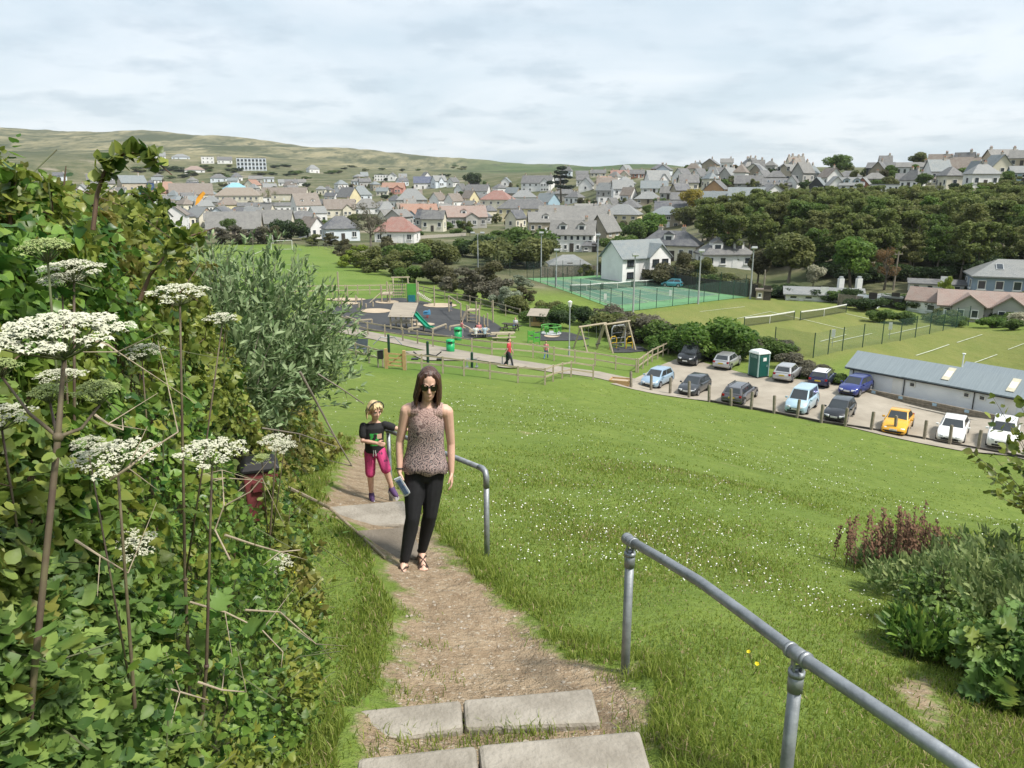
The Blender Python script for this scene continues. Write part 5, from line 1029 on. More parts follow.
# clubhouse hut beside the car park
def clubhouse():
    A = np.array(list(hit(848, 384.5))[:2]); B = np.array(list(hit(1018, 417))[:2]); d = B - A; L = float(np.linalg.norm(d)); L *= 1.06
    rz = math.atan2(d[1], d[0]); z0 = gz(*((A + B) / 2)); root = empty('clubhouse', (A[0], A[1], z0), rz, 'long low pale blue clubhouse with grey roof beside the car park', 'clubhouse')
    D = 3.2; h = 1.75; rise = .95; m = MB()
    prof = [(0, -.6), (D, -.6), (D, h), (D / 2, h + rise), (0, h)]
    vs = [Vector((x, p[0], p[1])) for x in (0, L) for p in prof]
    m.add(vs, [(4, 3, 2, 1, 0), (5, 6, 7, 8, 9)] + [(i, (i + 1) % 5, 5 + (i + 1) % 5, 5 + i) for i in range(5)]); m.build('wall', mat('hut_white_render', (.78, .80, .83), (.66, .69, .73), .5, .85), root)
    hut_roof = mat('ribbed_grey_roof', (0.235, 0.275, 0.295), (0.19, 0.225, 0.245), .8, .55, stretch=(14, .6, 1))
    for x0, x1, k in ((-.15, L * .335, 0), (L * .335 + .03, L + .1, 1)):
        o = link('roof', roof_mesh(x1 - x0, D, h + .015 - .03 * (1 - k), rise, 'gable', hut_roof, .18), root, ((x0 + x1) / 2, D / 2, 0))
    o = link('roof', roof_mesh(L * .48, 2.6, h + .05, .85, 'gable', hut_roof, .15), root, (L * .78, D + 1.1, 0))
    m = MB(); m.box((L * .78, D + 1.1, .6), (L * .47, 2.5, 2.4)); m.build('rear_wall', WALL['bluewhite'], root)
    sl = math.atan2(rise, D / 2)
    for x in (L * .55, L * .88):
        m = MB(); m.box((0, 0, 0), (.5, 1.35, .05)); m.cur = 1; m.box((0, 0, .004), (.42, .62, .05)); o = m.build('skylight', [mat('grp_sheet', (.62, .58, .45), (.5, .47, .36), 3, .6), white_paint], root, loc=(x, D * .25 - .03, h + rise / 2 + .2)); o.rotation_euler = (sl, 0, 0)
    for x, w_ in ((L * .385, .42), (L * .68, .42), (L * .76, .42)):
        m = MB(); m.box((0, -.02, 0), (w_, .08, .36)); m.cur = 1; m.box((0, -.03, 0), (w_ - .14, .09, .24)); m.build('window', [white_paint, glass_dark], root, loc=(x, 0, h - .42))
    for x in (.35, L * .34, L * .72): m = MB(); m.tube([(x, -.07, -.2), (x, -.07, h)], .035, 6); m.build('downpipe', black_pl, root)
    m = MB(); m.bar((-.1, -.22, h - .06), (L + .1, -.22, h - .06), .09, .07); m.build('gutter', black_pl, root)
    for x in (L * .30, L * .9): m = MB(); m.box((x, -.012, .8), (.75, .05, 1.7)); m.build('door', WALL['white'], root)
    for x in (L * .53, L * .9): m = MB(); m.tube([(x, D + .5, h + .5), (x, D + .5, h + 1.7)], .05, 8); m.box((x, D + .5, h + 1.72), (.2, .2, .06)); m.build('vent_pipe', white_paint, root)
    # timber planters in front with small blue plates
    dn = Vector((math.cos(rz), math.sin(rz), 0)); nn = Vector((math.sin(rz), -math.cos(rz), 0))
    tw = empty('timber_edging', (A[0], A[1], z0), rz, 'low dark timber retaining edge along the foot of the clubhouse', 'timber edging'); m = MB()
    for i in range(3): m.box((L * .58, -.9, .1 + i * .19), (L * .86, .14, .17))
    m.build('sleepers', wood_grey, tw)
    for x in (.2, .36, .55, .72, .9): p = MB(); p.box((L * x, -.985, .42), (.3, .02, .2)); p.build('plate', mat('pale_blue_plate', (.35, .5, .62)), tw)
    k = MB(); k.box((L * .6, -1.6, .06), (L * .9, .16, .14)); o = k.build('kerb', concrete); o.location = (A[0], A[1], z0); o.rotation_euler = (0, 0, rz); struct(o)
clubhouse()

def flag():
    b = hit(196, 216); k = axial(b) / FPX; root = empty('flag', b, -math.atan2(b.x, b.y), 'bright orange flag flying on a pole above the village roofs', 'flag'); m = MB(); m.tube([(0, 0, 0), (0, 0, 25 * k)], .12, 6); m.build('pole', steel_grey, root)
    c = MB(); P = [(0, 10), (2, 17), (5, 21), (9, 24), (11, 22), (8, 18), (4, 13)]; n = len(P); vs = [Vector((x * k, math.sin(x * .9) * k * .5, z * k)) for x, z in P]; c.add(vs + [v + Vector((0, .05, 0)) for v in vs], [tuple(range(n))[::-1], tuple(range(n, 2 * n))] + [(i, n + i, n + (i + 1) % n, (i + 1) % n) for i in range(n)]); c.build('cloth', mat('orange_cloth', (.8, .36, .02)), root)
flag()
# ------------------------------------------------------------------ play area
def bx(px, py): return hit(px, py)
def wfence(name, label, pts, h=1.15, rails=2, step=1.65, m=wood_pale, group=None): return fence_line(name, label, [wp(*p) for p in pts], h, step, m, m, group, panel=False, rails=rails)
wfence('post_and_rail_fence', 'post and rail fence on the grass slope, left of the gate', [(300, 345), (330, 352), (356, 359), (383, 367)])
wfence('post_and_rail_fence', 'post and rail fence on the grass slope, right of the gate', [(406, 370), (422, 371), (464, 376), (490, 379), (518, 383), (545, 385), (553, 381.5), (571, 377), (593, 380)])
wfence('post_and_rail_fence', 'post and rail fence between footpath and black play surface', [(305, 318), (343, 329), (368, 335), (403, 341), (433, 347), (472, 353), (492, 355.5), (533, 358), (554, 361), (595, 366), (636, 372.5)])
wfence('post_and_rail_fence', 'pale rail fence climbing from the path corner to the hedge', [(638, 372.5), (652, 362), (668, 354)], 1.15)
wfence('post_and_rail_fence', 'pale post and rail fence along the back of the play area', [(270, 297), (320, 295.5), (370, 294.5), (412, 293.5)], 1.25)
fence_line('post_and_rail_fence', 'grey rail and wire fence descending behind the climbing tower', [wp(414, 293.5), wp(445, 301), wp(470, 306), (wp(492, 312)), wp(520, 320)], 1.25, 2.6, wood_pale, wood_grey, panel=False, rails=2)
def gate():
    a = v3(wp(386.5, 368.5)); b = v3(wp(404.5, 370)); d = b - a; root = empty('wooden_gate', a, 0, 'new yellowish wooden gate in the fence on the grass slope', 'gate')
    for p, s in ((Vector(), 0), (d, 0)): m = MB(); m.box(p + Vector((0, 0, .6)), (.2, .2, 1.5)); m.build('gate_post', wood_new, root)
    m = MB()
    for z in (.25, .5, .75, 1.05): m.bar(d * .1 + Vector((0, 0, z)), d * .9 + Vector((0, 0, z)), .04, .09)
    m.bar(d * .1 + Vector((0, .05, .25)), d * .9 + Vector((0, .05, 1.05)), .04, .09); m.bar(d * .1 + Vector((0, 0, .2)), d * .1 + Vector((0, 0, 1.1)), .05, .09); m.bar(d * .9 + Vector((0, 0, .2)), d * .9 + Vector((0, 0, 1.1)), .05, .09); m.build('gate_leaf', wood_new, root)
    bb = empty('waste_box', a + Vector((-.35, 0, 0)), 0, 'small black waste box on the post left of the gate', 'waste box'); m = MB(); m.box((0, 0, .95), (.34, .3, .55)); m.box((0, 0, 1.24), (.38, .34, .06)); m.build('box', black_pl, bb, bevel=.02); m = MB(); m.tube([(-.2, 0, -.2), (-.2, 0, 1.2)], .05, 7); m.build('post', wood_grey, bb)
gate()
def poles(root, L, name='post', m=wood_pale):
    for (x, y), z in L: b = MB(); b.tube([(x, y, -.2), (x, y, z)], .085, 7); b.build(name, m, root)
# climbing frame with green tower, rope bridge and planked roof platform
def climbing_frame():
    b = bx(386, 303); root = empty('play_tower', b, 0, 'tall wooden climbing frame with platform and lime green panel', 'climbing frame')
    s = axial(b) / FPX
    X = lambda px: (px - 386) * s
    poles(root, [((X(382), 0), 2.0), ((X(390), 0), 2.1), ((X(385), 2), 2.3), ((X(407), .5), 2.2), ((X(416.5), .5), 2.7), ((X(407), 2), 2.2), ((X(416.5), 2), 2.2)])
    m = MB(); m.bar((X(381), 0, 1.0), (X(402), 0, 1.0), .12, .12); m.bar((X(381), 2, 1.0), (X(402), 2, 1.0), .12, .12); m.box((X(386.5), 1, 1.06), (X(392) - X(382), 2, .06)); m.build('platform', wood_pale, root)
    m = MB(); m.tube([(X(381), -.2, 1.2), (X(370), -1, .05)], .07, 7); m.build('sloping_pole', wood_pale, root)
    m = MB(); m.box((X(411.5), .4, 1.25), (X(416) - X(407), .06, 2.0)); m.build('panel', green_lime, root); m = MB(); m.box((X(411.5), .33, .5), (X(415) - X(408), .05, .8)); m.build('panel', mat('teal_panel', (.02, .18, .22)), root)
    m = MB(); m.tube([(X(417), .5, 1.1), (X(423), .5, .5), (X(431), .3, .12)], .05, 6); m.tube([(X(417), 1.5, 1.1), (X(423), 1.5, .5), (X(431), 1.3, .12)], .05, 6); [m.tube([(X(417 + 1.5 * i), .45, 1.1 - .11 * i), (X(417 + 1.5 * i), 1.55, 1.1 - .11 * i)], .05, 5) for i in range(9)]; m.build('rope_ramp', mat('rope', (.5, .47, .4)), root)
    m = MB()
    for x in np.linspace(X(392), X(404), 7): m.tube([(x, 1.2, .5), (x, 1.2, 2.2)], .025, 5)
    for z in np.linspace(.6, 2.1, 5): m.tube([(X(392), 1.2, z), (X(404), 1.2, z)], .025, 5)
    m.build('climbing_net', green_dk, root)
climbing_frame()
def aframe(px, py, w, h, rz, label, name='swing_set', cat='swing', seats=2, m=wood_pale, base=None):
    b = bx(px, py); root = empty(name, b, rz, label, cat); 
    for x in (-w / 2, w / 2):
        l = MB(); l.tube([(x, -h * .42, 0), (x, 0, h)], .08, 7); l.build('leg', m, root); l = MB(); l.tube([(x, h * .42, 0), (x, 0, h)], .08, 7); l.build('leg', m, root)
    l = MB(); l.tube([(-w / 2 - .25, 0, h), (w / 2 + .25, 0, h)], .095, 8); l.build('top_beam', m, root)
    for k in range(seats):
        x = (k + .5) / seats * w - w / 2; l = MB(); [l.tube([(x + q, 0, h), (x + q, 0, .5)], .018, 4) for q in (-.24, .24)]; l.cur = 1; l.box((x, 0, .48), (.5, .2, .06)); l.build('swing_seat', [galv, black_pl], root)
    return root
aframe(401, 296, 1.9, 2.4, R(8), 'pale wooden A frame swing behind the climbing frame', seats=1)
aframe(592, 350, 3.0, 2.35, R(38), 'pale wooden A frame swing, left of the pair by the rail fence', seats=2)
sw = aframe(616, 350, 3.0, 2.6, R(38), 'taller pale wooden A frame swing with a nest seat, right of the pair', seats=0)
m = MB(); ring = [(.55 * math.cos(a), .55 * math.sin(a), .5) for a in np.linspace(0, 2 * math.pi, 17)]; m.tube(ring, .05, 6); [m.tube([(.5 * math.cos(a), .5 * math.sin(a), .5), (0, 0, 2.6)], .015, 4) for a in (0.5, 2.1, 3.6, 5.2)]; [m.tube([(-.5, q, .49), (.5, q, .49)], .015, 4) for q in (-.3, 0, .3)]; m.build('nest_seat', black_pl, sw)
def roofed_platform():
    b = bx(404, 329); s = axial(b) / FPX; root = empty('covered_platform', b, R(-6), 'wooden platform with a big weathered plank roof and green slide', 'play platform'); w = 25 * s
    poles(root, [((x * w / 2 * .86, y), 1.5) for x in (-1, 0, 1) for y in (-1, 1)])
    m = MB(); n = 6
    for i in range(n):
        t = (i + .5) / n; m.box((0, -1.25 + 2.5 * t, 1.35 + 1.0 * t), (w, 2.5 / n * 1.07, .06), M_=Matrix.Rotation(math.atan2(1.0, 2.5), 4, 'X'))
    m.build('plank_roof', mat('plank_roof_wood', (.33, .29, .235), (.25, .22, .18), 1.4, .9, stretch=(.5, 6, 6)), root)
    m = MB(); m.box((0, 0, .75), (w * .86, 2, .08)); m.build('deck', wood_pale, root)
    m = MB(); pth = [Vector((w * .46, -.2, 1.55)), Vector((w * .5 + .5, -.5, 1.0)), Vector((w * .5 + 1.3, -.9, .35)), Vector((w * .5 + 1.9, -1.1, .22))]
    dv = Vector((.35, .93, 0)) * .3
    for p, q in zip(pth[:-1], pth[1:]):
        m.add([p - dv, q - dv, q + dv, p + dv], [(0, 1, 2, 3)])
        for sg in (-1, 1): m.bar(p + dv * sg + Vector((0, 0, .1)), q + dv * sg + Vector((0, 0, .1)), .06, .2)
    m.build('slide', green_slide, root)
roofed_platform()
def climb_tower():
    b = bx(472, 323); s = axial(b) / FPX; root = empty('ladder_tower', b, R(-10), 'small wooden ladder tower at the right of the black play surface', 'climbing tower')
    X = lambda px: (px - 472) * s
    poles(root, [((X(467), 0), 1.9), ((X(476.5), 0), 2.3), ((X(480), -.4), 1.5), ((X(466), 1.3), 1.6), ((X(477), 1.3), 1.7)])
    m = MB(); [m.bar((X(467), -.03, z), (X(476.5), -.03, z), .08, .09) for z in (.25, .6, .95, 1.25)]; m.build('ladder', wood_pale, root)
    m = MB(); m.box((X(472), .65, 1.3), (X(477) - X(467), 1.3, .08)); m.build('deck', wood_pale, root)
    m = MB(); m.bar((X(467), -.2, 1.3), (X(462), -.8, .05), .06, .3); m.build('side_board', wood_grey, root)
climb_tower()
def post_thing(px, py, hpx, label, r=.08, m=wood_pale): 
    b = bx(px, py); h = hpx * axial(b) / FPX; o = MB().tube([(0, 0, -.2), (0, 0, h)], r, 8).build('wooden_post', m, loc=b); tag(o, label, 'post')
post_thing(339.5, 308, 36, 'tallest lone wooden pole at the left end of the play area'); post_thing(434.5, 307, 21, 'lone wooden post between the climbing frame and the bar gate'); post_thing(493, 323, 23, 'lone wooden post at the right of the ladder tower'); post_thing(310, 290, 20, 'thin dark post in the field fence', .05, wood_dark); post_thing(348, 303, 18, 'short pale post behind the tall lone pole', .06); post_thing(356, 304, 9, 'short tilted stump near the left sand patch', .07); post_thing(362, 306, 8, 'low stump beside the sand patch', .07); post_thing(484, 325, 10, 'low post left of the picnic table group', .08); post_thing(487.5, 327, 14, 'taller low post behind the picnic table group', .08)
def bar_gate():
    a = v3(wp(449, 312)); b = v3(wp(461, 322)); root = empty('balance_bars', a, 0, 'high wooden bar between two posts beside the dark clad child', 'climbing bars'); d = b - a
    for p, z in ((Vector(), 1.9), (d, 2.0)): m = MB(); m.tube([p + Vector((0, 0, -.2)), p + Vector((0, 0, z))], .08, 7); m.build('post', wood_pale, root)
    m = MB(); m.tube([Vector((0, 0, 1.85)), d + Vector((0, 0, 1.95))], .07, 7); m.build('bar', wood_pale, root)
bar_gate()
def spring_rider():
    b = bx(427, 318.5); root = empty('spring_rider', b, 0, 'blue topped spring rider on the black surface', 'spring rider'); m = MB()
    m.tube([(.14 * math.cos(a), .14 * math.sin(a), .05 + a * .022) for a in np.linspace(0, 16, 40)], .025, 5); m.build('spring', mat('red_paint', (.4, .03, .02)), root); m = MB(); m.box((0, 0, .58), (.75, .12, .35)); m.box((.25, 0, .8), (.2, .1, .25)); m.box((-.05, 0, .78), (.4, .3, .06)); m.build('body', mat('blue_paint', (.1, .35, .6)), root, bevel=.04)
spring_rider()
# four exercise machines on green posts
def exercise(px, py, hpx, label, kind):
    b = bx(px, py); h = hpx * axial(b) / FPX; root = empty('exercise_machine', b, 0, label, 'exercise machine', 'outdoor exercise machines'); m = MB(); m.tube([(0, 0, -.1), (0, 0, h)], .1, 10); m.ball((0, 0, h), .1); m.build('post', green_dk, root)
    m = MB()
    if kind == 0: [m.tube([(0, 0, h * .85), (s * .5, -.3, h * .95), (s * 1.1, -.5, h * .55)], .035, 6) for s in (-1, 1)]
    elif kind == 1: [m.tube([(0, 0, h * .45), (s * .6, -.2, h * .4), (s * 1.0, -.2, h * .6)], .05, 6) for s in (-1, 1)]; m.box((.9, -.2, .42), (.5, .45, .08)); m.box((-.9, -.2, .42), (.5, .45, .08))
    else: [m.tube([(0, 0, h * .6), (s * .35, 0, h * .62), (s * .35, -.1, .15)], .04, 6) for s in (-1, 1)]; m.box((.35, -.1, .12), (.2, .4, .06)); m.box((-.35, -.1, .12), (.2, .4, .06))
    m.build('arms', galv if kind != 1 else black_pl, root)
exercise(389, 353, 18, 'exercise machine with long pale arms left of the green bin', 0); exercise(428, 364, 22, 'exercise machine with two dark seats behind the woman', 1); exercise(472, 368, 15, 'small exercise machine with foot plates right of the dark seated one', 2); exercise(507, 366, 16, 'exercise machine beside the person in red', 2)
def round_bin(px, py, hpx, label):
    b = bx(px, py); h = hpx * axial(b) / FPX; root = empty('litter_bin', b, 0, label, 'litter bin', 'green litter bins'); g = mat('bin_green', (.015, .36, .12), (.012, .3, .1), 2, .4)
    n = 18; prof = [(.3, 0), (.33, .06), (.34, h * .7)]
    m = MB(); m.loft([[(r * math.cos(2 * math.pi * i / n), r * math.sin(2 * math.pi * i / n), z) for i in range(n)] for r, z in prof]); m.build('body', g, root, True)
    m = MB(); m.loft([[(r * math.cos(2 * math.pi * i / n), r * math.sin(2 * math.pi * i / n), z) for i in range(n)] for r, z in ((.35, h * .72), (.36, h * .86), (.33, h * .96), (.2, h))]); m.build('hood', g, root, True); m = MB(); m.box((0, -.345, h * .8), (.36, .05, .12)); m.build('slot', black_pl, root)
round_bin(450.5, 352, 13, 'bright green litter bin nearer on the footpath'); round_bin(458, 340, 13, 'bright green litter bin farther off beside the sitting people')
def picnic_table(px, py, rz, label, w=1.8, m=wood_pale):
    b = bx(px, py); root = empty('picnic_table', b, rz, label, 'picnic table', 'picnic tables'); t = MB(); [t.box((0, y, .74), (w, .16, .05)) for y in (-.27, -.09, .09, .27)]; t.build('tabletop', m, root)
    for y in (-.75, .75): t = MB(); t.box((0, y, .44), (w, .28, .05)); t.build('bench_seat', m, root)
    for x in (-.6, .6): t = MB(); t.bar((x, -.7, 0), (x, -.2, .72), .06, .1); t.bar((x, .7, 0), (x, .2, .72), .06, .1); t.bar((x, -.8, .4), (x, .8, .4), .06, .1); t.build('leg', m, root)
picnic_table(480, 337, R(10), 'pale picnic table with a group of people sitting round it'); picnic_table(511, 331, R(-20), 'dark picnic table with one person in white', 1.8, wood_dark); picnic_table(503, 340.5, R(8), 'low pale picnic table right of the sitting group', 2.2)
def dark_bench():
    b = bx(356, 354); root = empty('bench', b, R(-15), 'dark grey high backed bench by the front fence', 'bench'); m = MB(); m.box((0, 0, .45), (1.7, .5, .06)); m.build('seat', mat('dark_slate_board', (.08, .1, .12)), root); m = MB(); m.box((0, .28, .8), (1.7, .06, .62), M_=Matrix.Rotation(R(-12), 4, 'X')); m.build('backrest', MC['dark_slate_board'], root)
    for x in (-.75, .75): m = MB(); m.box((x, .03, .22), (.08, .5, .44)); m.build('leg', galv, root)
dark_bench()
def shelter():
    b = bx(538, 327); s = axial(b) / FPX; root = empty('wooden_shelter', b, R(-14), 'small wooden shelter with a sloping plank roof by the bushes', 'shelter'); w = 14 * s
    poles(root, [((x * w / 2, y), 1.3 if y < 0 else 1.6) for x in (-1, 1) for y in (-.6, .6)])
    m = MB(); [m.box((0, -.75 + i * .32, 1.35 + i * .085), (w + .6, .34, .05), M_=Matrix.Rotation(R(15), 4, 'X')) for i in range(6)]; m.build('plank_roof', MC['plank_roof_wood'], root); m = MB(); [m.box((0, .6, .2 + i * .22), (w, .04, .2)) for i in range(6)]; [m.box((0, -.55, .3 + i * .22), (w, .04, .2)) for i in range(2)]; m.build('back_boards', wood_new, root)
shelter()
def lime_units():
    for px, py, l in ((531, 343, 'lime green play frame, left of two by the path'), (536.5, 345, 'lime green play frame, right of two by the path')):
        b = bx(px, py); root = empty('activity_board', b, R(20), l, 'play frame'); 
        for z, nm in ((.95, 'top_panel'), (.45, 'lower_panel')): m = MB(); m.box((0, 0, z), (.55, .06, .34)); m.build(nm, green_lime, root)
        for x in (-.3, .3): m = MB(); m.tube([(x, 0, -.1), (x, 0, 1.2)], .05, 7); m.build('post', green_lime, root)
    b = bx(551, 335); root = empty('roundabout', b, 0, 'lime green roundabout with seats on a pale pad', 'roundabout'); m = MB(); n = 20; m.loft([[(r * math.cos(6.2832 * i / n), r * math.sin(6.2832 * i / n), z) for i in range(n)] for r, z in ((1.0, .1), (1.05, .2), (1.0, .26))]); m.build('disc', steel_grey, root)
    m = MB(); m.tube([(1.0 * math.cos(a), 1.0 * math.sin(a), .95) for a in np.linspace(0, 6.2832, 21)], .05, 6); [m.tube([(math.cos(a), math.sin(a), .25), (math.cos(a), math.sin(a), .95)], .045, 6) for a in np.linspace(0, 6.28, 7)[:-1]]; [m.box((.9 * math.cos(a), .9 * math.sin(a), .62), (.5, .06, .4), rz=a + 1.57) for a in np.linspace(0, 6.28, 7)[:-1]]; m.build('rail', green_lime, root)
lime_units()
def lamp_post():
    b = bx(569, 357); s = axial(b) / FPX; h = 56 * s; root = empty('lamp_post', b, 0, 'slim grey lamp post with white lantern in front of the swings', 'lamp post'); m = MB(); m.tube([(0, 0, -.2), (0, 0, .9), (0, 0, .95), (0, 0, h - .5)], [.09, .09, .055, .045], 8); m.build('pole', steel_grey, root)
    m = MB(); n = 10; m.loft([[(r * math.cos(6.2832 * i / n), r * math.sin(6.2832 * i / n), z) for i in range(n)] for r, z in ((.1, h - .5), (.18, h - .12), (.2, h - .05), (.05, h + .06))]); m.build('lantern', white_paint, root)
lamp_post()
def arches():
    b = bx(618, 348); root = empty('climbing_arch', b, R(30), 'grey metal arch behind the right swing', 'climbing arch'); m = MB(); m.tube([(-.8, 0, 0), (-.8, 0, 1.9), (-.6, 0, 2.2), (.6, 0, 2.2), (.8, 0, 1.9), (.8, 0, 0)], .06, 7); m.build('arch', steel_grey, root); m = MB(); [m.tube([(-.8, 0, z), (.8, 0, z)], .03, 6) for z in (.5, 1.0, 1.5)]; m.build('rungs', galv, root)
    y_ = mat('yellow_paint', (.55, .36, .03), None, 3, .5)
    for px, l in ((613, 'yellow hooped bar, left one behind the swings'), (629, 'yellow hooped bar, right one behind the swings')):
        b = bx(px, 349); root = empty('hoop_bar', b, R(40), l, 'play bar'); m = MB(); m.tube([(-.45, 0, 0), (-.45, 0, .95), (-.25, 0, 1.2), (.25, 0, 1.2), (.45, 0, .95), (.45, 0, 0)], .06, 7); m.build('hoop', y_, root); m = MB(); m.tube([(-.45, 0, .6), (.45, 0, .6)], .04, 6); m.build('crossbar', y_, root)
arches()
def planter(px, py):
    b = bx(px, py); root = empty('timber_planter', b, R(-20), 'new timber planter box beside the path corner', 'planter'); m = MB(); [m.box((0, y, .2), (1.5, .08, .4)) for y in (-.5, .5)]; [m.box((x, 0, .2), (.08, 1, .4)) for x in (-.72, .72)]; m.build('boards', wood_new, root); m = MB(); m.box((0, 0, .14), (1.36, .92, .3)); m.build('soil', sand, root)
planter(620, 384)

def beam(P, label):
    b = bx(*P[0]); root = empty('balance_trail', b, 0, label, 'balance beam'); W_ = [v3(wp(*p)) - b for p in P]
    for i, w in enumerate(W_): m = MB(); m.box(w + Vector((0, 0, .2)), (.16, .16, .5)); m.build('post', wood_pale, root)
    m = MB(); [m.bar(a + Vector((0, 0, .45 + .02 * i)), c + Vector((0, 0, .45 + .02 * i)), .14, .12) for i, (a, c) in enumerate(zip(W_[:-1], W_[1:]))]; m.build('beam', wood_pale, root)
beam([(409, 333), (424, 331), (433, 334), (446, 329)], 'zigzag balance beam in front of the slide'); beam([(346, 321), (358, 325), (372, 324)], 'low balance beam at the left of the black surface'); beam([(470, 333), (462, 329), (450, 331)], 'short balance beam left of the picnic table group')
for i, (px, py) in enumerate(((342, 306), (351, 308), (359, 308.5), (366, 308), (373, 307), (347, 301), (357, 301))):
    b = bx(px, py); o = MB().tube([(0, 0, -.1), (0, 0, .5 + .1 * (i % 3))], .1, 8).build('stepping_post', wood_pale, loc=b); tag(o, 'low wooden stepping post at the left end of the black play surface', 'post', 'stepping posts in the play area')
# ------------------------------------------------------------------ cars, toilet cabin, posts
def paint(name, c, metal=.3): 
    m = mat(name, c, tuple(x * .92 for x in c), .8, .3, metal=metal, coat=.8); return m
tyre_m = mat('tyre_rubber', (.02, .02, .021), None, 8, .85); rim_m = mat('alloy_rim', (.5, .5, .52), None, 4, .35, metal=.8)
lamp_w = mat('headlamp_glass', (.75, .77, .8), (.6, .62, .65), 6, .1); lamp_r = mat('tail_lamp', (.35, .01, .012), None, 6, .2)
plate_w = mat('number_plate_white', (.7, .7, .68)); plate_y = mat('number_plate_yellow', (.65, .5, .05))
glass_car = mat('car_glass', (.025, .03, .034), (.04, .046, .05), .6, .04, spec=.8)
CT = {  # length, width, height, belt, bonnet height front/back, windscreen base/top y, rear glass top/base y (front = +y), nose height
 'hatch': dict(L=3.9, W=1.7, H=1.46, belt=.92, nose=.68, hood=.94, ws0=1.05, ws1=.25, rt=-1.45, rb=-1.86),
 'estate': dict(L=4.6, W=1.78, H=1.46, belt=.95, nose=.68, hood=.94, ws0=1.05, ws1=.3, rt=-1.85, rb=-2.2),
 'saloon': dict(L=4.4, W=1.8, H=1.42, belt=.94, nose=.66, hood=.93, ws0=1.0, ws1=.25, rt=-1.3, rb=-1.95),
 'suv': dict(L=4.4, W=1.84, H=1.62, belt=1.05, nose=.82, hood=1.05, ws0=1.0, ws1=.3, rt=-1.75, rb=-2.1),
 'mpv': dict(L=4.1, W=1.72, H=1.82, belt=1.08, nose=.78, hood=1.08, ws0=1.3, ws1=.55, rt=-1.9, rb=-2.0),
 'van': dict(L=4.9, W=1.9, H=2.1, belt=1.15, nose=.85, hood=1.12, ws0=1.75, ws1=.85, rt=-2.3, rb=-2.42),
 'mini': dict(L=3.7, W=1.69, H=1.41, belt=.92, nose=.72, hood=.93, ws0=.75, ws1=.3, rt=-1.45, rb=-1.75),
 'beetle': dict(L=4.1, W=1.72, H=1.5, belt=.95, nose=.62, hood=.98, ws0=.75, ws1=.15, rt=-.75, rb=-1.55)}
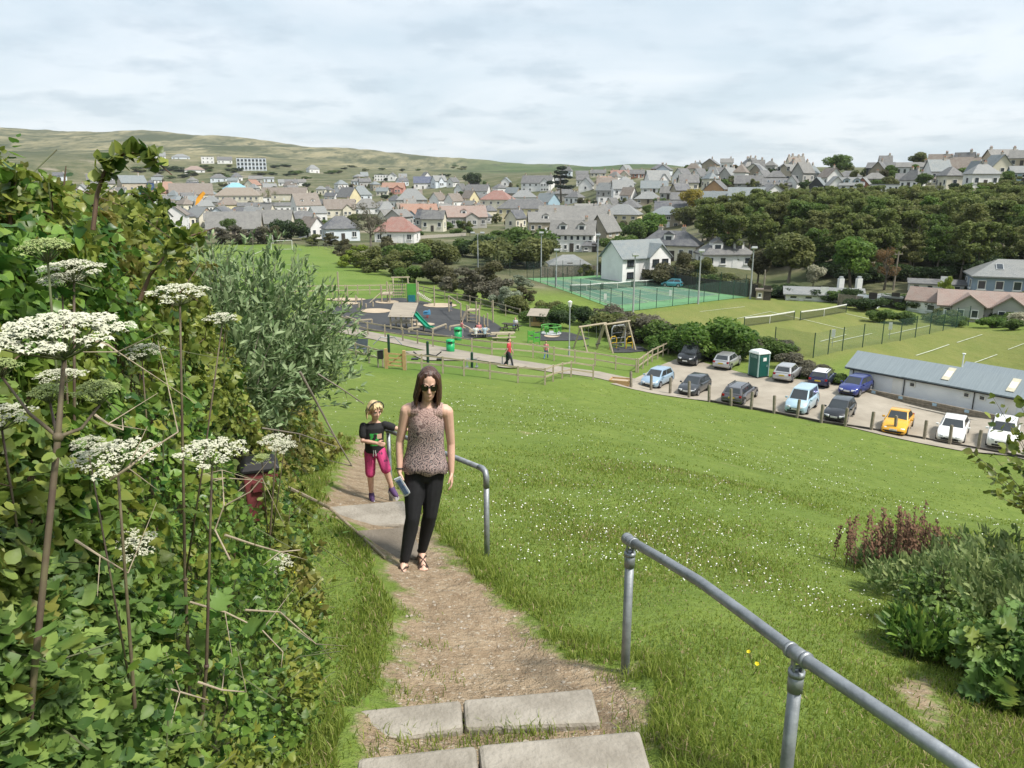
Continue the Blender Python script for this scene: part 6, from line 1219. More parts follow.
def car(px, py, kind, body, label, face, roof=None, yaw=0, roofbars=False, base=None, detail=True, head=None, panelvan=False, name='parked_car', cat='car'):
    k = CT[kind]; L, W, Hh, belt = k['L'], k['W'], k['H'], k['belt']; hw = W / 2
    b0 = base or hit(px, py)
    hd = Vector((-.57, -.82, 0)) * (1 if face else -1); rz = math.atan2(-hd.x, hd.y) + R(yaw) if head is None else head
    root = empty(name, (b0.x, b0.y, gz(b0.x, b0.y) + .06), rz, label, cat, 'cars in the car park' if base is None else 'cars in the village')
    root.scale = (.88, .88, .88)
    m = MB(); st = []
    nose, hood = k['nose'], k['hood']; e = .5 * L
    rear_top = belt + (.0 if kind not in ('beetle',) else -.12)
    prof = [(-e, .42, .62, .9), (-e + .08, .25, rear_top - .12, .96), (-e + .3, .2, rear_top, 1), (k['rb'] * .98, .2, belt, 1), (-L * .2, .2, belt, 1), (0, .2, belt, 1), (k['ws0'], .2, hood, 1), (k['ws0'] + (e - k['ws0']) * .5, .2, hood * .6 + nose * .4, .99), (e - .22, .2, nose + .04, .95), (e - .06, .24, nose - .06, .86), (e, .32, nose - .2, .74)]
    rings = []
    for y, zb, zt, ws in prof:
        w = hw * ws; zm = zb + (zt - zb) * .62; cr = .9 if kind != 'beetle' else .8
        rings.append([Vector(q) for q in ((-w * .9, y, zb), (-w, y, zb + .12), (-w * 1.0, y, zm), (-w * .97, y, zt - .07), (-w * cr, y, zt), (0, y, zt + .035), (w * cr, y, zt), (w * .97, y, zt - .07), (w, y, zm), (w, y, zb + .12), (w * .9, y, zb))])
    m.loft(rings); m.build('body', body, root, True, bevel=0)
    # cabin: painted frame, glass set 6 mm proud
    bw, tw = hw * .93, hw * .74
    y0, y1, y2, y3 = k['ws0'], k['ws1'], k['rt'], k['rb']; zb, zt = belt - .03, Hh
    c = MB(); B = [Vector(q) for q in ((-bw, y3, zb), (bw, y3, zb), (bw * .92, y0, zb), (-bw * .92, y0, zb))]; T = [Vector(q) for q in ((-tw, y2, zt - .05), (tw, y2, zt - .05), (tw * .95, y1, zt - .02), (-tw * .95, y1, zt - .02))]
    mid = (y1 + y2) / 2
    c.add(B + T, [(0, 1, 5, 4), (1, 2, 6, 5), (2, 3, 7, 6), (3, 0, 4, 7), (4, 5, 6, 7)]); c.build('cabin', body, root, bevel=.05)
    r_ = MB(); I = [p.lerp(sum(T, Vector()) / 4, .06) for p in T]; up = Vector((0, 0, .035)); cen = sum(T, Vector()) / 4
    r_.add([p + Vector((0, 0, .004)) for p in T] + [p.lerp(cen, .2) + up for p in T], [(0, 1, 5, 4), (1, 2, 6, 5), (2, 3, 7, 6), (3, 0, 4, 7), (4, 5, 6, 7)]); r_.build('roof', roof or body, root, True)
    def pane(nm, a, b, c_, d, u0, u1, v0, v1, m_=glass_car):
        def P(u, v): return a.lerp(b, u).lerp(d.lerp(c_, u), v)
        q = [P(u0, v0), P(u1, v0), P(u1, v1), P(u0, v1)]; n = (q[1] - q[0]).cross(q[3] - q[0]).normalized()
        g = MB(); g.add([p + n * .012 for p in q] + [p - n * .01 for p in q], [(0, 1, 2, 3), (7, 6, 5, 4)] + [(i, 4 + i, 4 + (i + 1) % 4, (i + 1) % 4) for i in range(4)]); g.build(nm, m_, root)
    pane('windscreen', B[2], B[3], T[3], T[2], .06, .94, .1, .93); pane('rear_window', B[0], B[1], T[1], T[0], .1, .9, .22 if kind not in ('van', 'mpv') else .1, .9)
    for sd in (0, 1):
        a, b_, c2, d2 = (B[1], B[2], T[2], T[1]) if sd == 0 else (B[3], B[0], T[0], T[3])
        spl = [(.08, .44), (.48, .90)] if not panelvan else ([(.66, .93)] if sd == 0 else [(.07, .34)])
        for u0, u1 in spl: pane('side_window', a, b_, c2, d2, u0, u1, .14, .88)
    wr = .31 if kind not in ('van', 'suv', 'mpv') else .34
    for wy in (e - .78, -e + .75):
        for sx in (-1, 1):
            wh_ = empty('wheel', (sx * (hw - .1), wy, wr)); wh_.parent = root
            ty = MB(); n = 18; ty.loft([[Vector((x, r * math.cos(6.2832 * i / n), r * math.sin(6.2832 * i / n))) for i in range(n)] for x, r in ((-.1, wr * .9), (-.09, wr), (.09, wr), (.115, wr * .92), (.115, wr * .66))] if sx > 0 else [[Vector((-x, r * math.cos(-6.2832 * i / n), r * math.sin(-6.2832 * i / n))) for i in range(n)] for x, r in ((-.1, wr * .9), (-.09, wr), (.09, wr), (.115, wr * .92), (.115, wr * .66))]); ty.build('tyre', tyre_m, wh_, True)
            ri = MB(); ri.tube([(sx * .06, 0, 0), (sx * .122, 0, 0)], wr * .64, 14); [ri.box((sx * .125, 0, 0), (.02, wr * .16, wr * 1.2), M_=Matrix.Rotation(i * math.pi / 5, 4, 'X')) for i in range(5)]; ri.build('rim', rim_m, wh_)
            ar = MB(); ar.loft([[Vector((sx * (hw + q), wy + r * math.cos(math.pi * i / 12), wr + r * math.sin(math.pi * i / 12))) for i in range(13)] for q, r in ((-.08, wr * 1.2), (.006, wr * 1.2), (.006, wr * 1.02), (-.08, wr * 1.02))], cap=False, closed=False); ar.build('wheel_arch', black_pl, root)
    hz_ = nose - .12
    for sx in (-1, 1):
        h_ = MB()
        if kind in ('beetle', 'mini'): h_.ball((sx * hw * .62, e - .16, hz_), (.15, .1, .15))
        else: h_.box((sx * hw * .62, e - .1, hz_), (.38, .16, .16), rz=-sx * .35)
        h_.build('headlight', lamp_w, root, bevel=.03)
        t_ = MB(); t_.box((sx * hw * .8, -e + .06, belt - .16), (.2, .1, .3 if kind in ('mpv', 'suv', 'van') else .18)); t_.build('tail_light', lamp_r, root, bevel=.02)
        mr = MB(); mr.box((sx * (hw + .08), k['ws0'] - .25, belt + .05), (.2, .1, .14)); mr.build('wing_mirror', body if kind != 'van' else black_pl, root, bevel=.03)
    g = MB(); g.box((0, e - .02, nose - .26), (.75, .06, .14)); g.box((0, e + .0, .36), (1.1, .05, .12)); g.build('grille', black_pl, root)
    for y, m_ in ((e + .02, plate_w), (-e - .01, plate_y)): p = MB(); p.box((0, y, .5 if y > 0 else .66), (.5, .03, .12)); p.build('number_plate', m_, root)
    bm_ = MB(); bm_.box((0, -e + .02, .42), (W * .86, .1, .1)); bm_.build('rear_bumper', black_pl if kind in ('mpv', 'van') else body, root, bevel=.03)
    if roofbars:
        rb = MB(); [rb.bar((sx * tw * .86, y2 + .2, zt + .07), (sx * tw * .86, y1 - .15, zt + .07), .04, .04) for sx in (-1, 1)]; [rb.box((sx * tw * .86, y, zt + .02), (.04, .06, .1)) for sx in (-1, 1) for y in (y2 + .25, y1 - .2)]; rb.build('roof_bars', black_pl, root)
    return root
P_ = {n: paint(n, c, mt) for n, c, mt in (('light_blue_paint', (.34, .47, .60), .35), ('dark_grey_paint', (.055, .06, .068), .4), ('grey_paint', (.12, .115, .125), .4), ('silver_paint', (.48, .48, .48), .5), ('black_paint', (.018, .02, .024), .2), ('navy_paint', (.02, .025, .075), .3), ('blue_paint_car', (.03, .045, .22), .35), ('sky_blue_paint', (.42, .58, .68), .2), ('yellow_paint_car', (.75, .38, .02), 0), ('white_paint_car', (.80, .80, .79), 0), ('teal_paint', (.08, .3, .36), .3))}
car(657, 385, 'hatch', P_['light_blue_paint'], 'light blue hatchback at the left end of the front row', 1)
car(694, 392.5, 'hatch', P_['dark_grey_paint'], 'dark grey hatchback second from left in the front row', 1)
car(740, 400, 'estate', P_['grey_paint'], 'grey estate with roof bars and red lights facing away in the front row', 0, roofbars=True)
car(801, 410, 'mpv', P_['sky_blue_paint'], 'tall pale blue van with windows in the front row', 1)
car(839, 418, 'hatch', P_['black_paint'], 'black hatchback between pale blue van and yellow car', 1)
car(897, 430, 'beetle', P_['yellow_paint_car'], 'bright yellow rounded car in the front row', 1)
car(952, 437, 'saloon', P_['white_paint_car'], 'white saloon with dark grille right of the yellow car', 1)
car(1002, 443, 'suv', P_['white_paint_car'], 'white tall car at the right end of the front row', 1)
car(694, 362, 'van', P_['black_paint'], 'black camper van with pale roof in front of the bushes', 1, roof=P_['silver_paint'], roofbars=True, panelvan=False, name='parked_van', cat='van')
car(727, 367, 'hatch', P_['silver_paint'], 'silver hatchback seen from behind, left of the portable toilet', 0)
car(787, 379, 'hatch', P_['silver_paint'], 'silver hatchback seen from behind, right of the portable toilet', 0)
car(822, 384.5, 'mini', P_['navy_paint'], 'small navy car with white roof seen from behind', 0, roof=P_['white_paint_car'], roofbars=True)
car(855, 393, 'hatch', P_['blue_paint_car'], 'deep blue car facing forward beside the clubhouse', 1, yaw=-10)
for px, py, m_, l in ((716 - 44, 287, 'teal_paint', 'teal car parked beside the white two storey house'), (624, 226, 'white_paint_car', 'white car parked in front of the pale yellow detached house'), (647, 231, 'silver_paint', 'silver car on the lane below the square stone house'), (596, 212, 'light_blue_paint', 'pale blue car by the white cube house')):
    b = hit(px, py); car(px, py, 'hatch', P_[m_], l, 0, base=b, head=R(70))
def toilet():
    b = hit(758, 376.5); root = empty('portable_toilet', b, R(24), 'dark green portable toilet with white roof between silver cars', 'portable toilet'); z = .06
    pg = mat('portable_toilet_green', (.012, .095, .075), (.01, .08, .065), 3, .45); wg_ = mat('translucent_white_plastic', (.68, .72, .7), None, 3, .5); eg = mat('grey_green_trim', (.3, .42, .4), None, 3, .5)
    m = MB(); m.box((0, 0, 1.02), (1.1, 1.1, 1.9)); m.build('cabin', pg, root, bevel=.03)
    m = MB(); m.box((0, 0, .06), (1.2, 1.2, .12)); m.build('base', black_pl, root)
    for sx in (-1, 1):
        for sy in (-1, 1): m = MB(); m.box((sx * .54, sy * .54, 1.02), (.1, .1, 1.92)); m.build('corner_trim', eg, root, bevel=.02)
    m = MB(); m.box((0, -.555, 1.0), (.76, .04, 1.75)); m.build('door', pg, root, bevel=.01); m = MB(); m.box((.3, -.6, 1.0), (.06, .05, .16)); m.build('handle', eg, root)
    m = MB(); m.box((.05, -.585, 1.55), (.34, .03, .28)); m.build('notice', white_paint, root)
    m = MB(); m.loft([[Vector((x * a, y * a, zz)) for x, y in ((-.62, -.62), (.62, -.62), (.62, .62), (-.62, .62))] for a, zz in ((1, 1.98), (1, 2.06), (.86, 2.2), (.6, 2.28))]); m.build('roof', wg_, root, bevel=.02)
    for sx in (-1, 1): m = MB(); [m.box((sx * .56, -.3 + i * .15, 1.75), (.03, .06, .25)) for i in range(5)]; m.build('vent', eg, root)
toilet()
PP = [(631, 388), (651, 391), (670, 394), (689, 398), (709, 402), (731, 406), (751, 409.5), (774, 413.5), (797, 418), (821, 423), (845, 426.5), (871, 430.5), (895, 435), (924, 440), (949.5, 445), (978, 450), (1006, 455), (1032, 460)]
pw = MB(); pw.box((0, 0, .5), (.15, .15, 1.5)); pw.box((0, 0, 1.26), (.12, .12, .05)); pme = pw.mesh('wooden_post', wood_grey)
ords = ['first', 'second', 'third', 'fourth', 'fifth', 'sixth', 'seventh', 'eighth', 'ninth', 'tenth', 'eleventh', 'twelfth', 'thirteenth', 'fourteenth', 'fifteenth', 'sixteenth', 'seventeenth', 'eighteenth']
for i, p in enumerate(PP):
    b = hit(*p); o = link('wooden_post', pme, None, (b.x, b.y, gz(b.x, b.y))); o.rotation_euler = (R(random.uniform(-3, 3)), R(random.uniform(-3, 3)), .6); tag(o, ords[i] + ' wooden post from the left in the row along the car park edge', 'post', 'wooden posts along the car park')
ed = MB(); e0 = hit(700, 403)
for a, c in zip(PP[4:-1], PP[5:]):
    p, q = v3(wp(*a)), v3(wp(*c)); ed.bar(p + Vector((0, .12, .05)) - e0, q + Vector((0, .12, .05)) - e0, .12, .2)
o = ed.build('timber_edging', wood_dark); o.location = e0; tag(o, 'low dark timber edge between the grass slope and the front row of cars', 'timber edging')
# ------------------------------------------------------------------ people: each body one continuous remeshed surface
skin = mat('skin', (0.64, 0.41, 0.315), (0.57, 0.345, 0.26), 9, .5, spec=.35)
skin_c = mat('child_skin', (0.62, 0.39, 0.30), (0.56, 0.33, 0.25), 9, .5, spec=.35)
def seg(mb, pts, rad, n=10, flat=None):
    """round-ended limb: tube plus balls at the joints; flat = (normal, factor) squashes it"""
    mb.tube(pts, rad, n)
    for p, r in zip(pts, rad): mb.ball(p, r, n, 7)
def rings(mb, L, n=20):
    """trunk-like loft: (x, y, z, rx, ry)"""
    mb.loft([[Vector((x + rx * math.cos(2 * math.pi * i / n), y + ry * math.sin(2 * math.pi * i / n), z)) for i in range(n)] for x, y, z, rx, ry in L])
def fuse(mb, name, m, parent, voxel=.007, smooth=4, loc=(0, 0, 0)):
    """melts overlapping closed shapes into one skin"""
    o = mb.build(name, m, parent, loc=loc); r = o.modifiers.new('r', 'REMESH'); r.mode = 'VOXEL'; r.voxel_size = voxel
    if smooth: q = o.modifiers.new('s', 'SMOOTH'); q.iterations = smooth; q.factor = .5
    FUSED.append(o); return o
FUSED = []
def fuse_all():
    """replaces every fused shape by its evaluated skin, once"""
    dg = bpy.context.evaluated_depsgraph_get(); L = [(o, bpy.data.meshes.new_from_object(o.evaluated_get(dg)), o.data.materials[0]) for o in FUSED]
    for o, me, m in L:
        me.name = o.name; o.modifiers.clear(); o.data = me; me.materials.clear(); me.materials.append(m); me.polygons.foreach_set('use_smooth', [True] * len(me.polygons)); me.polygons.foreach_set('material_index', [0] * len(me.polygons))
def hand(mb, w, d, side, palm_n, s=1.0, curl=.35):
    """w wrist, d direction to the fingertips, palm_n normal of the palm, side = thumb direction"""
    w = Vector(w); d = Vector(d).normalized(); n = Vector(palm_n).normalized(); t = n.cross(d).normalized() * side
    for i in range(4):
        o = (i - 1.5) * .0195 * s; st = w + d * .02 * s + t * (o * .6); k = w + d * .085 * s + t * o
        mb.tube([st, k], [.016 * s, .0125 * s], 8); mb.ball(k, .0125 * s, 8, 6)
        L = (.062, .074, .07, .052)[i] * s * (1 if side > 0 else 1); c = curl
        p1 = k + (d * math.cos(c * .5) + n * math.sin(c * .5)) * L * .5; p2 = p1 + (d * math.cos(c * 1.6) + n * math.sin(c * 1.6)) * L * .5
        mb.tube([k, p1, p2], [.0105 * s, .0095 * s, .008 * s], 8); mb.ball(p1, .0096 * s, 8, 6); mb.ball(p2, .0082 * s, 8, 6)
    a = w + d * .03 * s + t * -.03 * s; b = a + (d * .7 - t * .55 + n * .35).normalized() * .038 * s; e = b + (d * .95 - t * .1 + n * .4).normalized() * .032 * s
    mb.tube([w + d * .015 * s, a, b, e], [.018 * s, .015 * s, .0115 * s, .009 * s], 8); mb.ball(e, .009 * s, 8, 6); mb.ball(b, .0115 * s, 8, 6)
def head(mb, c, s, M_):
    """skull, jaw, nose, lips, brow, ears; face towards -Y of M_"""
    def T(x, y, z): return Vector(c) + M_ @ (Vector((x, y, z)) * s)
    m4 = M_.to_4x4()
    def E(x, y, z, r): mb.ball(T(x, y, z), [q * s for q in r], 14, 10, M_=m4)
    E(0, .012, .045, (.074, .094, .085)); E(0, -.022, -.03, (.058, .066, .075)); E(0, -.05, -.085, (.03, .03, .024)); E(0, -.03, -.065, (.05, .05, .04))
    for sx in (-1, 1): E(sx * .038, -.055, -.018, (.024, .024, .024)); E(sx * .077, .012, -.005, (.01, .02, .032)); E(sx * .03, -.077, .032, (.026, .012, .009))
    mb.tube([T(0, -.078, .02), T(0, -.096, -.012), T(0, -.1, -.024)], [.009 * s, .012 * s, .014 * s], 8); E(0, -.096, -.022, (.014, .014, .011)); E(.011, -.085, -.025, (.009, .01, .008)); E(-.011, -.085, -.025, (.009, .01, .008))
    E(0, -.081, -.052, (.024, .01, .0055)); E(0, -.079, -.062, (.021, .011, .007))
    return T
def leglike(mb, hip, knee, ankle, r, toe=None, footr=None):
    hip, knee, ankle = Vector(hip), Vector(knee), Vector(ankle); r0, r1, r2, r3 = r
    calf = knee.lerp(ankle, .3) + Vector((0, .012, 0))
    seg(mb, [hip, hip.lerp(knee, .5), knee, calf, ankle], [r0, r0 * .84 + r1 * .1, r1, r2, r3], 12)

def woman():
    f0 = hit(421, 561); base = Vector((f0.x, f0.y, gz(f0.x, f0.y)))
    root = empty('person', base, -math.atan2(base.x, base.y) * .6, 'woman in sunglasses, patterned sleeveless top and black leggings walking up the path', 'person'); root.scale = (.87, .95, 1); root.rotation_euler.y = R(3.6)
    hipL, hipR = (-.085, .02, .86), (.085, .02, .86)          # L = left in the picture
    kL, aL = (-.09, -.11, .47), (-.155, -.12, .085); kR, aR = (.065, -.02, .47), (.0, .07, .09)
    b = MB()
    rings(b, [(0, .02, .78, .12, .10), (0, .02, .86, .168, .115), (0, .015, .96, .15, .105), (0, .01, 1.04, .132, .093), (0, 0, 1.14, .142, .10), (0, -.005, 1.23, .152, .108), (0, .005, 1.32, .15, .09), (0, .01, 1.375, .10, .065), (0, .008, 1.40, .055, .052)])
    seg(b, [Vector((0, .01, 1.36)), Vector((0, -.005, 1.43)), Vector((0, -.012, 1.48))], [.06, .05, .05], 12)
    leglike(b, hipL, kL, aL, (.088, .056, .056, .034)); leglike(b, hipR, kR, aR, (.088, .056, .056, .034))
    for a, yaw in ((aL, -.12), (aR, .15)):
        a = Vector(a); dv = Vector((math.sin(yaw), -math.cos(yaw), 0))
        seg(b, [a, a + dv * .05 + Vector((0, 0, -.03)), a + dv * .12 + Vector((0, 0, -.055)), a + dv * .17 + Vector((0, 0, -.063))], [.036, .034, .03, .02], 10); b.ball(a - dv * .045 + Vector((0, 0, -.05)), (.032, .036, .032)); sd_ = Vector((dv.y, -dv.x, 0))
        for i in range(5): q = a + dv * (.165 - abs(i - 2) * .006) + sd_ * (i - 2) * .0165 + Vector((0, 0, -.068)); b.tube([q, q + dv * .032], [.011, .009], 7); b.ball(q + dv * .032, .009, 7, 5)
    arms = []
    for sx, sh, el, wr in ((-1, (-.186, .0, 1.325), (-.235, .02, 1.065), (-.225, -.06, .845)), (1, (.186, .0, 1.325), (.23, .035, 1.06), (.245, -.015, .835))):
        seg(b, [Vector(sh), Vector(sh).lerp(Vector(el), .45), Vector(el), Vector(el).lerp(Vector(wr), .35), Vector(wr)], [.052, .045, .037, .036, .025], 12); b.ball((sx * .15, .005, 1.335), (.07, .06, .055), 12, 9)
        d = (Vector(wr) - Vector(el)).normalized(); arms.append((Vector(wr), d))
    hand(b, arms[0][0], arms[0][1] + Vector((0.1, -.25, 0)), 1, (1, .2, .1), .98, .75); hand(b, arms[1][0], arms[1][1] + Vector((.02, -.1, 0)), -1, (-1, .1, 0), .98, .45)
    Mh = (Matrix.Rotation(R(4), 3, 'Z') @ Matrix.Rotation(R(9), 3, 'X')); hc = (0.01, -.035, 1.545); T = head(b, hc, 1.0, Mh)
    fuse(b, 'body', skin, root, .0055, 3)
    # leggings
    lg = mat('black_leggings', (.009, .009, .011), (.013, .013, .016), 30, .85); l = MB(); rings(l, [(0, .02, .762, .13, .11), (0, .02, .86, .176, .122), (0, .015, .95, .158, .112)])
    for h_, k, a in ((hipL, kL, aL), (hipR, kR, aR)): leglike(l, h_, k, Vector(k).lerp(Vector(a), .9), (.104, .068, .068, .047))
    fuse(l, 'leggings', lg, root, .009, 4)
    # loose sleeveless top with hem
    m, t, bb = newmat('patterned_chiffon'); tc = node(t, 'ShaderNodeTexCoord'); P = tc.outputs['Object']
    wz = node(t, 'ShaderNodeTexNoise', {'Vector': P, 'Scale': 22.0, 'Detail': 3}); P2 = node(t, 'ShaderNodeVectorMath', {0: P, 1: node(t, 'ShaderNodeVectorMath', {0: wz.outputs['Color'], 1: (.045, .045, .045)}, operation='MULTIPLY').outputs[0]}, operation='ADD').outputs[0]; v = node(t, 'ShaderNodeTexVoronoi', {'Vector': P2, 'Scale': 21.0}, feature='F1'); w_ = node(t, 'ShaderNodeMath', {0: v.outputs['Distance'], 1: 22.0}, operation='MULTIPLY'); sn = node(t, 'ShaderNodeMath', {0: w_.outputs[0]}, operation='SINE'); nz = node(t, 'ShaderNodeTexNoise', {'Vector': P, 'Scale': 70.0, 'Detail': 4, 'Roughness': .7}); ad = node(t, 'ShaderNodeMath', {0: sn.outputs[0], 1: nz.outputs['Fac']}, operation='ADD')
    rp = node(t, 'ShaderNodeValToRGB', {0: node(t, 'ShaderNodeMapRange', {0: ad.outputs[0], 1: -.35, 2: 1.35}).outputs[0]}); e = rp.color_ramp.elements; e[0].color = (.08, .055, .06, 1); e[0].position = .12; e[1].color = (.42, .39, .385, 1); e[1].position = .62; q = rp.color_ramp.elements.new(.36); q.color = (.22, .17, .17, 1); q = rp.color_ramp.elements.new(.85); q.color = (.36, .25, .235, 1)
    sx_ = node(t, 'ShaderNodeSeparateXYZ', {0: P}); cz = node(t, 'ShaderNodeMapRange', {0: sx_.outputs['Z'], 1: 1.17, 2: 1.33}); ml = node(t, 'ShaderNodeMath', {0: cz.outputs[0], 1: .35}, operation='MULTIPLY')
    mx = node(t, 'ShaderNodeMixRGB', {0: ml.outputs[0], 1: rp.outputs[0], 2: (.47, .27, .21, 1)}); t.links.new(mx.outputs[0], bb.inputs['Base Color']); bb.inputs['Roughness'].default_value = .8
    tp = MB(); n = 44
    rs = [(.845, .226, .150), (.90, .207, .140), (.98, .178, .124), (1.06, .166, .114), (1.14, .162, .118), (1.21, .166, .128), (1.28, .162, .119), (1.325, .151, .105), (1.35, .129, .092), (1.372, .106, .080)]
    def ringf(z, rx, ry, k):
        o = []
        for i in range(n):
            a = 2 * math.pi * i / n; wv = 1 + (.018 * math.sin(a * 9 + 1) + .012 * math.sin(a * 5)) * max(0, (1.1 - z) / .25); dip = .012 * math.sin(a * 7 + 2) if k == 0 else 0
            bust = -.022 * math.exp(-((z - 1.22) / .06) ** 2) * sum(math.exp(-((math.cos(a) * rx - c_ * .075) / .05) ** 2) for c_ in (-1, 1)) if math.sin(a) < 0 else 0
            o.append(Vector((rx * wv * math.cos(a), .008 + ry * wv * math.sin(a) + bust, z + dip)))
        return o
    tp.loft([ringf(z, rx, ry, k) for k, (z, rx, ry) in enumerate(rs)], cap=False)
    for sx in (-1, 1):                                              # shoulder straps
        for k_ in (-2, -1, 0, 1, 2): tp.tube([(sx * (.1 + .014 * k_), y_ + (.006 * k_ if y_ < 0 else 0), z_ - .002 * k_ * k_) for y_, z_ in ((-.066, 1.30), (-.06, 1.352), (-.03, 1.386), (.005, 1.398), (.05, 1.384), (.07, 1.31))], .0115, 6)
    o = tp.build('top', m, root, True); sf = o.modifiers.new('solid', 'SOLIDIFY'); sf.thickness = .003
    # hair: parted, straight, to just below the shoulders
    hm, t, bb = newmat('dark_brown_hair'); tc = node(t, 'ShaderNodeTexCoord'); mp = node(t, 'ShaderNodeMapping', {'Vector': tc.outputs['Object'], 'Scale': (90, 90, 5)}); nz = node(t, 'ShaderNodeTexNoise', {'Vector': mp.outputs[0], 'Scale': 1.0, 'Detail': 3}); rp = node(t, 'ShaderNodeValToRGB', {0: nz.outputs['Fac']}); rp.color_ramp.elements[0].color = (.026, .012, .009, 1); rp.color_ramp.elements[0].position = .35; rp.color_ramp.elements[1].color = (.11, .05, .032, 1); rp.color_ramp.elements[1].position = .7
    t.links.new(rp.outputs[0], bb.inputs['Base Color']); bb.inputs['Roughness'].default_value = .38; bp = node(t, 'ShaderNodeBump', {'Height': nz.outputs['Fac'], 'Strength': .6, 'Distance': .01}); t.links.new(bp.outputs[0], bb.inputs['Normal'])
    h_ = MB(); m4 = Mh.to_4x4(); h_.ball(T(0, .030, .067), (.088, .098, .082), 16, 12, M_=m4); h_.ball(T(0, .05, -.02), (.086, .075, .10), 14, 10, M_=m4)
    for sx in (-1, 1):
        for i, (x0, y0, x1, y1, zz, r) in enumerate(((.072, -.045, .098, -.06, 1.385, .02), (.078, -.005, .108, -.02, 1.365, .026), (.08, .03, .105, .03, 1.36, .03), (.06, .07, .075, .075, 1.36, .034), (.025, .085, .03, .095, 1.36, .036))):
            seg(h_, [T(sx * x0 * .55, y0 * .7 - .01, .118 if i else .112), T(sx * x0 * 1.04, y0, .07), T(sx * x0 * 1.16, y0 + .005, -.02), Vector((sx * x1 * .98, y1 - .005, 1.45)), Vector((sx * x1 * .93, y1 - .01, zz))], [r * .6, r * .8, r * .95, r * .95, r * .5], 9)
    fuse(h_, 'hair', hm, root, .008, 3)
    g = MB()
    for sx in (-1, 1):
        poly = [(sx * .007, .015), (sx * .03, .024), (sx * .066, .023), (sx * .073, .006), (sx * .062, -.026), (sx * .036, -.032), (sx * .013, -.021)]
        q = [T(x, -.091 + abs(x) * .16, z + .018) for x, z in poly]; dv = Mh @ Vector((0, .008, 0)); k = len(q); g.add(q + [p + dv for p in q], [tuple(range(k)) if sx < 0 else tuple(range(k))[::-1], tuple(range(k, 2 * k))[::-1] if sx < 0 else tuple(range(k, 2 * k))] + [(i, k + i, k + (i + 1) % k, (i + 1) % k) for i in range(k)])
        g.tube([T(sx * .066, -.078, .03), T(sx * .084, .0, .02)], .004, 6)
    g.tube([T(-.012, -.092, .026), T(.012, -.092, .026)], .004, 6); g.build('sunglasses', mat('sunglass_black', (.012, .01, .01), None, 5, .08, spec=.8), root)
    # sandals
    sl = mat('sandal_leather', (.035, .024, .018), (.055, .036, .026), 20, .6); soles = mat('sandal_sole', (.2, .13, .08), None, 9, .8)
    for a, yaw in ((aL, -.12), (aR, .15)):
        a = Vector(a); dv = Vector((math.sin(yaw), -math.cos(yaw), 0)); sd_ = Vector((-dv.y, dv.x, 0)); zs = Vector((0, 0, -.086))
        s_ = MB(); s_.cur = 1; out = [(-.085, .03), (-.03, .033), (.06, .036), (.14, .046), (.19, .042), (.215, .02)]
        pl = [a + dv * u + sd_ * v_ + zs for u, v_ in out] + [a + dv * u - sd_ * v_ + zs for u, v_ in out[::-1]]; k = len(pl); s_.add(pl + [p + Vector((0, 0, .016)) for p in pl], [tuple(range(k))[::-1], tuple(range(k, 2 * k))] + [(i, (i + 1) % k, k + (i + 1) % k, k + i) for i in range(k)])
        s_.cur = 0
        def A(u, v_, z): return a + dv * u + sd_ * v_ + Vector((0, 0, z))
        s_.tube([A(.15, -.045, -.07), A(.12, -.015, -.03), A(.06, .03, -.008), A(.02, .04, -.03)], .0085, 6); s_.tube([A(.15, .045, -.07), A(.12, .015, -.03), A(.06, -.03, -.008), A(.02, -.04, -.03)], .0085, 6); s_.tube([A(.17, -.044, -.07), A(.155, 0, -.043), A(.17, .044, -.07)], .0085, 6)
        s_.tube([A(.03 * math.cos(t_) * 1.25 - .004, .039 * math.sin(t_), .012) for t_ in np.linspace(0, 6.2832, 14)], .0085, 6); s_.tube([A(-.05, -.03, -.06), A(-.052, 0, -.005), A(-.05, .03, -.06)], .0085, 6); s_.build('sandal', [sl, soles], root)
    br = MB(); w = arms[0][0] - arms[0][1] * .02; u = arms[0][1].cross(Vector((0, 1, 0))).normalized(); v_ = arms[0][1].cross(u); br.tube([w + (u * math.cos(t_) + v_ * math.sin(t_)) * .031 for t_ in np.linspace(0, 6.2832, 15)], .0055, 6); br.build('bracelet', black_pl, root)
    # slim object in her hand (a thing of its own)
    hpos = root.matrix_basis @ (arms[0][0] + Vector((.035, -.075, -.10))); ph = MB(); q = Matrix.Rotation(R(-24), 4, 'Y') @ Matrix.Rotation(R(14), 4, 'X')
    ph.box((0, 0, 0), (.058, .014, .185), M_=q); ph.cur = 1; ph.box(q @ Vector((0, -.008, 0)), (.036, .008, .15), M_=q); o = ph.build('phone_case', [mat('pale_case_edge', (.55, .58, .62)), mat('blue_case', (.05, .09, .19), (.12, .17, .28), 40)], None, bevel=.004); o.location = hpos
    tag(o, 'slim blue and white case held in the hand of the woman', 'phone case')
    return root
woman()

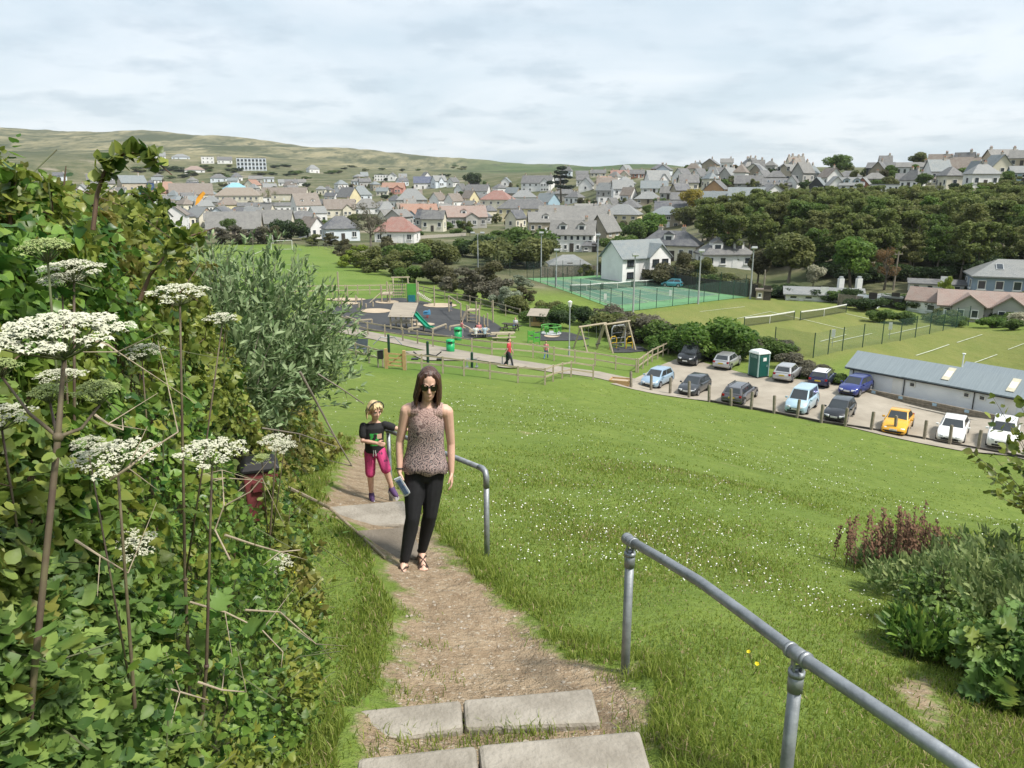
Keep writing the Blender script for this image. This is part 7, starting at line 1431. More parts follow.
def child():
    f0 = hit(377, 498); base = Vector((f0.x, f0.y, gz(f0.x, f0.y) + .02)); s = .73
    root = empty('person', base, R(8), 'blond child in black printed shirt and pink shorts stepping up behind the woman', 'person'); root.scale = (s, s, s)
    hipL, hipR = (-.075, .03, .80), (.085, .0, .80); kL, aL = (-.085, -.01, .43), (-.085, .03, .09); kR, aR = (.17, -.20, .56), (.245, -.16, .24)
    b = MB(); rings(b, [(0, .02, .73, .10, .085), (0, .02, .81, .135, .10), (0, .01, .95, .125, .098), (0, 0, 1.08, .135, .10), (.01, 0, 1.2, .15, .095), (.015, .005, 1.275, .10, .06), (.02, 0, 1.31, .05, .047)]); seg(b, [Vector((.02, 0, 1.27)), Vector((.03, -.02, 1.37))], [.05, .047], 12)
    leglike(b, hipL, kL, aL, (.08, .052, .05, .034)); leglike(b, hipR, kR, aR, (.08, .052, .05, .034))
    shL, eL, wL = Vector((-.155, .0, 1.225)), Vector((-.175, -.06, 1.01)), Vector((.05, -.19, 1.0)); shR, eR, wR = Vector((.17, .0, 1.235)), Vector((.36, -.03, 1.17)), Vector((.52, .06, 1.12))
    for a_ in ((shL, eL, wL), (shR, eR, wR)):
        seg(b, [a_[0], a_[0].lerp(a_[1], .5), a_[1], a_[1].lerp(a_[2], .4), a_[2]], [.046, .042, .035, .034, .026], 12); 
    hand(b, wL, (wL - eL).normalized(), 1, (0, 1, -.2), .95, .4); hand(b, wR, (wR - eR).normalized(), 1, (0, .2, -1), .95, .8)
    Mh = Matrix.Rotation(R(30), 3, 'Z') @ Matrix.Rotation(R(14), 3, 'X'); T = head(b, (.03, -.04, 1.475), 1.16, Mh); fuse(b, 'body', skin_c, root, .007, 3)
    tm, t, bb = newmat('black_shirt_with_print'); P = node(t, 'ShaderNodeTexCoord').outputs['Object']; sp = node(t, 'ShaderNodeSeparateXYZ', {0: P})
    def win(o, a, c): 
        x1 = node(t, 'ShaderNodeMath', {0: o, 1: a}, operation='GREATER_THAN'); x2 = node(t, 'ShaderNodeMath', {0: o, 1: c}, operation='LESS_THAN'); return node(t, 'ShaderNodeMath', {0: x1.outputs[0], 1: x2.outputs[0]}, operation='MULTIPLY').outputs[0]
    def mul(a, c): return node(t, 'ShaderNodeMath', {0: a, 1: c}, operation='MULTIPLY').outputs[0]
    fr = node(t, 'ShaderNodeMath', {0: sp.outputs['Y'], 1: -.03}, operation='LESS_THAN').outputs[0]
    vo = node(t, 'ShaderNodeTexVoronoi', {'Vector': P, 'Scale': 22.0}); gm = mul(fr, mul(mul(win(sp.outputs['X'], -.06, .07), win(sp.outputs['Z'], .93, 1.13)), node(t, 'ShaderNodeMath', {0: node(t, 'ShaderNodeSeparateXYZ', {0: vo.outputs['Color']}).outputs[0], 1: .3}, operation='GREATER_THAN').outputs[0]))
    pm_ = mul(fr, mul(win(sp.outputs['X'], .05, .12), win(sp.outputs['Z'], 1.04, 1.12))); c1 = node(t, 'ShaderNodeMixRGB', {0: gm, 1: (.012, .012, .014, 1), 2: (.035, .36, .06, 1)}); c2 = node(t, 'ShaderNodeMixRGB', {0: pm_, 1: c1.outputs[0], 2: (.55, .36, .27, 1)}); t.links.new(c2.outputs[0], bb.inputs['Base Color']); bb.inputs['Roughness'].default_value = .85
    sh = MB(); rings(sh, [(0, .015, .80, .155, .118), (0, .012, .88, .15, .115), (0, .005, 1.0, .146, .112), (0, 0, 1.1, .153, .113), (.01, 0, 1.2, .165, .106), (.015, .004, 1.262, .118, .072), (.02, 0, 1.285, .075, .058)])
    for a_ in ((shL, eL), (shR, eR)): seg(sh, [a_[0], a_[0].lerp(a_[1], .35), a_[0].lerp(a_[1], .62)], [.06, .066, .06], 12)
    fuse(sh, 't_shirt', tm, root, .009, 3)
    pk = mat('pink_shorts', (.50, .05, .17), (.10, .03, .07), 16, .85, lo=.36, hi=.42); st = MB(); rings(st, [(0, .02, .72, .11, .095), (0, .02, .80, .152, .116), (0, .015, .87, .14, .11)])
    for h_, k in ((hipL, kL), (hipR, kR)): seg(st, [Vector(h_), Vector(h_).lerp(Vector(k), .5), Vector(h_).lerp(Vector(k), .93)], [.095, .086, .08], 12)
    fuse(st, 'shorts', pk, root, .009, 3)
    dr_ = MB(); [dr_.tube([(x, -.108, .86), (x * 1.6, -.125, .77)], .007, 5) for x in (-.012, .014)]; dr_.build('drawstring', white_paint, root)
    hb = mat('blond_hair', (.72, .58, .34), (.48, .34, .17), 30, .5, bump=.6, bscale=60, stretch=(1.5, 1.5, .35)); h_ = MB(); m4 = Mh.to_4x4(); h_.ball(T(0, .028, .055), (.10, .108, .098), 16, 12, M_=m4); h_.ball(T(0, .06, -.01), (.098, .075, .09), 14, 10, M_=m4)
    rr = random.Random(2)
    for sx in (-1, 1):
        for i in range(9):
            a = i / 8; x0, y0 = .087 * math.cos(a * 1.2), -.01 + .1 * math.sin(a * 1.25); q = [T(sx * x0 * .6, y0 * .5 - .01, .12), T(sx * x0 * 1.08, y0, .06), T(sx * x0 * (1.2 + rr.uniform(-.05, .1)), y0 + .01, -.01), T(sx * x0 * (1.12 + rr.uniform(-.1, .2)), y0 + rr.uniform(-.01, .02), -.075 + rr.uniform(-.02, .03))]; seg(h_, q, [.012, .02, .02, .011], 8)
    for x in (-.05, -.03, .0, .03, .05): seg(h_, [T(x * .7, -.03, .128), T(x * 1.1, -.078, .088), T(x * 1.35, -.088, .06)], [.014, .013, .006], 7)
    fuse(h_, 'hair', hb, root, .008, 2)
    hbnd = MB(); hbnd.tube([T(.107 * math.cos(t_), -.035 + .0 * t_, .055 + .1 * math.sin(t_)) for t_ in np.linspace(-.1, math.pi + .1, 17)], .009, 6); hbnd.build('headband', mat('dark_headband', (.05, .04, .05)), root)
    ey = MB()
    for sx in (-1, 1): ey.ball(T(sx * .031, -.074, .013), .0115, 10, 7, mi=0); ey.ball(T(sx * .031, -.0825, .012), .0062, 8, 6, mi=1); ey.tube([T(sx * .018, -.088, .036), T(sx * .033, -.09, .041), T(sx * .047, -.082, .036)], .0035, 5, mi=1)
    ey.build('eyes', [white_paint, mat('iris_brown', (.03, .02, .015))], root)
    tr = mat('purple_trainer', (.06, .03, .10), (.10, .05, .14), 14, .7); so = mat('trainer_sole', (.62, .6, .62), None, 9, .8)
    for a, yaw, pit in ((aL, .12, 0), (aR, .5, -.15)):
        a = Vector(a); dv = Vector((math.sin(yaw), -math.cos(yaw), pit)).normalized(); z_ = Vector((0, 0, 1)); f_ = MB(); seg(f_, [a + z_ * .0, a + dv * .03 - z_ * .03, a + dv * .11 - z_ * .055, a + dv * .15 - z_ * .06], [.046, .048, .042, .03], 10); f_.ball(a - dv * .04 - z_ * .045, (.04, .042, .042)); sh_ = fuse(f_, 'trainer', tr, root, .009, 2)
        s2 = MB(); s2.tube([a - dv * .075 - z_ * .088, a + dv * .05 - z_ * .092, a + dv * .17 - z_ * .09], [.04, .046, .036], 10); s2.build('sole', so, sh_)
        lc = MB(); [lc.tube([a + dv * u - z_ * (.02 + u * .3) + Vector((-.025, 0, .022)), a + dv * u - z_ * (.02 + u * .3) + Vector((.025, 0, .022))], .006, 5) for u in (.05, .075, .1)]; lc.build('laces', white_paint, sh_)
child()

def figure(px, py, hpx, label, shirt, legs, hairc, rz=0, pose='stand', skin_=skin, hm=None, loc=None):
    """small background person: one body mesh with shirt, trousers and hair over it"""
    b0 = loc or hit(px, py); h = hpx * axial(b0) / FPX if hpx else hm; s = h / 1.7
    root = empty('person', (b0.x, b0.y, b0.z), rz, label, 'person'); root.scale = (s, s, s)
    b, l, t_ = MB(), MB(), MB(); dz = 0
    if pose == 'sit': dz = -.40
    hips = [Vector((x, 0, .9 + dz)) for x in (-.09, .09)]
    if pose == 'sit': kn = [Vector((x, -.42, .5)) for x in (-.12, .12)]; an = [Vector((x, -.38, .08)) for x in (-.12, .12)]
    elif pose == 'walk': kn = [Vector((-.09, -.18, .5)), Vector((.09, .05, .48))]; an = [Vector((-.09, -.28, .08)), Vector((.09, .32, .12))]
    else: kn = [Vector((x, -.02, .48)) for x in (-.09, .09)]; an = [Vector((x, .02, .08)) for x in (-.1, .1)]
    rings(b, [(0, 0, .85 + dz, .15, .11), (0, 0, 1.05 + dz, .14, .1), (0, 0, 1.3 + dz, .17, .11), (0, 0, 1.42 + dz, .1, .07), (0, 0, 1.5 + dz, .05, .05)], 12); rings(t_, [(0, 0, .84 + dz, .17, .13), (0, 0, 1.05 + dz, .155, .115), (0, 0, 1.3 + dz, .185, .125), (0, 0, 1.43 + dz, .11, .08)], 12)
    for h_, k, a in zip(hips, kn, an):
        for mb, e in ((b, 0), (l, .012)): seg(mb, [h_, k, a], [.085 + e, .06 + e, .042 + e], 8)
        seg(b, [a, a + Vector((0, -.15, -.05))], [.042, .035], 8)
    rings(l, [(0, 0, .84 + dz, .16, .12), (0, 0, .97 + dz, .155, .115)], 12)
    for sx in (-1, 1):
        sh, el, wr = Vector((sx * .19, 0, 1.39 + dz)), Vector((sx * .24, .0, 1.12 + dz)), Vector((sx * .2, -.2, .98 + dz))
        if pose == 'walk': wr = Vector((sx * .26, -.12 * sx, .88))
        seg(b, [sh, el, wr], [.05, .04, .028], 8); seg(t_, [sh, sh.lerp(el, .7)], [.065, .058], 8); hand(b, wr, (wr - el).normalized(), sx, (-sx, 0, 0), 1.1)
    T = head(b, (0, -.02, 1.58 + dz), 1.0, Matrix.Identity(3)); fuse(b, 'body', skin_, root, .016, 2); fuse(t_, 'shirt', shirt, root, .018, 2); fuse(l, 'trousers', legs, root, .018, 2)
    h_ = MB(); h_.ball(T(0, .03, .06), (.085, .098, .085)); h_.ball(T(0, .05, .0), (.082, .07, .09)); fuse(h_, 'hair', hairc, root, .016, 1)
red = mat('red_shirt', (.55, .06, .07)); dk = mat('dark_cloth', (.03, .032, .04)); whc = mat('white_cloth', (.7, .7, .7)); pkc = mat('pink_cloth', (.6, .22, .22)); blc = mat('blue_cloth', (.12, .22, .42)); hd_ = mat('brown_hair', (.04, .025, .018)); hl = mat('fair_hair', (.35, .24, .12)); grc = mat('grey_cloth', (.3, .3, .33))
figure(509, 367, 29, 'person in a red shirt and dark trousers walking with the footpath behind', red, dk, hd_, R(70), 'walk')
figure(546, 359, 18, 'child in a coral pink top and blue shorts by the rail fence', pkc, blc, hl, R(160), 'walk')
figure(451, 311, 11, 'child in dark clothes under the high wooden bar', dk, grc, hd_, R(30), 'stand')
figure(462, 337, 17, 'person in a pink top sitting near the far green bin', pkc, grc, hd_, R(120), 'stand')
def at_table(tbl, dx, dy, rz, *a):
    m = Matrix.Translation(tbl.location) @ Matrix.Rotation(tbl.rotation_euler.z, 4, 'Z'); p = m @ Vector((dx, dy, 0)); figure(0, 0, None, a[0], a[1], a[2], a[3], tbl.rotation_euler.z + rz, 'sit', hm=1.68, loc=p)
tb = [o for o in COL.objects if o.name.startswith('picnic_table')]; t0 = [o for o in tb if 'group of people' in o['label']][0]; t1 = [o for o in tb if 'one person' in o['label']][0]
at_table(t0, -.5, -.78, R(180), 'person in white sitting at the left of the picnic table group', whc, grc, hd_); at_table(t0, .35, -.78, R(180), 'person in pale blue sitting in the middle of the picnic table group', mat('pale_blue_cloth', (.42, .52, .62)), dk, hl)
at_table(t0, .0, .78, 0, 'person in pink on the far side of the picnic table', pkc, blc, hd_); at_table(t1, .2, .78, 0, 'person in white sitting alone at the dark picnic table', whc, blc, hd_)
fuse_all()
# ------------------------------------------------------------------ steps, handrails
def prism_px(name, pp, m_, z, thick, bev=.02):
    P = [Vector(px_z(p[0], p[1], z)) for p in pp]; c = sum(P, Vector()) / len(P); m = MB(); m.prism([(p.x - c.x, p.y - c.y) for p in P], -thick, 0); return struct(m.build(name, m_, None, loc=c, bevel=bev))
slab2 = mat('concrete_step', (0.33, 0.30, 0.255), (0.19, 0.168, 0.135), 3.4, .9, bump=.5, bscale=40, detail=11, lo=.3, hi=.6)
zc_ = lambda px, py, o: hit(px, py).z + o
z1, z2, z3 = zc_(470, 715, .06), zc_(500, 760, .13), zc_(370, 512, .06)
prism_px('step', [(341, 711), (461, 699), (463, 727), (367, 742)], slab2, z1, .3); prism_px('step', [(463, 698.5), (592, 687), (601, 722), (465, 727)], slab2, z1 - .004, .3)
prism_px('step', [(358, 757), (476, 744), (482, 800), (350, 815)], slab2, z2, .4); prism_px('step', [(478, 743.5), (640, 729), (652, 770), (656, 795), (484, 800)], slab2, z2 - .004, .4)
prism_px('step', [(320, 507), (404, 500), (410, 523), (346, 527)], slab2, z3, .3)
prism_px('dark_paving', [(356, 530), (411, 526), (424, 556), (384, 560)], mat('dark_concrete', (.2, .17, .135), (.14, .118, .09), 3, .95, bump=.5, bscale=40), zc_(395, 543, .02), .2)  # separate slab in a darker tone than the steps
def top_z(b, py):
    k = (384 - py) / FPX; c, s = math.cos(PITCH), math.sin(PITCH); return (k * c - s) * b.y / (c + k * s)
def collar(root, p, r=.031, h=.1): m = MB(); m.tube([p - Vector((0, 0, h)), p - Vector((0, 0, .012))], r * .92, 14); m.tube([p - Vector((0, 0, .02)), p], r, 14); m.build('collar', galv, root, True)
def handrail1():
    b1 = hit(487, 557); b0 = hit(391, 498); t1 = top_z(b1, 470); root = empty('handrail', b1, 0, 'galvanised handrail right behind the woman, the farther one', 'handrail', None)
    P1 = Vector((0, 0, t1 - b1.z)); P0 = Vector((b0.x - b1.x, b0.y - b1.y, b0.z + .84 - b1.z)); d = (P0 - P1).normalized()
    m = MB(); m.tube([(0, 0, -.2), (0, 0, P1.z - .12)], .0245, 14); m.build('post', galv, root, True)
    m = MB(); m.tube([(0, 0, P1.z - .16), (0, 0, P1.z - .07), Vector((0, 0, P1.z - .02)) + d * .02, P1 + d * .08, P1 + d * .14], [.027] * 5, 14); m.build('elbow', galv, root, True)
    m = MB(); m.tube([P1 + d * .1, P0, P0 + d * .4], .0242, 14); m.build('rail', galv, root, True)
    q = MB(); q.tube([Vector((P0.x, P0.y, b0.z - b1.z - .2)), P0], .0242, 12); q.build('post', galv, root, True); q = MB(); q.ball(P0 + Vector((0, 0, .0)), .036); q.build('clamp', galv, root, True)
handrail1()
def handrail2():
    b2 = hit(625, 671); b3 = hit(783, 800); root = empty('handrail', b2, 0, 'galvanised handrail sloping up to the bottom right corner, the nearer one', 'handrail')
    T2 = Vector((0, 0, top_z(b2, 541) - b2.z)); T3 = Vector((b3.x, b3.y, top_z(b3, 655))) - b2; e = (T3 - T2); d = e.normalized(); r = .0245
    far_ = T3 + d * 1.6
    m = MB(); sag = Vector((0, 0, .03)); m.tube([T2 - d * .02, T2 + e * .25 + sag * .6, T2 + e * .5 + sag, T2 + e * .75 + sag * .6, T3, far_], r, 18); m.build('rail', galv, root, True)
    for T, base in ((T2, Vector()), (T3, b3 - b2)):
        base = Vector((base.x, base.y, base.z)); q = MB(); q.tube([base - Vector((0, 0, .3)), Vector((base.x, base.y, T.z - .1))], r, 16); q.build('post', galv, root, True); collar(root, Vector((base.x, base.y, T.z - .065)), .031, .085)
        q = MB(); [q.box(Vector((base.x, base.y, T.z - .05)) + Vector((s * .016, 0, 0)), (.007, .03, .06)) for s in (-1, 1)]; q.tube([Vector((base.x - .025, base.y, T.z - .05)), Vector((base.x + .025, base.y, T.z - .05))], .007, 8); q.build('swivel', galv, root)
        q = MB(); a = T - d * .045; q.tube([a, T + d * .045], r + .004, 18); q.tube([a - d * .004, a + d * .01], r + .0065, 18); q.tube([T + d * .035, T + d * .049], r + .0065, 18); q.build('clamp', galv, root, True)
    q = MB(); q.ball(T2 - d * .03, r + .008, 14, 10); q.build('end_cap', galv, root, True)
handrail2()

# ------------------------------------------------------------------ near grass, daisies
HEDGE_EDGE = [(-.95, 0.2), (-.74, 1.5), (-.88, 3.0), (-1.16, 4.2), (-1.6, 5.6), (-2.15, 7.2), (-2.55, 8.6), (-2.6, 10), (-2.9, 12), (-3.6, 14)]
def edge_x(y): return np.interp(y, [q[1] for q in HEDGE_EDGE], [q[0] for q in HEDGE_EDGE])
def in_frame(x, y, z, m=60):
    c, s = math.cos(PITCH), math.sin(PITCH); ax = y * c - z * s; up = y * s + z * c; px = 512 + FPX * x / ax; py = 384 - FPX * up / ax
    return (ax > .1) & (px > -m) & (px < 1024 + m) & (py < 768 + m * 1.5)
grass_m = leafmat('grass_blades', (0.125, 0.197, 0.024), (0.35, 0.405, 0.088), .5, .5)
straw_m = leafmat('dry_grass', (0.22, 0.17, 0.08), (0.36, 0.29, 0.16), .2, .7)
STEPS = [poly_world(p) for p in ([(338, 711), (592, 686), (604, 724), (367, 743)], [(356, 758), (642, 728), (660, 800), (345, 815)], [(318, 507), (404, 499), (426, 556), (384, 560), (346, 528)])]
def step_mask(x, y): return np.maximum.reduce([sdf(x, y, P) for P in STEPS])
def blades(name, x, y, h, w, m, rs, lean=.55, label=None, cat=None, seg3=True):
    n = len(x); z = Hs(x, y); a = rs.uniform(0, 6.283, n); b = rs.uniform(0, 6.283, n); ln = rs.uniform(.1, 1, n) * lean
    P = np.stack([x, y, z - .01], -1); W_ = np.stack([np.cos(a), np.sin(a), 0 * a], -1) * (w / 2)[:, None]; D = np.stack([np.cos(b), np.sin(b), 0 * b], -1) * (h * ln)[:, None]; Z = np.stack([0 * h, 0 * h, h], -1)
    V_ = np.stack([P - W_, P + W_, P + D * .35 + Z * .6 + W_ * .7, P + D * .35 + Z * .6 - W_ * .7, P + D + Z * (1 - .3 * ln[:, None] ** 2)], 1).reshape(-1, 3)
    i = np.arange(n)[:, None] * 5; F_ = np.concatenate([i + [0, 1, 2], i + [0, 2, 3], i + [3, 2, 4]], 1).reshape(-1, 3)
    o = np_obj(name, V_, F_, m, attrs={'rnd': np.repeat(np.clip(rs.normal(.5, .25, n), 0, 1), 5)}); 
    return tag(o, label, cat, kind='stuff')
def fnoise(x, y, k): return (np.sin(x * k + 1.3 * np.sin(y * k * .8 + 1)) + np.sin(y * k * 1.13 + 1.7 * np.sin(x * k * .9 + 2)) + .6 * np.sin((x + y) * k * 2.1 + 3 + np.sin((x - y) * k * 1.7)) + .5 * np.sin((x * .8 - y) * k * 3.7)) / 3.1
def grass():
    rs = np.random.RandomState(4); N = 420000
    r = 1.6 * (16 / 1.6) ** rs.uniform(0, 1, N); t = rs.uniform(-.72, .72, N); x, y = r * np.sin(t), r * np.cos(t)
    d = sdf(x, y, PATH); st = step_mask(x, y); e = x - edge_x(y)
    fn = fnoise(x, y, 3.1); fn2 = fnoise(x, y, .9)
    edge = np.exp(-((d + .12) / .16) ** 2)
    keep = (d < -.02 + .1 * fn) & (st < -.0) & (e > -.15)
    bare = np.maximum.reduce([sdf(x, y, b) for b in BARE]); keep &= (bare < .05 * fn) | (rs.rand(N) < .06)
    keep &= rs.rand(N) < np.clip(.55 + .6 * fn2 + .5 * edge, .18, 1)
    keep &= in_frame(x, y, H(x, y))
    x, y, d, edge, fn2, r = x[keep], y[keep], d[keep], edge[keep], fn2[keep], r[keep]; n = len(x)
    h = (.034 + .022 * np.clip(fn2, -1, 1) + .045 * edge * rs.uniform(.3, 1, n)) * rs.uniform(.55, 1.45, n); h[rs.rand(n) < .02] *= 1.7
    w = .0035 + .0011 * r * rs.uniform(.6, 1.2, n); h *= np.clip(1 + (r - 5) * .03, 1, 1.35)
    dry = rs.rand(n) < (.12 + .30 * np.clip(fn2 - .2, 0, 1)); blades('grass', x[~dry], y[~dry], h[~dry], w[~dry], grass_m, rs, .8, 'short green grass on the slope in the foreground', 'grass'); blades('dry_grass', x[dry], y[dry], h[dry] * .8, w[dry], straw_m, rs, 1.3, 'dry grass stalks among the green of the slope', 'grass')
    # scattered tufts along the path and on the step, small straw on the dirt
    x, y, h = [], [], []
    for px, py, k, sp, hh in ((470, 735, 260, .2, .07), (410, 745, 260, .22, .07), (525, 728, 220, .12, .09), (360, 650, 200, .12, .08), (400, 610, 120, .1, .06), (395, 690, 160, .12, .06), (640, 676, 200, .10, .1), (480, 566, 200, .1, .11), (580, 640, 320, .14, .1), (555, 605, 260, .15, .1), (440, 670, 60, .1, .05), (425, 640, 90, .08, .05), (655, 740, 200, .1, .1), (780, 768, 300, .2, .09), (700, 720, 300, .25, .07)):
        b = hit(px, py); x += list(b.x + rs.normal(0, sp, k)); y += list(b.y + rs.normal(0, sp * .55, k)); h += list(hh * rs.uniform(.4, 1.2, k))
    x, y, h = map(np.array, (x, y, h)); blades('grass_tufts', x, y, h, np.full(len(x), .006), grass_m, rs, .9, 'longer grass tufts at the edges of path and steps', 'grass')
    N = 9000; r = 2.5 * (10 / 2.5) ** rs.uniform(0, 1, N); t = rs.uniform(-.4, .4, N); x, y = r * np.sin(t), r * np.cos(t); k = (sdf(x, y, PATH) > -.1) & (step_mask(x, y) < .02); x, y = x[k], y[k]
    blades('straw', x, y, rs.uniform(.004, .012, len(x)), np.full(len(x), .05) * rs.uniform(.3, 1.2, len(x)), straw_m, rs, 3, 'cut straw strewn on the dirt path', 'straw')
    # coarse tussocks farther down the slope
    N = 90000; r = 13 * (55 / 13) ** rs.uniform(0, 1, N); t = rs.uniform(-.5, .75, N); x, y = r * np.sin(t), r * np.cos(t); fn = fnoise(x, y, 1.1); k = (rs.rand(N) < np.clip(.35 + .8 * fn, .05, 1)) & (x - edge_x(np.minimum(y, 14)) > 0) & (sdf(x, y, PLAYG) < -1) & (y < 61.5 - .70 * (x + 0)) & in_frame(x, y, H(x, y)); x, y, r = x[k], y[k], r[k]
    blades('tussock_grass', x, y, .055 * rs.uniform(.5, 1.4, len(x)), .0013 * r * rs.uniform(.7, 1.3, len(x)), grass_m, rs, 1.2, 'grass tussocks on the farther slope', 'grass')
    # daisies in drifts
    N = 260000; r = 6 * (52 / 6) ** rs.uniform(0, 1, N); t = rs.uniform(-.3, .72, N); x, y = r * np.sin(t), r * np.cos(t)
    f = fnoise(x * 1.0 + 4, y * .8, .42) + .5 * fnoise(x, y, 1.9); k = (rs.rand(N) < np.clip((f + .25) * .03, 0, .03) + .002) & (sdf(x, y, PLAYG) < -.5) & (y < 60 - .70 * x) & (sdf(x, y, PATH) < -.5) & in_frame(x, y, H(x, y)); x, y, r = x[k], y[k], r[k]; n = len(x); z = Hs(x, y) + .05
    s = .0045 + .00042 * r; s = s * rs.uniform(.7, 1.2, n); a = rs.uniform(0, 6.28, n); P = np.stack([x, y, z], -1); tl = rs.normal(0, .35, (n, 2))
    u = np.stack([np.cos(a), np.sin(a), tl[:, 0]], -1) * s[:, None]; v = np.stack([-np.sin(a), np.cos(a), tl[:, 1]], -1) * s[:, None]
    V_ = np.stack([P - u, P - v, P + u, P + v], 1).reshape(-1, 3); tag(np_obj('daisies', V_, np.arange(4 * n).reshape(n, 4), mat('daisy_white', (.78, .78, .74), (.7, .7, .62)), None), 'white daisies scattered in drifts over the grass slope', 'daisies', kind='stuff')
    # loose stones on the trodden earth
    N = 2600; r = 2.6 * (9.5 / 2.6) ** rs.uniform(0, 1, N); t = rs.uniform(-.4, .4, N); x, y = r * np.sin(t), r * np.cos(t); k = (sdf(x, y, PATH) > .04) & (step_mask(x, y) < -.02); x, y = x[k], y[k]; n = len(x); z = Hs(x, y); s = .0035 + .012 * rs.rand(n) ** 3; P = np.stack([x, y, z + s * .3], -1)
    O = np.array([[1, 0, 0], [-1, 0, 0], [0, 1, 0], [0, -1, 0], [0, 0, .6], [0, 0, -.6]]); Vv = (P[:, None] + O[None] * s[:, None, None] * rs.uniform(.6, 1.5, (n, 6, 1))).reshape(-1, 3); F = np.array([[0, 2, 4], [2, 1, 4], [1, 3, 4], [3, 0, 4]]); tag(np_obj('gravel', Vv, (np.arange(n)[:, None, None] * 6 + F).reshape(-1, 3), mat('stones', (.42, .37, .3), (.24, .2, .16), 30, .9)), 'loose stones on the trodden path', 'stones', kind='stuff')
grass()
# ------------------------------------------------------------------ hedge bank on the left, weeds on the right
def template(kind):
    """leaf outline: points (across, along, lift) on both sides of a folded midrib; returns verts, tris"""
    o = {'ovate': [(.0, 0), (.3, .16), (.4, .38), (.33, .62), (.16, .84), (0, 1.0)], 'heart': [(0, .08), (.3, -.08), (.5, .12), (.44, .42), (.22, .76), (0, 1.0)], 'lance': [(0, 0), (.1, .15), (.14, .4), (.115, .65), (.05, .87), (0, 1.0)],
         'nettle': [(0, 0), (.27, .1), (.2, .17), (.33, .26), (.24, .36), (.3, .46), (.2, .56), (.2, .66), (.1, .78), (0, 1)], 'lobed': [(0, .0), (.2, .02), (.52, .1), (.34, .25), (.58, .42), (.32, .47), (.46, .72), (.2, .7), (.22, .9), (0, 1.0)], 'round': [(0, 0), (.34, .1), (.5, .4), (.44, .7), (.24, .93), (0, 1)]}[kind]
    mid = [(0, q[1] if i in (0, len(o) - 1) else max(.02, q[1] * .96)) for i, q in enumerate(o)]; V_ = []; F_ = []
    k = len(o)
    for x, y in mid: V_.append((0, y, -.04 * math.sin(math.pi * y)))
    for sg in (1, -1):
        b = len(V_)
        for x, y in o[1:-1]: V_.append((sg * x, y, .16 * x - .22 * (y - .45) ** 2))
        for i in range(k - 1):
            m0, m1 = i, i + 1; s0 = b + i - 1 if i > 0 else None; s1 = b + i if i < k - 2 else None
            if s0 is None: f = [(m0, s1, m1)]
            elif s1 is None: f = [(m0, s0, m1)]
            else: f = [(m0, s0, s1), (m0, s1, m1)]
            F_ += [q if sg > 0 else q[::-1] for q in f]
    return np.array(V_, float), np.array(F_)
TPL = {k: template(k) for k in ('ovate', 'heart', 'lance', 'nettle', 'lobed', 'round')}
def leaves(kind, P, D, N, size, rnd, rs):
    """P base, D direction to the tip, N upper side"""
    tv, tf = TPL[kind]; D = D / (np.linalg.norm(D, axis=1, keepdims=True) + 1e-9); N = N - (N * D).sum(1, keepdims=True) * D; N /= np.linalg.norm(N, axis=1, keepdims=True) + 1e-9; X = np.cross(D, N); n = len(P)
    curl = rs.normal(0, .8, n)[:, None]; wd = rs.uniform(.85, 1.15, n)[:, None]; s = np.asarray(size)[:, None, None]
    loc = np.repeat(tv[None], n, 0).copy(); loc[:, :, 2] += curl * .10 * tv[None, :, 1] ** 2 + rs.normal(0, .010, (n, len(tv))) ; loc[:, :, 0] *= wd
    V_ = P[:, None] + s * (loc[:, :, :1] * X[:, None] + loc[:, :, 1:2] * D[:, None] + loc[:, :, 2:] * N[:, None])
    F_ = (np.arange(n)[:, None, None] * len(tv) + tf[None]).reshape(-1, 3)
    return V_.reshape(-1, 3), F_, np.repeat(rnd, len(tv))
def join(L):
    V_, F_, r, o = [], [], [], 0
    for v, f, q in L: V_.append(v); F_.append(f + o); r.append(q); o += len(v)
    return np.concatenate(V_), np.concatenate(F_), np.concatenate(r)
_y = (.27, .28, .05)
LM = {'bramble': leafmat('bramble_leaves', (.035, .08, .014), (.30, .34, .07), .4, .4, (.27, .23, .07), 1.1), 'bindweed': leafmat('bindweed_leaves', (.04, .11, .02), (.20, .34, .06), .4, .35, _y, 2.2), 'nettle': leafmat('nettle_leaves', (.06, .125, .03), (.23, .33, .08), .35, .5, _y, 1.7), 'silver': leafmat('silver_leaves', (.085, .155, .05), (.29, .37, .19), .3, .55), 'lobed': leafmat('hogweed_leaves', (.06, .135, .03), (.23, .36, .09), .4, .45, _y, 2.0), 'cover': leafmat('ground_cover_leaves', (.038, .095, .018), (.21, .33, .06), .4, .45, _y, 2.4), 'weed': leafmat('weed_leaves', (.12, .19, .06), (.36, .42, .17), .4, .55)}
stem_m = mat('bramble_stem', (.13, .075, .05), (.075, .05, .03), 12, .8); twig_m = mat('dry_twig', (.42, .35, .26), (.26, .21, .15), 14, .9); green_stem = mat('green_stem', (.10, .13, .05), (.075, .075, .035), 9, .7); purple_stem = mat('purple_stem', (.14, .12, .065), (.085, .055, .045), 11, .65)
def at_ray(px, py, depth): d = ray(px, py); d = d / (d[1] * math.cos(PITCH) - d[2] * math.sin(PITCH)); return Vector(d * depth)
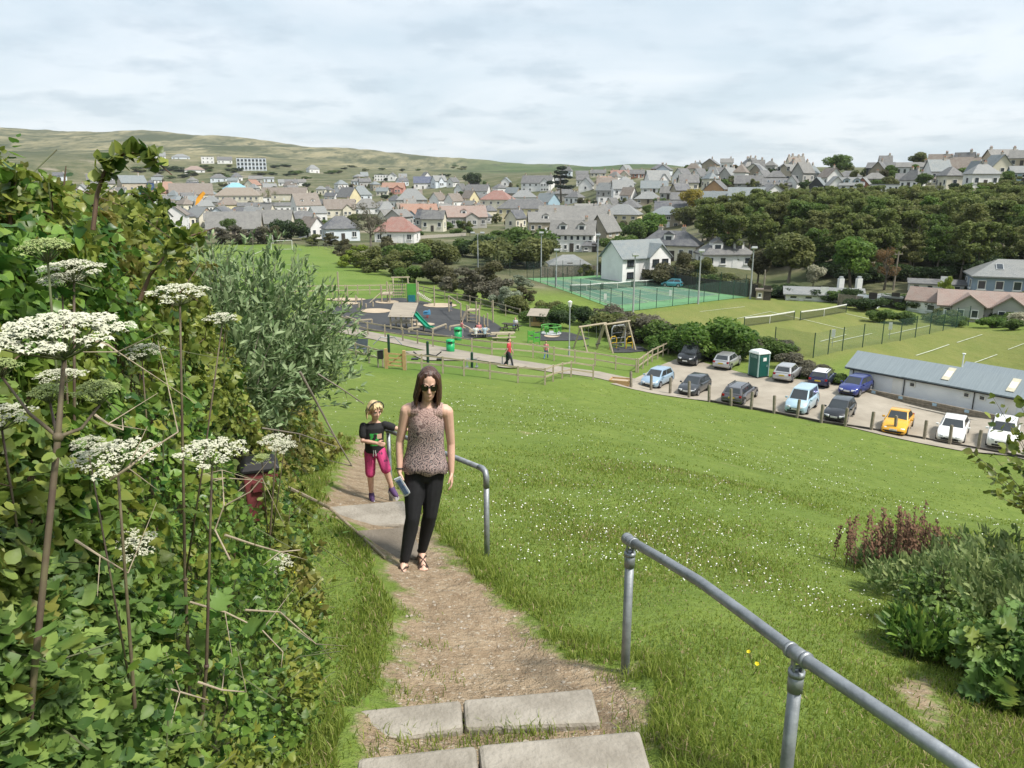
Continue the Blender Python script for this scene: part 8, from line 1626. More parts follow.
def hedge_top(x, y):
    e = np.maximum(edge_x(y) - x, 0); g = H(x, y)
    rise = np.minimum(.16 + 2.3 * e ** 1.1, 2.25 + .12 * np.minimum(e, 4)) * np.clip(1.25 - .03 * y, .55, 1.1)
    rise = np.minimum(rise, .22 + .62 * np.hypot(x, y) ** 1.0)
    rise = np.minimum(rise, np.maximum(-.16 + .10 * fnoise(x, y, 1.3) + .04 * np.maximum(-x - 2, 0) - g, .1))
    return g, rise + .22 * fnoise(x, y, 2.6) * np.minimum(1, e * 2) + .10 * fnoise(x + 3, y, 5.5) * np.minimum(1, e * 2)
def hedge():
    rs = np.random.RandomState(21); N = 125000
    y = 1.05 * (12.5 / 1.05) ** rs.uniform(0, 1, N); e = rs.uniform(0, 1, N) ** 1.15 * np.minimum(.55 + y * .62, 4.6); x = edge_x(y) - e
    g, rise = hedge_top(x, y); dpt = rs.exponential(.13, N) * (1 + .1 * y); z = g + rise * 1.0 - np.minimum(dpt, rise - .02)
    eps = .06; gx = (hedge_top(x + eps, y)[0] + hedge_top(x + eps, y)[1] - g - rise) / eps; gy = (hedge_top(x, y + eps)[0] + hedge_top(x, y + eps)[1] - g - rise) / eps
    Nn = np.stack([-gx, -gy, np.ones(N)], -1); Nn /= np.linalg.norm(Nn, axis=1, keepdims=True)
    P = np.stack([x, y, z], -1); keep = in_frame(x, y, z, 140) & (np.hypot(x, y) > 1.15); keep &= (fnoise(x * 1.3 + z, y * 1.3 - z, 4.5) > -.38) | (rs.rand(N) < .15); P, Nn, e, y, rise = P[keep], Nn[keep], e[keep], y[keep], rise[keep]
    bp = at_ray(264, 517, 5.7); k = ~((np.abs(P[:, 0] - bp.x - (bp.y - P[:, 1]) * .25) < .09) & (P[:, 1] > bp.y - 1.6) & (P[:, 1] < bp.y + .12) & (P[:, 2] > bp.z - .05 - (bp.y - P[:, 1]) * -.12)); P, Nn, e, y, rise = P[k], Nn[k], e[k], y[k], rise[k]
    i = rs.choice(len(P), 330); L = rs.uniform(.12, .42, 330); D0 = Nn[i] * .7 + rs.normal(0, .45, (330, 3)) + [0, 0, .35]; D0 /= np.linalg.norm(D0, axis=1, keepdims=True); t_ = np.tile(np.linspace(.1, 1, 12), 330); i2 = np.repeat(np.arange(330), 12)
    P2 = P[i][i2] + D0[i2] * (L[i2] * t_)[:, None] - np.array([0, 0, .35]) * (L[i2] * t_ ** 2)[:, None] * .5; P = np.concatenate([P, P2]); Nn = np.concatenate([Nn, Nn[i][i2]]); y = np.concatenate([y, P2[:, 1]])
    # who grows where: seeds of single plants
    seeds = [((-1.05, 1.7), 'nettle'), ((-1.5, 2.4), 'bindweed'), ((-.95, 2.6), 'cover'), ((-1.25, 3.4), 'cover'), ((-1.6, 3.2), 'bindweed'), ((-2.3, 3.6), 'bramble'), ((-1.9, 4.6), 'bramble'), ((-2.9, 4.6), 'bramble'), ((-2.4, 2.9), 'bramble'), ((-2.6, 5.8), 'bramble'), ((-3.8, 5.6), 'bramble'), ((-1.5, 5.0), 'cover'), ((-3.2, 7.0), 'bramble'), ((-4.6, 7.6), 'bramble'), ((-2.6, 7.9), 'cover'), ((-3.4, 9.6), 'bramble'), ((-5.4, 10), 'bramble'), ((-3.3, 11.5), 'bramble'), ((-1.55, 1.6), 'bramble'), ((-.85, 1.75), 'cover')]
    sp = np.array([q[0] for q in seeds]); own = np.argmin(((P[:, None, :2] + rs.normal(0, .12, (len(P), 1, 2)) - sp[None]) ** 2).sum(-1) / (1 + .0 * sp[:, 0]), 1)
    desc = {'bramble': 'bramble bush', 'bindweed': 'bindweed tangle with smooth heart shaped leaves', 'nettle': 'clump of rounded leaves', 'lobed': 'clump of broad lobed hogweed leaves', 'cover': 'low leafy weeds'}
    where = ['in the bottom left corner', 'at the lower left behind the nettles', 'beside the nearest steps at the hedge foot', 'along the path edge left of the dirt landing', 'around the middle white umbels', 'left of the red bin higher up', 'with yellowish shoots left of the red bin', 'in the thick of the hedge behind the tall umbels', 'at the left edge behind the largest umbel', 'below the silvery shrub on its left', 'at the top left of the hedge', 'around the foot of the red bin', 'behind the silvery shrub', 'at the far left skyline of the hedge', 'on the path edge below the silvery shrub', 'beyond the silvery shrub', 'far back at the left of the hedge', 'at the far end of the hedge', 'at the lower left edge under the thick stem', 'at the nearest hedge foot by the bottom frame']
    for i, ((sx, sy), kd) in enumerate(seeds):
        k = own == i
        if k.sum() < 20: continue
        Q, M_, yy = P[k], Nn[k], y[k]; base = Vector((sx, sy, gz(sx, sy)))
        root = empty({'bramble': 'bramble_bush', 'bindweed': 'bindweed', 'nettle': 'nettle_clump', 'lobed': 'hogweed_clump', 'cover': 'weed_clump'}[kd], base, 0, desc[kd] + ' ' + where[i], {'bramble': 'bush', 'bindweed': 'climbing plant', 'nettle': 'weeds', 'lobed': 'weeds', 'cover': 'weeds'}[kd]); n = len(Q)
        Lf = []; near = np.hypot(Q[:, 0], Q[:, 1]); far_s = 1 + .05 * np.maximum(near - 3, 0)
        if kd == 'bramble':
            pick = rs.rand(n) < .9; Q, M_, f = Q[pick], M_[pick], far_s[pick]; n = len(Q); D = M_ * .5 + rs.normal(0, .55, (n, 3)) + np.array([.1, -.1, -.15]); D /= np.linalg.norm(D, axis=1, keepdims=True); U = M_ + rs.normal(0, .5, (n, 3)); tone = np.clip(.5 + .35 * fnoise(Q[:, 0], Q[:, 1] + Q[:, 2], 2.2) + rs.normal(0, .3, n), 0, 1)
            Xs = np.cross(D, U); Xs /= np.linalg.norm(Xs, axis=1, keepdims=True) + 1e-9; s = .043 * f * rs.uniform(.55, 1.3, n)
            for q, m_ in ((0, 1.1), (1, .9), (-1, .9)): Lf.append(leaves('ovate', Q + Xs * q * .01, D + Xs * q * 1.1, U, s * m_, tone, rs))
        elif kd == 'bindweed':
            D = M_ * .35 + rs.normal(0, .5, (n, 3)) + np.array([.15, -.2, -.35]); U = M_ + rs.normal(0, .35, (n, 3)); pick = rs.rand(n) < .6; Lf.append(leaves('heart', Q[pick], D[pick], U[pick], .046 * rs.uniform(.5, 1.3, pick.sum()), np.clip(rs.normal(.5, .36, pick.sum()), 0, 1), rs)); pk = ~pick; Lf.append(leaves('ovate', Q[pk], D[pk], U[pk], .034 * rs.uniform(.6, 1.2, pk.sum()), np.clip(rs.normal(.4, .25, pk.sum()), 0, 1), rs))
        elif kd in ('nettle',):
            D = M_ * .25 + rs.normal(0, .5, (n, 3)) + np.array([0, 0, -.1]); U = M_ * .6 + np.array([0, 0, .7]) + rs.normal(0, .3, (n, 3)); rn = np.clip(rs.normal(.5, .35, n), 0, 1); v = rs.uniform(.5, 1.4, n); g = rs.randint(0, 4, n); [Lf.append(leaves(t_, Q[g == j], D[g == j], U[g == j], z_ * v[g == j], rn[g == j], rs)) for j, (t_, z_) in enumerate((('round', .03), ('nettle', .05), ('ovate', .04), ('lobed', .05)))]
        elif kd == 'lobed':
            pick = rs.rand(n) < .3; D = M_ * .3 + rs.normal(0, .5, (n, 3)); U = M_ + np.array([0, 0, .4]) + rs.normal(0, .3, (n, 3)); a = pick; Lf.append(leaves('lobed', Q[a], D[a], U[a], .10 * rs.uniform(.5, 1.2, a.sum()), np.clip(rs.normal(.5, .25, a.sum()), 0, 1), rs)); a = ~pick; Lf.append(leaves('round', Q[a], D[a], U[a], .05 * rs.uniform(.5, 1.2, a.sum()), np.clip(rs.normal(.4, .25, a.sum()), 0, 1), rs))
        else:
            D = M_ * .3 + rs.normal(0, .6, (n, 3)); U = M_ + np.array([0, 0, .5]) + rs.normal(0, .4, (n, 3)); a = rs.rand(n) < .5; s = .031 * far_s * rs.uniform(.5, 1.4, n); Lf.append(leaves('ovate', Q[a], D[a], U[a], s[a], np.clip(rs.normal(.5, .36, a.sum()), 0, 1), rs)); a = ~a; Lf.append(leaves('nettle', Q[a], D[a], U[a], s[a] * 1.2, np.clip(rs.normal(.5, .36, a.sum()), 0, 1), rs))
        V_, F_, r = join(Lf); np_obj('foliage', V_ - np.array(base), F_, LM[kd], root, {'rnd': r}, smooth=True)
        mb = MB()
        for q in Q[rs.permutation(len(Q))[:34]]:
            b = Vector((q[0] - abs(rs.normal(0, .2)), q[1] + rs.normal(0, .12), 0)); b.z = gz(b.x, b.y); t_ = Vector(q); c = (b + t_) / 2 + Vector((-.05, rs.normal(0, .05), .06)); mb.tube([b - base, c - base, t_ - base], [.006, .005, .0025], 5)
        for q in Q[rs.permutation(len(Q))[:16]]:
            a = Vector(q) - base; d_ = (Vector(rs.normal(0, .16, 3)) + Vector((.05, -.04, .06))) * min(1, q[1] / 4); mb.tube([a - d_, a + Vector((0, 0, .03)), a + d_ * .8 - Vector((0, 0, .03))], [.0028, .0024, .0014], 4)
        mb.build('stem', stem_m if kd in ('bramble',) else green_stem, root)
hedge()
def spray_shrub(name, label, c, rad, base, n, seed, m, leaf='lance', ls=.10, per=34, cat='shrub', right=1.0, woody=bark_pale, droop=.35):
    """arching sprays with paired leaves"""
    rs = np.random.RandomState(seed); root = empty(name, base, 0, label, cat); c, rad = np.array(c), np.array(rad); Ls = []; mb = MB(); B = np.array(base)
    for i in range(n):
        d = rs.normal(size=3); d[2] = abs(d[2]) * .95 - .25; d /= np.linalg.norm(d); 
        if right < 1 and d[0] > 0: d[0] *= right
        e = c + d * rad * rs.uniform(.72, 1.12); st = B + np.array([rs.normal(0, .12), rs.normal(0, .12), .15]); mid = st * .45 + (c + d * rad * .55) * .55 + np.array([0, 0, .12 * rad[2]])
        tp = np.linspace(0, 1, 9)[:, None]; pts = (1 - tp) ** 2 * st + 2 * tp * (1 - tp) * mid + tp ** 2 * e; pts[:, 2] -= droop * .25 * tp[:, 0] ** 3 * np.linalg.norm(d[:2])
        if i % 3 == 0: mb.tube([Vector(p - B) for p in pts[::2]], [.011, .008, .006, .004, .002], 5)
        q = rs.uniform(.5, 1.0, per); q[-2:] = 1; f = q * 8; k = np.minimum(f.astype(int), 7); w = (f - k)[:, None]; P = pts[k] * (1 - w) + pts[k + 1] * w; T = pts[k + 1] - pts[k]; T /= np.linalg.norm(T, axis=1, keepdims=True)
        D = T * .9 + rs.normal(0, .6, (per, 3)); U = np.array([0, 0, 1.]) + d * .5 + rs.normal(0, .45, (per, 3)); Ls.append(leaves(leaf, P + rs.normal(0, .015, (per, 3)), D, U, ls * rs.uniform(.6, 1.2, per), np.clip(rs.normal(.45, .28, per) + .1, 0, 1), rs))
    V_, F_, r = join(Ls); np_obj('foliage', V_ - B, F_, m, root, {'rnd': r}, smooth=True); mb.build('branch', woody, root); return root
b = Vector((-2.9, 8.0, gz(-2.9, 8.0)))
spray_shrub('silver_shrub', 'tall silvery grey shrub with narrow leaves at the end of the hedge', (-2.75, 8.0, -1.75), (1.12, 1.3, 1.2), b, 520, 31, LM['silver'])
b = Vector((-2.55, 6.7, gz(-2.55, 6.7))); spray_shrub('silver_shrub', 'lower silvery green shrub between bramble and the tall silvery one', (-2.7, 6.7, -1.75), (.8, .8, .85), b, 190, 33, LM['silver'])
b = Vector((-4.0, 9.4, gz(-4.0, 9.4))); spray_shrub('silver_shrub', 'silvery shrub tops rising behind the bramble at upper left', (-4.1, 9.2, -1.55), (1.0, 1.0, 1.25), b, 200, 32, LM['silver'])

# hogweed: hollow stem, branching, flat white umbels
flor = mat('umbel_white', (.54, .53, .42), (.42, .43, .30), 40, .8); bud = mat('umbel_bud', (.30, .36, .13), (.20, .25, .09), 40, .8)
def umbel(parent, apex, dirv, D, seed, m=flor, rays=20, per=26, dome=.28, open_=1.0):
    """flat-topped flower head of diameter D"""
    rs = np.random.RandomState(seed); dv = Vector(dirv).normalized(); q = dv.to_track_quat('Z', 'Y').to_matrix(); mb = MB(); mb.cur = 1; fl = []; apex = Vector(apex)
    for i in range(rays):
        rr = math.sqrt((i + .5) / rays) * D / 2 * open_; a = i * 2.39996 + rs.normal(0, .12); tip = apex + q @ Vector((rr * math.cos(a), rr * math.sin(a), D * .34 - dome * rr * rr / (D * .5) + rs.normal(0, D * .012)))
        mb.tube([apex, apex.lerp(tip, .55) + q @ Vector((0, 0, -.02 * D)), tip], [D * .010, D * .008, D * .006], 4, cap=False)
        cr = D * .125 * rs.uniform(.8, 1.15)
        for j in range(per):
            r2 = math.sqrt(rs.rand()) * cr; a2 = rs.uniform(0, 6.28); p = tip + q @ Vector((r2 * math.cos(a2), r2 * math.sin(a2), D * .035 - .25 * r2 * r2 / cr + rs.normal(0, D * .008))); fl.append(p)
    mb.cur = 0
    for p in fl:
        s = D * .027 * rs.uniform(.7, 1.3); a = rs.uniform(0, 6.28); tl = Vector((rs.normal(0, .3), rs.normal(0, .3), 1)).normalized(); u = (q @ Vector((math.cos(a), math.sin(a), 0))).normalized(); v = (q @ tl).cross(u).normalized(); up = q @ tl * s * .35
        pts = [p + (u * math.cos(t_) + v * math.sin(t_)) * s * (1 if k % 2 == 0 else .5) - (up if k % 2 == 0 else Vector()) for k, t_ in enumerate(np.linspace(0, 6.2832, 9)[:-1])]; mb.add(pts, [tuple(range(8))])
    mb.build('umbel', [m, green_stem], parent)
UC = [0]
def hogweed(label, heads, foot, r=.009, m=purple_stem, leafn=1, via=None):
    """heads: (px, py, width_px, metres across[, bud]); foot: (px, py, depth) where the stem leaves sight"""
    UC[0] += 1; r *= .9; tips = []
    for h in heads: D = h[3] * 1.32; dep = FPX * D / h[2]; tips.append((at_ray(h[0], h[1] + .30 * h[2], dep), D, len(h) > 4 and h[4]))
    f = at_ray(foot[0], foot[1], foot[2] * (1.35 if foot[0] < 500 else 1.3)); f = Vector((f.x, f.y, gz(f.x, f.y))); root = empty('hogweed', f, 0, label, 'wild flower', 'hogweed plants in the hedge' if foot[0] < 500 else 'hogweed plants on the right')
    p0 = tips[0][0]; mb = MB(); L = [Vector((0, 0, -.05)), (p0 - f) * .5 + Vector((random.uniform(-.03, .03), random.uniform(-.03, .03), 0)), p0 - f]
    if via: L[1] = at_ray(via[0], via[1], via[2] * 1.27) - f
    pts = [L[0].lerp(L[1], t_) for t_ in (0, .5)] + [L[1].lerp(L[2], t_) for t_ in (0, .33, .66, 1)]; mb.tube(pts, [r, r * .95, r * .85, r * .72, r * .6, r * .5], 9); mb.ball(pts[2], r * 1.35, 10, 7)
    for t_, D, bd in tips[1:]: q = pts[2]; e = t_ - f; mb.tube([q, q.lerp(e, .5) + Vector((0, 0, -.02)), e], [r * .55, r * .45, r * .35], 7)
    mb.build('stem', m, root, True)
    for k, (t_, D, bd) in enumerate(tips): up = (t_ - f).normalized() * .35 + Vector((0, -.22, 1)); umbel(root, t_ - f, up, D, UC[0] * 17 + k, bud if bd else flor, open_=.62 if bd else 1, dome=.7 if bd else .28, rays=26 if D > .22 else 18, per=44 if D > .22 else 32)
    rs = np.random.RandomState(UC[0]); Ls = []
    for k in range(leafn):
        q = np.array(pts[1].lerp(pts[3], rs.rand())); n = 5; D_ = rs.normal(size=(n, 3)) * [1, 1, .3]; Ls.append(leaves('lobed', np.repeat(q[None], n, 0) + D_ * .05, D_, np.tile([0, 0, 1.], (n, 1)) + rs.normal(0, .2, (n, 3)), .075 * rs.uniform(.7, 1.2, n), rs.rand(n), rs))
    if Ls: V_, F_, rr = join(Ls); np_obj('foliage', V_, F_, LM['lobed'], root, {'rnd': rr}, smooth=True)
hogweed('largest hogweed with a wide white umbel on a thick purple stem at the left', [(64, 323, 122, .20), (100, 386, 62, .11, True), (2, 362, 50, .09, True), (50, 388, 50, .09, True), (62, 372, 44, .09)], (-80, 760, 1.15), .009, via=(58, 437, 1.28))
hogweed('hogweed with a white double umbel near the top left of the hedge', [(74, 265, 58, .13), (62, 277, 40, .09)], (40, 600, 1.75), .008)
hogweed('hogweed with a drooping white umbel left of the silvery shrub', [(180, 289, 56, .13), (222, 316, 30, .07)], (170, 620, 1.9), .007)
hogweed('hogweed with a green budded head above the double umbel', [(48, 243, 66, .14, True)], (30, 560, 1.7), .007, green_stem)
hogweed('hogweed with a white umbel cut by the left frame edge, high one', [(6, 206, 40, .12)], (-20, 600, 2.2), .007)
hogweed('hogweed with a white umbel at the left frame edge, low one', [(2, 412, 60, .11)], (10, 620, 1.45), .006)
hogweed('hogweed with a broad white umbel in the middle of the hedge', [(118, 450, 78, .15), (88, 440, 30, .06)], (112, 700, 1.5), .007)
hogweed('hogweed with a leaning white umbel right of the middle one', [(212, 447, 62, .14)], (165, 640, 1.8), .007)
hogweed('hogweed with a loose umbel of separate white tufts', [(125, 541, 60, .14)], (105, 700, 1.85), .007)
hogweed('hogweed with a ragged low umbel over the bindweed leaves', [(153, 628, 48, .12)], (118, 745, 1.95), .007)
hogweed('hogweed with small white heads above the red bin', [(276, 438, 30, .12), (284, 444, 24, .09), (262, 456, 22, .08, True)], (262, 540, 3.1), .008)
hogweed('hogweed with a single small umbel near the path edge', [(277, 560, 30, .12)], (262, 640, 3.1), .006, green_stem)
hogweed('hogweed with a flat thin umbel behind the main stem', [(142, 348, 40, .12)], (140, 560, 2.3), .006)
hogweed('hogweed with a pale bud ball on a green stem at left', [(17, 455, 30, .07, True)], (18, 640, 1.8), .005, green_stem)
hogweed('hogweed with a brownish seeding head low in the hedge', [(92, 505, 28, .08, True)], (90, 640, 2.2), .005)
hogweed('hogweed with a faint white umbel in the shade', [(62, 374, 40, .11)], (55, 560, 2.1), .006)
# arching bramble cane against the dunes
def cane(label, P, depth, nleaf, seed, ls=.05):
    rs = np.random.RandomState(seed); W_ = [at_ray(x, y, depth * dd) for x, y, dd in P]; base = W_[0]; root = empty('bramble_cane', base, 0, label, 'bramble'); mb = MB(); mb.tube([w - base for w in W_], list(np.linspace(.008, .002, len(W_))), 6); mb.build('stem', stem_m, root)
    t_ = rs.uniform(.22, .88, nleaf) * (len(W_) - 1); k = t_.astype(int); A = np.array([list(w - base) for w in W_]); w = (t_ - k)[:, None]; Pp = A[k] * (1 - w) + A[k + 1] * w; D = rs.normal(0, .7, (nleaf, 3)) + [0, 0, .15]; U = np.array([0, -.5, 1.]) + rs.normal(0, .5, (nleaf, 3))
    V_, F_, r = leaves('ovate', Pp + rs.normal(0, .012, (nleaf, 3)), D, U, ls * rs.uniform(.6, 1.25, nleaf), rs.rand(nleaf), rs); np_obj('foliage', V_, F_, LM['bramble'], root, {'rnd': r}, smooth=True)
cane('arching leafy bramble cane standing up against the dunes', [(93, 230, 1), (97, 195, 1), (103, 175, 1), (112, 160, 1), (128, 152, 1), (150, 158, 1), (158, 163, 1), (172, 175, 1)], 2.6, 90, 3)
cane('long bramble cane leaning right over the hedge top', [(140, 300, 1), (150, 275, 1), (170, 250, 1), (190, 236, 1), (215, 228, 1.02)], 2.8, 60, 4)
cane('upright bramble shoot at the top left corner of the hedge', [(10, 230, 1), (12, 200, 1), (16, 182, 1), (12, 170, 1)], 2.7, 46, 5)
cane('dry bramble shoot with few leaves left of the arching cane', [(64, 230, 1), (62, 205, 1), (64, 185, 1), (66, 166, 1)], 3.2, 14, 6)
# dead branches and twigs
def stick(name, label, P, r, m=twig_m, side=0, seed=0):
    rs = np.random.RandomState(seed); W_ = [at_ray(*p) for p in P]; base = W_[0]; mb = MB(); mb.tube([w - base for w in W_], list(np.linspace(r, r * .45, len(W_))), 7)
    for k in range(side): i = rs.randint(1, len(W_)); a = W_[i] - base; mb.tube([a, a + Vector(rs.normal(0, .10, 3))], [r * .45, r * .15], 5)
    o = mb.build(name, m, loc=base); tag(o, label, 'branch' if 'branch' in name else 'twig'); return o
stick('dead_branch', 'thick dead branch leaning out of the silvery shrub down to the path', [(300, 372, 6.6), (318, 405, 6.8), (335, 437, 6.9), (352, 466, 7.0)], .012, bark_pale, 3, 1)
stick('dead_branch', 'shorter dead branch poking right from the silvery shrub', [(318, 374, 6.6), (345, 391, 6.7), (364, 404, 6.8)], .008, bark_pale, 2, 2)
stick('dead_branch', 'slim dead branch hanging above the red bin', [(262, 428, 5.8), (300, 434, 6.0), (337, 447, 6.3)], .007, bark_pale, 2, 3)
h1, h2 = hit(330, 513), hit(385, 557); st = MB(); s0 = at_ray(286, 487, 6.2); st.tube([Vector(), Vector((h1.x, h1.y, gz(h1.x, h1.y) + .08)) - s0, Vector((h2.x, h2.y, gz(h2.x, h2.y) + .02)) - s0], [.018, .016, .011], 7); o = st.build('fallen_branch', twig_m, loc=s0); tag(o, 'long bare branch lying from the red bin across the path edge', 'branch')
for i, (P, l) in enumerate(([[(110, 480, 1.9), (128, 468, 1.9), (150, 450, 1.95), (178, 432, 2.0)], 'pale bare twig slanting beside the middle umbel'], [[(225, 535, 2.4), (255, 545, 2.5), (280, 552, 2.6), (300, 550, 2.7)], 'pale bare twig left of the small path side umbel'], [[(190, 602, 2.6), (225, 612, 2.6), (262, 630, 2.7), (283, 652, 2.7)], 'long pale twig crossing the low leaves by the path'], [[(245, 610, 2.7), (280, 612, 2.8), (316, 644, 2.9)], 'forked pale twig below the small umbel'], [[(155, 685, 2.2), (180, 692, 2.2), (208, 700, 2.3)], 'short pale twig in the bottom weeds'], [[(198, 682, 2.3), (222, 690, 2.3), (246, 692, 2.3)], 'thin pale twig right of the short one'], [[(75, 540, 2.0), (100, 556, 2.0), (128, 573, 2.1)], 'pale twig under the loose umbel'], [[(226, 505, 3.4), (250, 492, 3.4), (262, 478, 3.4)], 'upright pale twig in front of the red bin'], [[(205, 480, 3.6), (225, 478, 3.6), (252, 480, 3.6)], 'level pale twig left of the red bin'], [[(95, 415, 1.9), (108, 424, 1.9), (123, 430, 1.9)], 'brown twig left of the bindweed hearts'], [[(85, 338, 1.9), (108, 345, 1.9), (118, 352, 1.9)], 'brown twig below the largest umbel'], [[(230, 560, 3.0), (215, 530, 3.1), (224, 505, 3.1), (222, 470, 3.2)], 'crooked grey twig by the hedge gap'])): stick('bare_twig', l, P, .004, twig_m, 3, 20 + i)
# red bin in the hedge
def red_bin():
    p = at_ray(264, 517, 5.7); f = Vector((p.x, p.y, gz(p.x, p.y))); root = empty('dog_waste_bin', f, R(20), 'dull red waste bin half hidden in the hedge beside the path', 'waste bin'); rd = mat('faded_red_paint', (.24, .065, .07), (.16, .04, .045), 5, .5)
    z = p.z - f.z; m = MB(); m.loft([[Vector((x * w, y * w * .8, zz)) for x, y in ((-1, -1), (1, -1), (1, 1), (-1, 1))] for w, zz in ((.10, z), (.12, z + .38))]); m.build('body', rd, root, bevel=.01); m = MB(); m.loft([[Vector((x * w, y * w * .85 + (.03 if zz > z + .5 else 0), zz)) for x, y in ((-1, -1), (1, -1), (1, 1), (-1, 1))] for w, zz in ((.132, z + .385), (.132, z + .41), (.10, z + .46))]); m.build('lid', black_pl, root, bevel=.01)
    m = MB(); m.box((0, -.1, z + .28), (.12, .02, .07)); m.build('flap', mat('dark_red_flap', (.16, .03, .035)), root); m = MB(); m.tube([(0, .13, -.2), (0, .13, z + .4)], .03, 8); m.build('post', galv, root)
red_bin()
# buttercups
def buttercups():
    yl = mat('buttercup_yellow', (.68, .56, .015), (.6, .5, .015)); m = MB(); m.tube([(0, 0, -.13), (.01, 0, -.05), (0, 0, 0)], .002, 4, mi=1); ps = [(.013 * math.cos(a) * (1 if k % 2 == 0 else .8), .013 * math.sin(a) * (1 if k % 2 == 0 else .8), .004) for k, a in enumerate(np.linspace(0, 6.2832, 11)[:-1])]; m.add(ps + [(0, 0, -.003)], [(i, (i + 1) % 10, 10) for i in range(10)], 0); me = m.mesh('buttercup', [yl, green_stem])
    for i, (px, py) in enumerate(((297, 590), (308, 608), (284, 582), (273, 597), (322, 622), (306, 672), (270, 625), (322, 640), (212, 706), (307, 722), (275, 765), (747, 672), (755, 685))): 
        b = hit(px, py); o = link('buttercup', me, None, (b.x, b.y, b.z + .13)); o.rotation_euler = (R(random.uniform(5, 30)), R(random.uniform(-20, 20)), i); tag(o, 'small yellow buttercup in the low weeds along the path edge' if px < 500 else 'small yellow flower in the grass behind the near handrail', 'flower', 'buttercups along the path' if px < 500 else 'yellow flowers by the handrail')
buttercups()

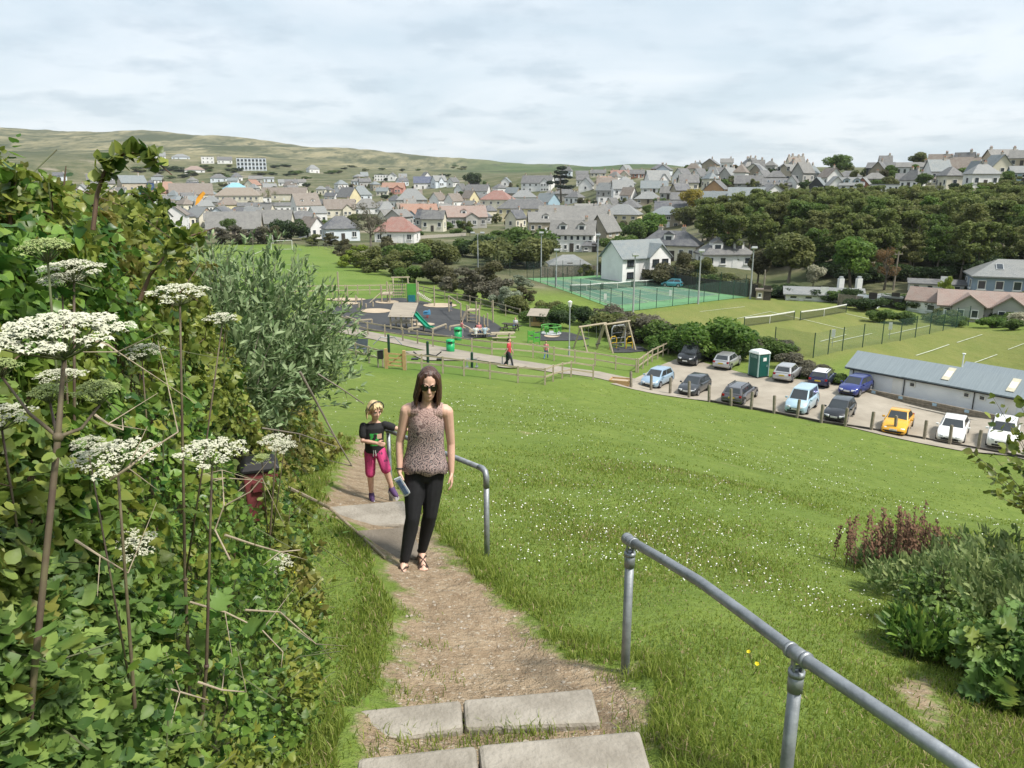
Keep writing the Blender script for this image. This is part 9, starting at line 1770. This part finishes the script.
# weeds at the right edge
def right_weeds():
    rs = np.random.RandomState(8); spec = [((3.3, 4.2), .5, .5, 'lobed', 'broad leaved hogweed clump at the bottom right corner'), ((3.65, 5.5), .55, .42, 'nettle', 'dark nettle clump left of the right hogweed'), ((4.2, 5.6), .7, .75, 'weed', 'tall mixed weeds at the right frame edge, lower patch'), ((4.3, 6.9), .65, .42, 'weed', 'tall mixed weeds below the white right umbel'), ((5.3, 7.2), .8, .7, 'weed', 'tall weeds at the right edge beneath the elder'), ((4.75, 8.2), .6, .3, 'weed', 'weeds around the rusty dock stems'), ((3.0, 4.9), .32, .25, 'cover', 'low weeds at the inner edge of the right patch'), ((3.6, 3.3), .5, .6, 'lobed', 'hogweed leaves cut by the bottom right frame')]
    for (cx, cy), rad, hh, kd, lab in spec:
        n = 4200 if kd != 'cover' else 1800; base = Vector((cx, cy, gz(cx, cy))); a = rs.uniform(0, 6.28, n); q = np.sqrt(rs.rand(n)) * rad * (1 + .25 * np.sin(a * 3 + cx)); x, y = cx + q * np.cos(a), cy + q * np.sin(a); top = hh * (1 - .6 * (q / rad / 1.25) ** 2) * (1 + .65 * fnoise(x, y, 6)); z = Hs(x, y) + np.maximum(.02, top * (1 - np.minimum(rs.exponential(.22, n), .95))); P = np.stack([x, y, z], -1); O = np.stack([np.cos(a), np.sin(a), .6 + 0 * a], -1)
        D = O * .6 + rs.normal(0, .6, (n, 3)); U = O + np.array([0, 0, .8]) + rs.normal(0, .35, (n, 3)); root = empty({'lobed': 'hogweed_clump', 'nettle': 'nettle_clump', 'weed': 'weed_clump', 'cover': 'weed_clump'}[kd], base, 0, lab, 'weeds'); rn = np.clip(rs.normal(.45, .28, n), 0, 1); Ls = []
        if kd == 'lobed': k = rs.rand(n) < .2; Ls.append(leaves('lobed', P[k], D[k], U[k], .11 * rs.uniform(.5, 1.2, k.sum()), rn[k], rs)); k = ~k; Ls.append(leaves('nettle', P[k], D[k], U[k], .045 * rs.uniform(.5, 1.2, k.sum()), rn[k], rs))
        elif kd == 'nettle': Ls.append(leaves('nettle', P, D, U, .05 * rs.uniform(.5, 1.3, n), rn, rs))
        else: k = rs.rand(n) < .5; D2 = D + [0, 0, .9]; Ls.append(leaves('lance', P[k], D2[k], U[k], .10 * rs.uniform(.5, 1.4, k.sum()), rn[k], rs)); k = ~k; Ls.append(leaves('ovate', P[k], D[k], U[k], .035 * rs.uniform(.5, 1.3, k.sum()), rn[k], rs))
        V_, F_, r = join(Ls); np_obj('foliage', V_ - np.array(base), F_, LM['lobed' if kd == 'lobed' else 'nettle' if kd == 'nettle' else 'cover' if kd == 'cover' else 'weed'], root, {'rnd': r}, smooth=True)
        mb = MB(); [mb.tube([Vector((x[i], y[i], gz(x[i], y[i]))) - base, Vector(P[i]) + Vector((0, 0, .05)) - base], [.005, .002], 4) for i in np.argsort(-P[:, 2])[:40]]; mb.build('stem', green_stem, root)
    # dock with rusty seed spikes
    rust = mat('rusty_seed_head', (.18, .095, .055), (.11, .065, .04), 30, .9)
    for cx, cy, n, sc_, lab in ((4.3, 7.75, 34, .8, 'rust red dock seed spikes, the dense group'), (4.0, 8.1, 12, .62, 'rust red dock seed spikes, thin group at left'), (4.62, 7.7, 12, .7, 'rust red dock seed spikes, group at right')):
        base = Vector((cx, cy, gz(cx, cy))); root = empty('dock', base, 0, lab, 'weeds'); s_, f_ = MB(), MB()
        for i in range(n):
            x, y = rs.normal(0, .13, 2); h = sc_ * rs.uniform(.7, 1.1); lx, ly = rs.normal(0, .06, 2); s_.tube([(x, y, 0), (x + lx, y + ly, h)], [.005, .002], 5)
            for k in range(44):
                t_ = rs.uniform(.3, 1); p = Vector((x + lx * t_, y + ly * t_, h * t_)) + Vector(rs.normal(0, .014, 3)); e = .012; f_.add([p + Vector((-e, 0, 0)), p + Vector((0, e, e)), p + Vector((e, 0, 0)), p + Vector((0, -e, -e))], [(0, 1, 2), (0, 2, 3)])
        s_.build('stem', stem_m, root); f_.build('foliage', rust, root)  # this foliage is the seed spikes, merged into one mesh, not leaves
right_weeds()
hogweed('hogweed with a white umbel standing clear at the right', [(982, 549, 15, .13)], (975, 610, 6.6), .008)
hogweed('hogweed with a small greenish umbel at the far right', [(1012, 571, 14, .11)], (1010, 640, 6.0), .007)
hogweed('hogweed with a tiny white head right of the rusty dock', [(936, 549, 9, .1)], (932, 620, 7.8), .005, green_stem)
hogweed('hogweed with a small white head low among the right nettles', [(914, 630, 10, .08)], (912, 680, 5.2), .005, green_stem)
b = Vector((6.2, 7.4, gz(6.2, 7.4))); spray_shrub('elder_shrub', 'elder branches reaching in at the right edge above the weeds', (5.85, 7.5, -2.75), (.95, .9, .95), b, 90, 41, LM['bramble'], 'ovate', .085, 22, right=1.0, droop=.1)
# ------------------------------------------------------------------ the air
def haze():
    v = np.empty(len(ground.data.vertices) * 3, np.float32); ground.data.vertices.foreach_get('co', v); v = v.reshape(-1, 3); lo, hi = v.min(0), v.max(0)
    z0, z1 = lo[2] - 1, max(hi[2], 20) + 12; m = MB(); m.box((0, 0, (z0 + z1) / 2), (6300, 6300, z1 - z0))
    a = bpy.data.materials.new('air'); a.use_nodes = True; t = a.node_tree; t.nodes.clear(); o = t.nodes.new('ShaderNodeOutputMaterial'); p = t.nodes.new('ShaderNodeVolumePrincipled'); p.inputs['Color'].default_value = (.86, .9, .95, 1); p.inputs['Density'].default_value = .00009; p.inputs['Anisotropy'].default_value = .2; t.links.new(p.outputs[0], o.inputs['Volume'])
    tag(m.build('haze', a), kind='stuff')
haze()
